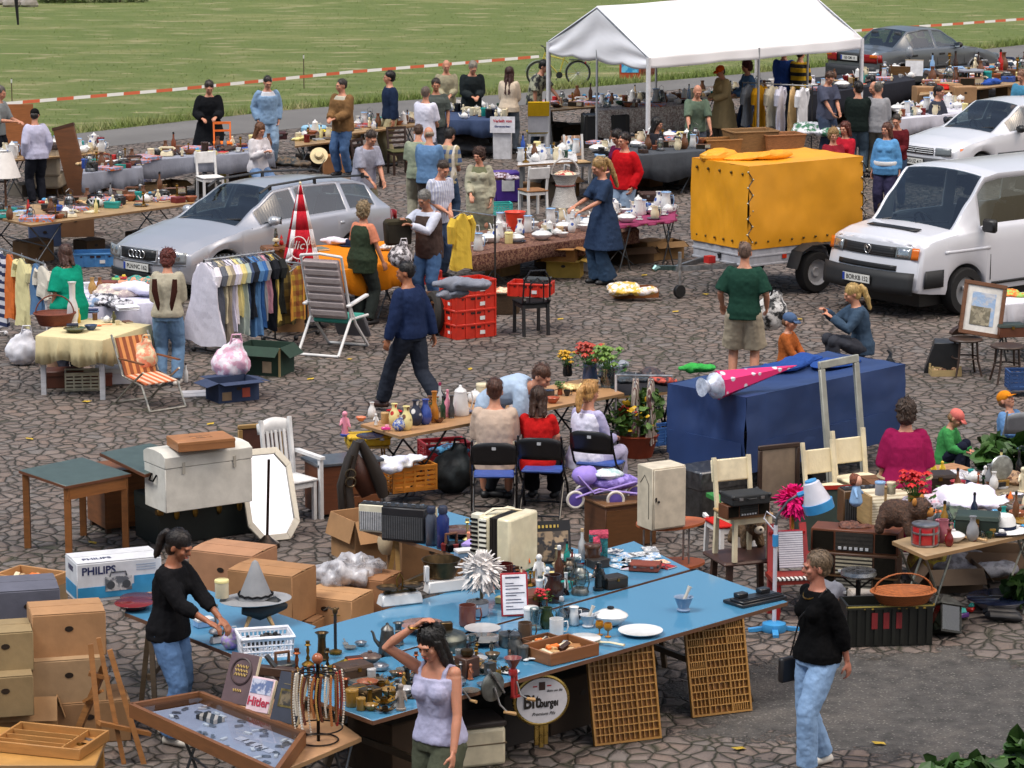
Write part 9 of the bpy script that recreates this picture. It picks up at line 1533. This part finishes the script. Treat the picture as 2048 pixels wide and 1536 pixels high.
pp(1245,266,'man in a bright red sweater with one hand in his pocket',1.78,-42,lean=2,hands='pocket',top=('b8141c',2,-.08,.035),bot=('7c8ea4',2,.02),hair=('short','241814'),head=(-10,8))
pp(1228,262,'person in a plum jumper behind the man in red',1.70,-50,'f',lean=6,hands='front',top=('5c1c40',2,-.06,.025),bot=('8496ac',2,.02),hair=('bob','201612'),head=(0,24))
pp(1792,230,'person in a maroon top behind the woman in pale blue',1.62,-20,'m',lean=6,hands='front',top=('5a1c22',2,-.06,.03),bot=(DN,2,.02),hair=('crop','2c2018'),head=(0,18))
pp(1772,246,'stout woman in a pale blue turtleneck with a white band',1.64,-22,'f',lean=1,hands='down',top=(mat('5b93c4','cloth'),1.75,-.12,.035),bot=('32304a',2,.03),hair=('bob','5a3424'),fat=.5,head=(-20,5));o=[x for x in bpy.data.objects if str(x.get('label')).startswith('stout woman')][0];MB().lathe([(.208,1.0),(.217,1.015),(.217,1.06),(.208,1.075)],26,sy=.86).build('white_band',mat('white','cloth'),o).location=(0,-.03,0)
pp(1098,735,'man in a pale blue shirt bending over the plank table',1.78,72,lean=84,hands=((.10,-.62,.70),(-.12,-.60,.72)),top=('a4b8d0',.95,-.08,.035),bot=('2c3036',2,.02),hair=('crop','4a2c1c'),head=(0,-10),pz=.92,feet=((.12,.04),(-.12,-.02)))
S=dict(pz=.50,feet=((.12,-.48),(-.12,-.46)))
pp(990,757,'man in a beige shirt seated with his back turned',1.78,178,lean=6,hands='lap',top=('bda898',.95,-.10,.035),bot=('b0a490',1.2,.03),hair=('short','4a2a1c'),**S)
pp(1078,773,'woman in a red top seated between two others',1.66,172,'f',lean=4,hands='lap',top=('b81c1c',.6,-.10,.02,.01,.47),bot=('1c1c20',2,.03),hair=('long','3a2418',.14),**S)
pp(1186,762,'blonde girl in a white padded vest seated sideways',1.70,140,'f',lean=8,hands=((.1,-.34,.68),(-.1,-.36,.66)),top=('b0acd0',2,-.10,.015),over=('d4d4e8',-1,-.12,.02,.02,.46,'vest'),bot=('b4b0cc',2,.014),hair=('pony','b88a50',.26),shoe='c8c8d0',**S)
pp(1696,570,'blonde woman in a denim jacket crouching to a child',1.68,-80,'f',lean=14,hands=((.08,-.42,.80),(-.08,-.46,.86)),top=('3a4c60',2,-.12,.03,0,.495,'jacket'),bot=('3a3c44',2,.02),hair=('pony','b89a60',.32),pz=.44,feet=((.12,-.34),(-.12,-.30)),head=(0,14))
pp(1585,626,'small child in a blue cap and orange hooded jacket',1.12,60,lean=4,hands=((.1,-.36,.95),(-.1,-.30,.95)),top=('a0582c',2,-.1,.03),bot=(DN,2,.02),hair=('cap','6a4a30','4a5f80'),hd=1.35)
pp(1812,800,'woman in a magenta dress with a belt, back turned',1.66,178,'f',lean=3,hands='down',top=('8a1848',1.1,-.55,.05,.08),bot=('8a1848',-.3,.05,.04),hair=('curly','3c2c22'),fat=.45);o=[x for x in bpy.data.objects if str(x.get('label')).startswith('woman in a magenta')][0];MB().tube([(.255*cos(2*pi*i/30),-.02+.215*sin(2*pi*i/30),1.0)for i in range(31)],.018,6).build('belt',mat('b8a484','cloth'),o)
K=dict(pz=.30,feet=((.14,-.34),(-.14,-.30)),hd=1.32)
pp(1924,822,'small child in a green jacket and pink cap squatting',1.08,66,lean=14,hands=((.1,-.42,.42),(-.1,-.40,.42)),top=('3f8a4c',2,-.12,.05),bot=('1c2030',2,.03),hair=('cap','8a6a48','cf7068'),head=(0,26),**K)
pp(2006,782,'boy in an orange cap and denim jacket looking up',1.15,40,lean=2,hands='lap',top=('5f86b4',2,-.12,.05),bot=('4a6a94',2,.03),hair=('cap','6a4a30','d88420'),head=(10,-28),pz=.42,feet=((.12,-.40),(-.12,-.38)),hd=1.3)
F_=dict(vox=.014)
for a,k in(((5,173,'grey haired man in a grey shirt at the left edge',1.76,70),W(lean=10,hands='hold',top=('7c8284',1.2,-.1,.03),bot=('1c1e24',2,.02),hair=('short','5a5450'))),((70,217,'young woman in a white hooded top and black cap',1.68,-150,'f'),W(lean=5,hands='pocket',top=('b4b4cc',2,-.1,.045),bot=('20222a',2,.02),hair=('cap','1c1614','141416'),head=(-30,15))),((419,164,'man in a long black coat reading a small object',1.78,12),W(lean=3,hands=((.08,-.34,1.1),(-.16,-.30,1.08)),top=('14161a',2,-.55,.05,.12,.495,'coat'),bot=('16181c',2,.02),hair=('short','2c2220'),head=(0,25))),((537,154,'man in a light denim jacket looking down',1.76,18),W(lean=4,hands='pocket',top=('c8ccd4',1.2,-.08,.02),over=('7f9cbc',2,-.12,.025,.01,.42,'jacket'),bot=('8aa4c0',2,.02),hair=('crop','241c1a'),head=(0,24))),((524,248,'young woman in a white jacket with long hair',1.66,38,'f'),W(lean=5,hands='front',top=('c8c4c8',2,-.1,.03),bot=('6a84a8',2,.02),hair=('long','6a4428',.22),head=(0,22),pz=.78,feet=((.1,-.3),(-.1,-.3)))),((680,158,'man in a brown jacket and jeans holding something small',1.80,-35),W(lean=2,hands='front',top=('b4b0a0',1.2,-.16,.02),over=('7a5c3c',2,-.14,.035,.01,.43,'jacket'),bot=('4a658c',2,.02),hair=('crop','2a201c'),head=(-25,6))),((776,142,'man in a navy sweater with pale lettering looking left',1.80,-70),W(lean=1,hands='down',top=('1f2c44',2,-.08,.03),bot=('a09878',2,.025),hair=('short','161212'),head=(-15,4))),((852,173,'man in a white T shirt seen from behind',1.76,150),W(lean=3,hands='front',top=('d0d0e0',.95,-.2,.04),bot=('5a6070',2,.02),hair=('crop','6a5a50'),head=(20,5))),((872,158,'moustached man in a grey striped polo facing the camera',1.74,4),W(lean=1,hands=((.22,-.1,.9),(-.06,-.3,1.05)),top=(polo_,.9,-.12,.03),bot=('2a2c30',2,.02),hair=('short','2a1c16'),skin='a87458')),((893,121,'bald man in a beige knitted vest',1.76,6),W(lean=4,hands='front',top=('9a947c',1.9,-.1,.03),bot=('6a6458',2,.02),hair=('bald','a89a88'),head=(0,16))),((948,126,'grey haired man in a black leather jacket, head bowed',1.80,14),W(lean=10,hands='front',top=('22282a',2,-.12,.045,0,.495,'jacket'),bot=('2c3036',2,.02),hair=('short','8a8478'),head=(0,30))),((1020,134,'long haired woman in a cream sweater, back turned',1.70,165,'f'),W(lean=4,hands='front',top=('c8b8a4',2,-.1,.04),bot=('5a626c',2,.02),hair=('long','3a1c16',.38))),((1094,122,'man in a black patterned shirt reaching right',1.76,70),W(lean=22,hands=((.1,-.5,.95),(-.2,-.1,.85)),top=(mat('26282a','blotch','a8a890',s=.5),.95,-.12,.035),bot=('2c3442',2,.02),hair=('short','1a1614'),head=(0,12))),((1397,172,'bald man in a green raglan T shirt under the tent',1.74,10),W(lean=12,hands=((.22,-.3,.9),(-.2,-.36,.92)),top=('5f7060',1.0,-.1,.035),bot=('4a505c',2,.02),hair=('bald','a08874'),head=(0,20))),((1318,236,'dark haired woman sitting low behind the grey table',1.64,60,'f'),W(lean=4,hands='lap',top=('26262c',2,-.1,.03),bot=('202026',2,.02),hair=('long','14100f',.2),pz=.55,feet=((.1,-.4),(-.1,-.4)))),((1436,132,'person in a beige coat with an orange hat',1.68,-60,'f'),W(lean=6,hands='front',top=('b09a70',2,-.5,.045,.08,.495,'coat'),bot=('6a6050',2,.02),hair=('cap','1c1614','d85a18'),head=(0,20))),((1490,122,'red haired woman in a denim jacket by the garment rail',1.70,-70,'f'),W(lean=4,hands='front',top=('4f7098',2,-.12,.035,0,.495,'jacket'),bot=('2a3a58',2,.02),hair=('curly','4a1c20'))),((1570,92,'person in a blue jacket half hidden by the tent valance',1.76,160),W(lean=4,hands='front',top=('2c4a94',2,-.12,.04),bot=('6a7484',2,.02),hair=('short','2a2220'))),((1604,96,'person in a yellow and black striped shirt under the tent edge',1.74,140),W(lean=4,hands='front',top=(mat('c8a010','stripez','17181c',s=6),1.9,-.1,.035),bot=('17181c',2,.02),hair=('short','1c1816'))),((1664,146,'boy in a slate grey T shirt looking down',1.72,30),W(lean=4,hands=((.1,-.3,.95),(-.08,-.32,.93)),top=('4a4e60',.95,-.16,.04),bot=('3a4458',2,.025),hair=('short','4a3020'),head=(0,28))),((1714,164,'broad man in a black sweater seen from behind',1.76,168),W(lean=3,hands='front',top=('17201e',2,-.1,.05),bot=('4a5a68',2,.025),hair=('short','1a1412'),head=(40,8),fat=.1)),((1744,164,'balding man in dark clothes facing left',1.72,-70),W(lean=8,hands='front',top=('1c2230',2,-.1,.03),bot=('22262e',2,.02),hair=('bald','2a201a'),head=(0,15))),((1760,164,'man in a pale grey sweatshirt seen from behind',1.76,150),W(lean=5,hands='front',top=('8c8c90',2,-.12,.04),bot=('6a665c',2,.025),hair=('crop','5a544c'),fat=.2)),((1668,258,'curly fair haired woman peering over the yellow trailer',1.58,5,'f'),W(lean=2,hands='front',top=('8a2430',2,-.1,.02),bot=(DN,2,.02),hair=('curly','9a7a4c'))),((1688,244,'auburn haired woman in a red sweater by the yellow trailer',1.64,-40,'f'),W(lean=2,hands='front',top=('b02030',2,-.1,.02),bot=(DN,2,.02),hair=('bob','5a2414'))),((1882,172,'dark haired stallholder seated behind the china',1.74,60),W(lean=4,hands='lap',top=('3a3e4a',2,-.1,.03),bot=('2a2c34',2,.02),hair=('short','241a16'),pz=.52,feet=((.1,-.4),(-.1,-.4)))),((2040,142,'person in a blue shirt at the right edge by the boxes',1.70,-40),W(lean=6,hands='front',top=('4a88a8',1,-.1,.03),bot=('4a4a50',2,.02),hair=('short','8a6450'),head=(0,20)))):
 pp(*a,**{**F_,**k})
finish_labels()
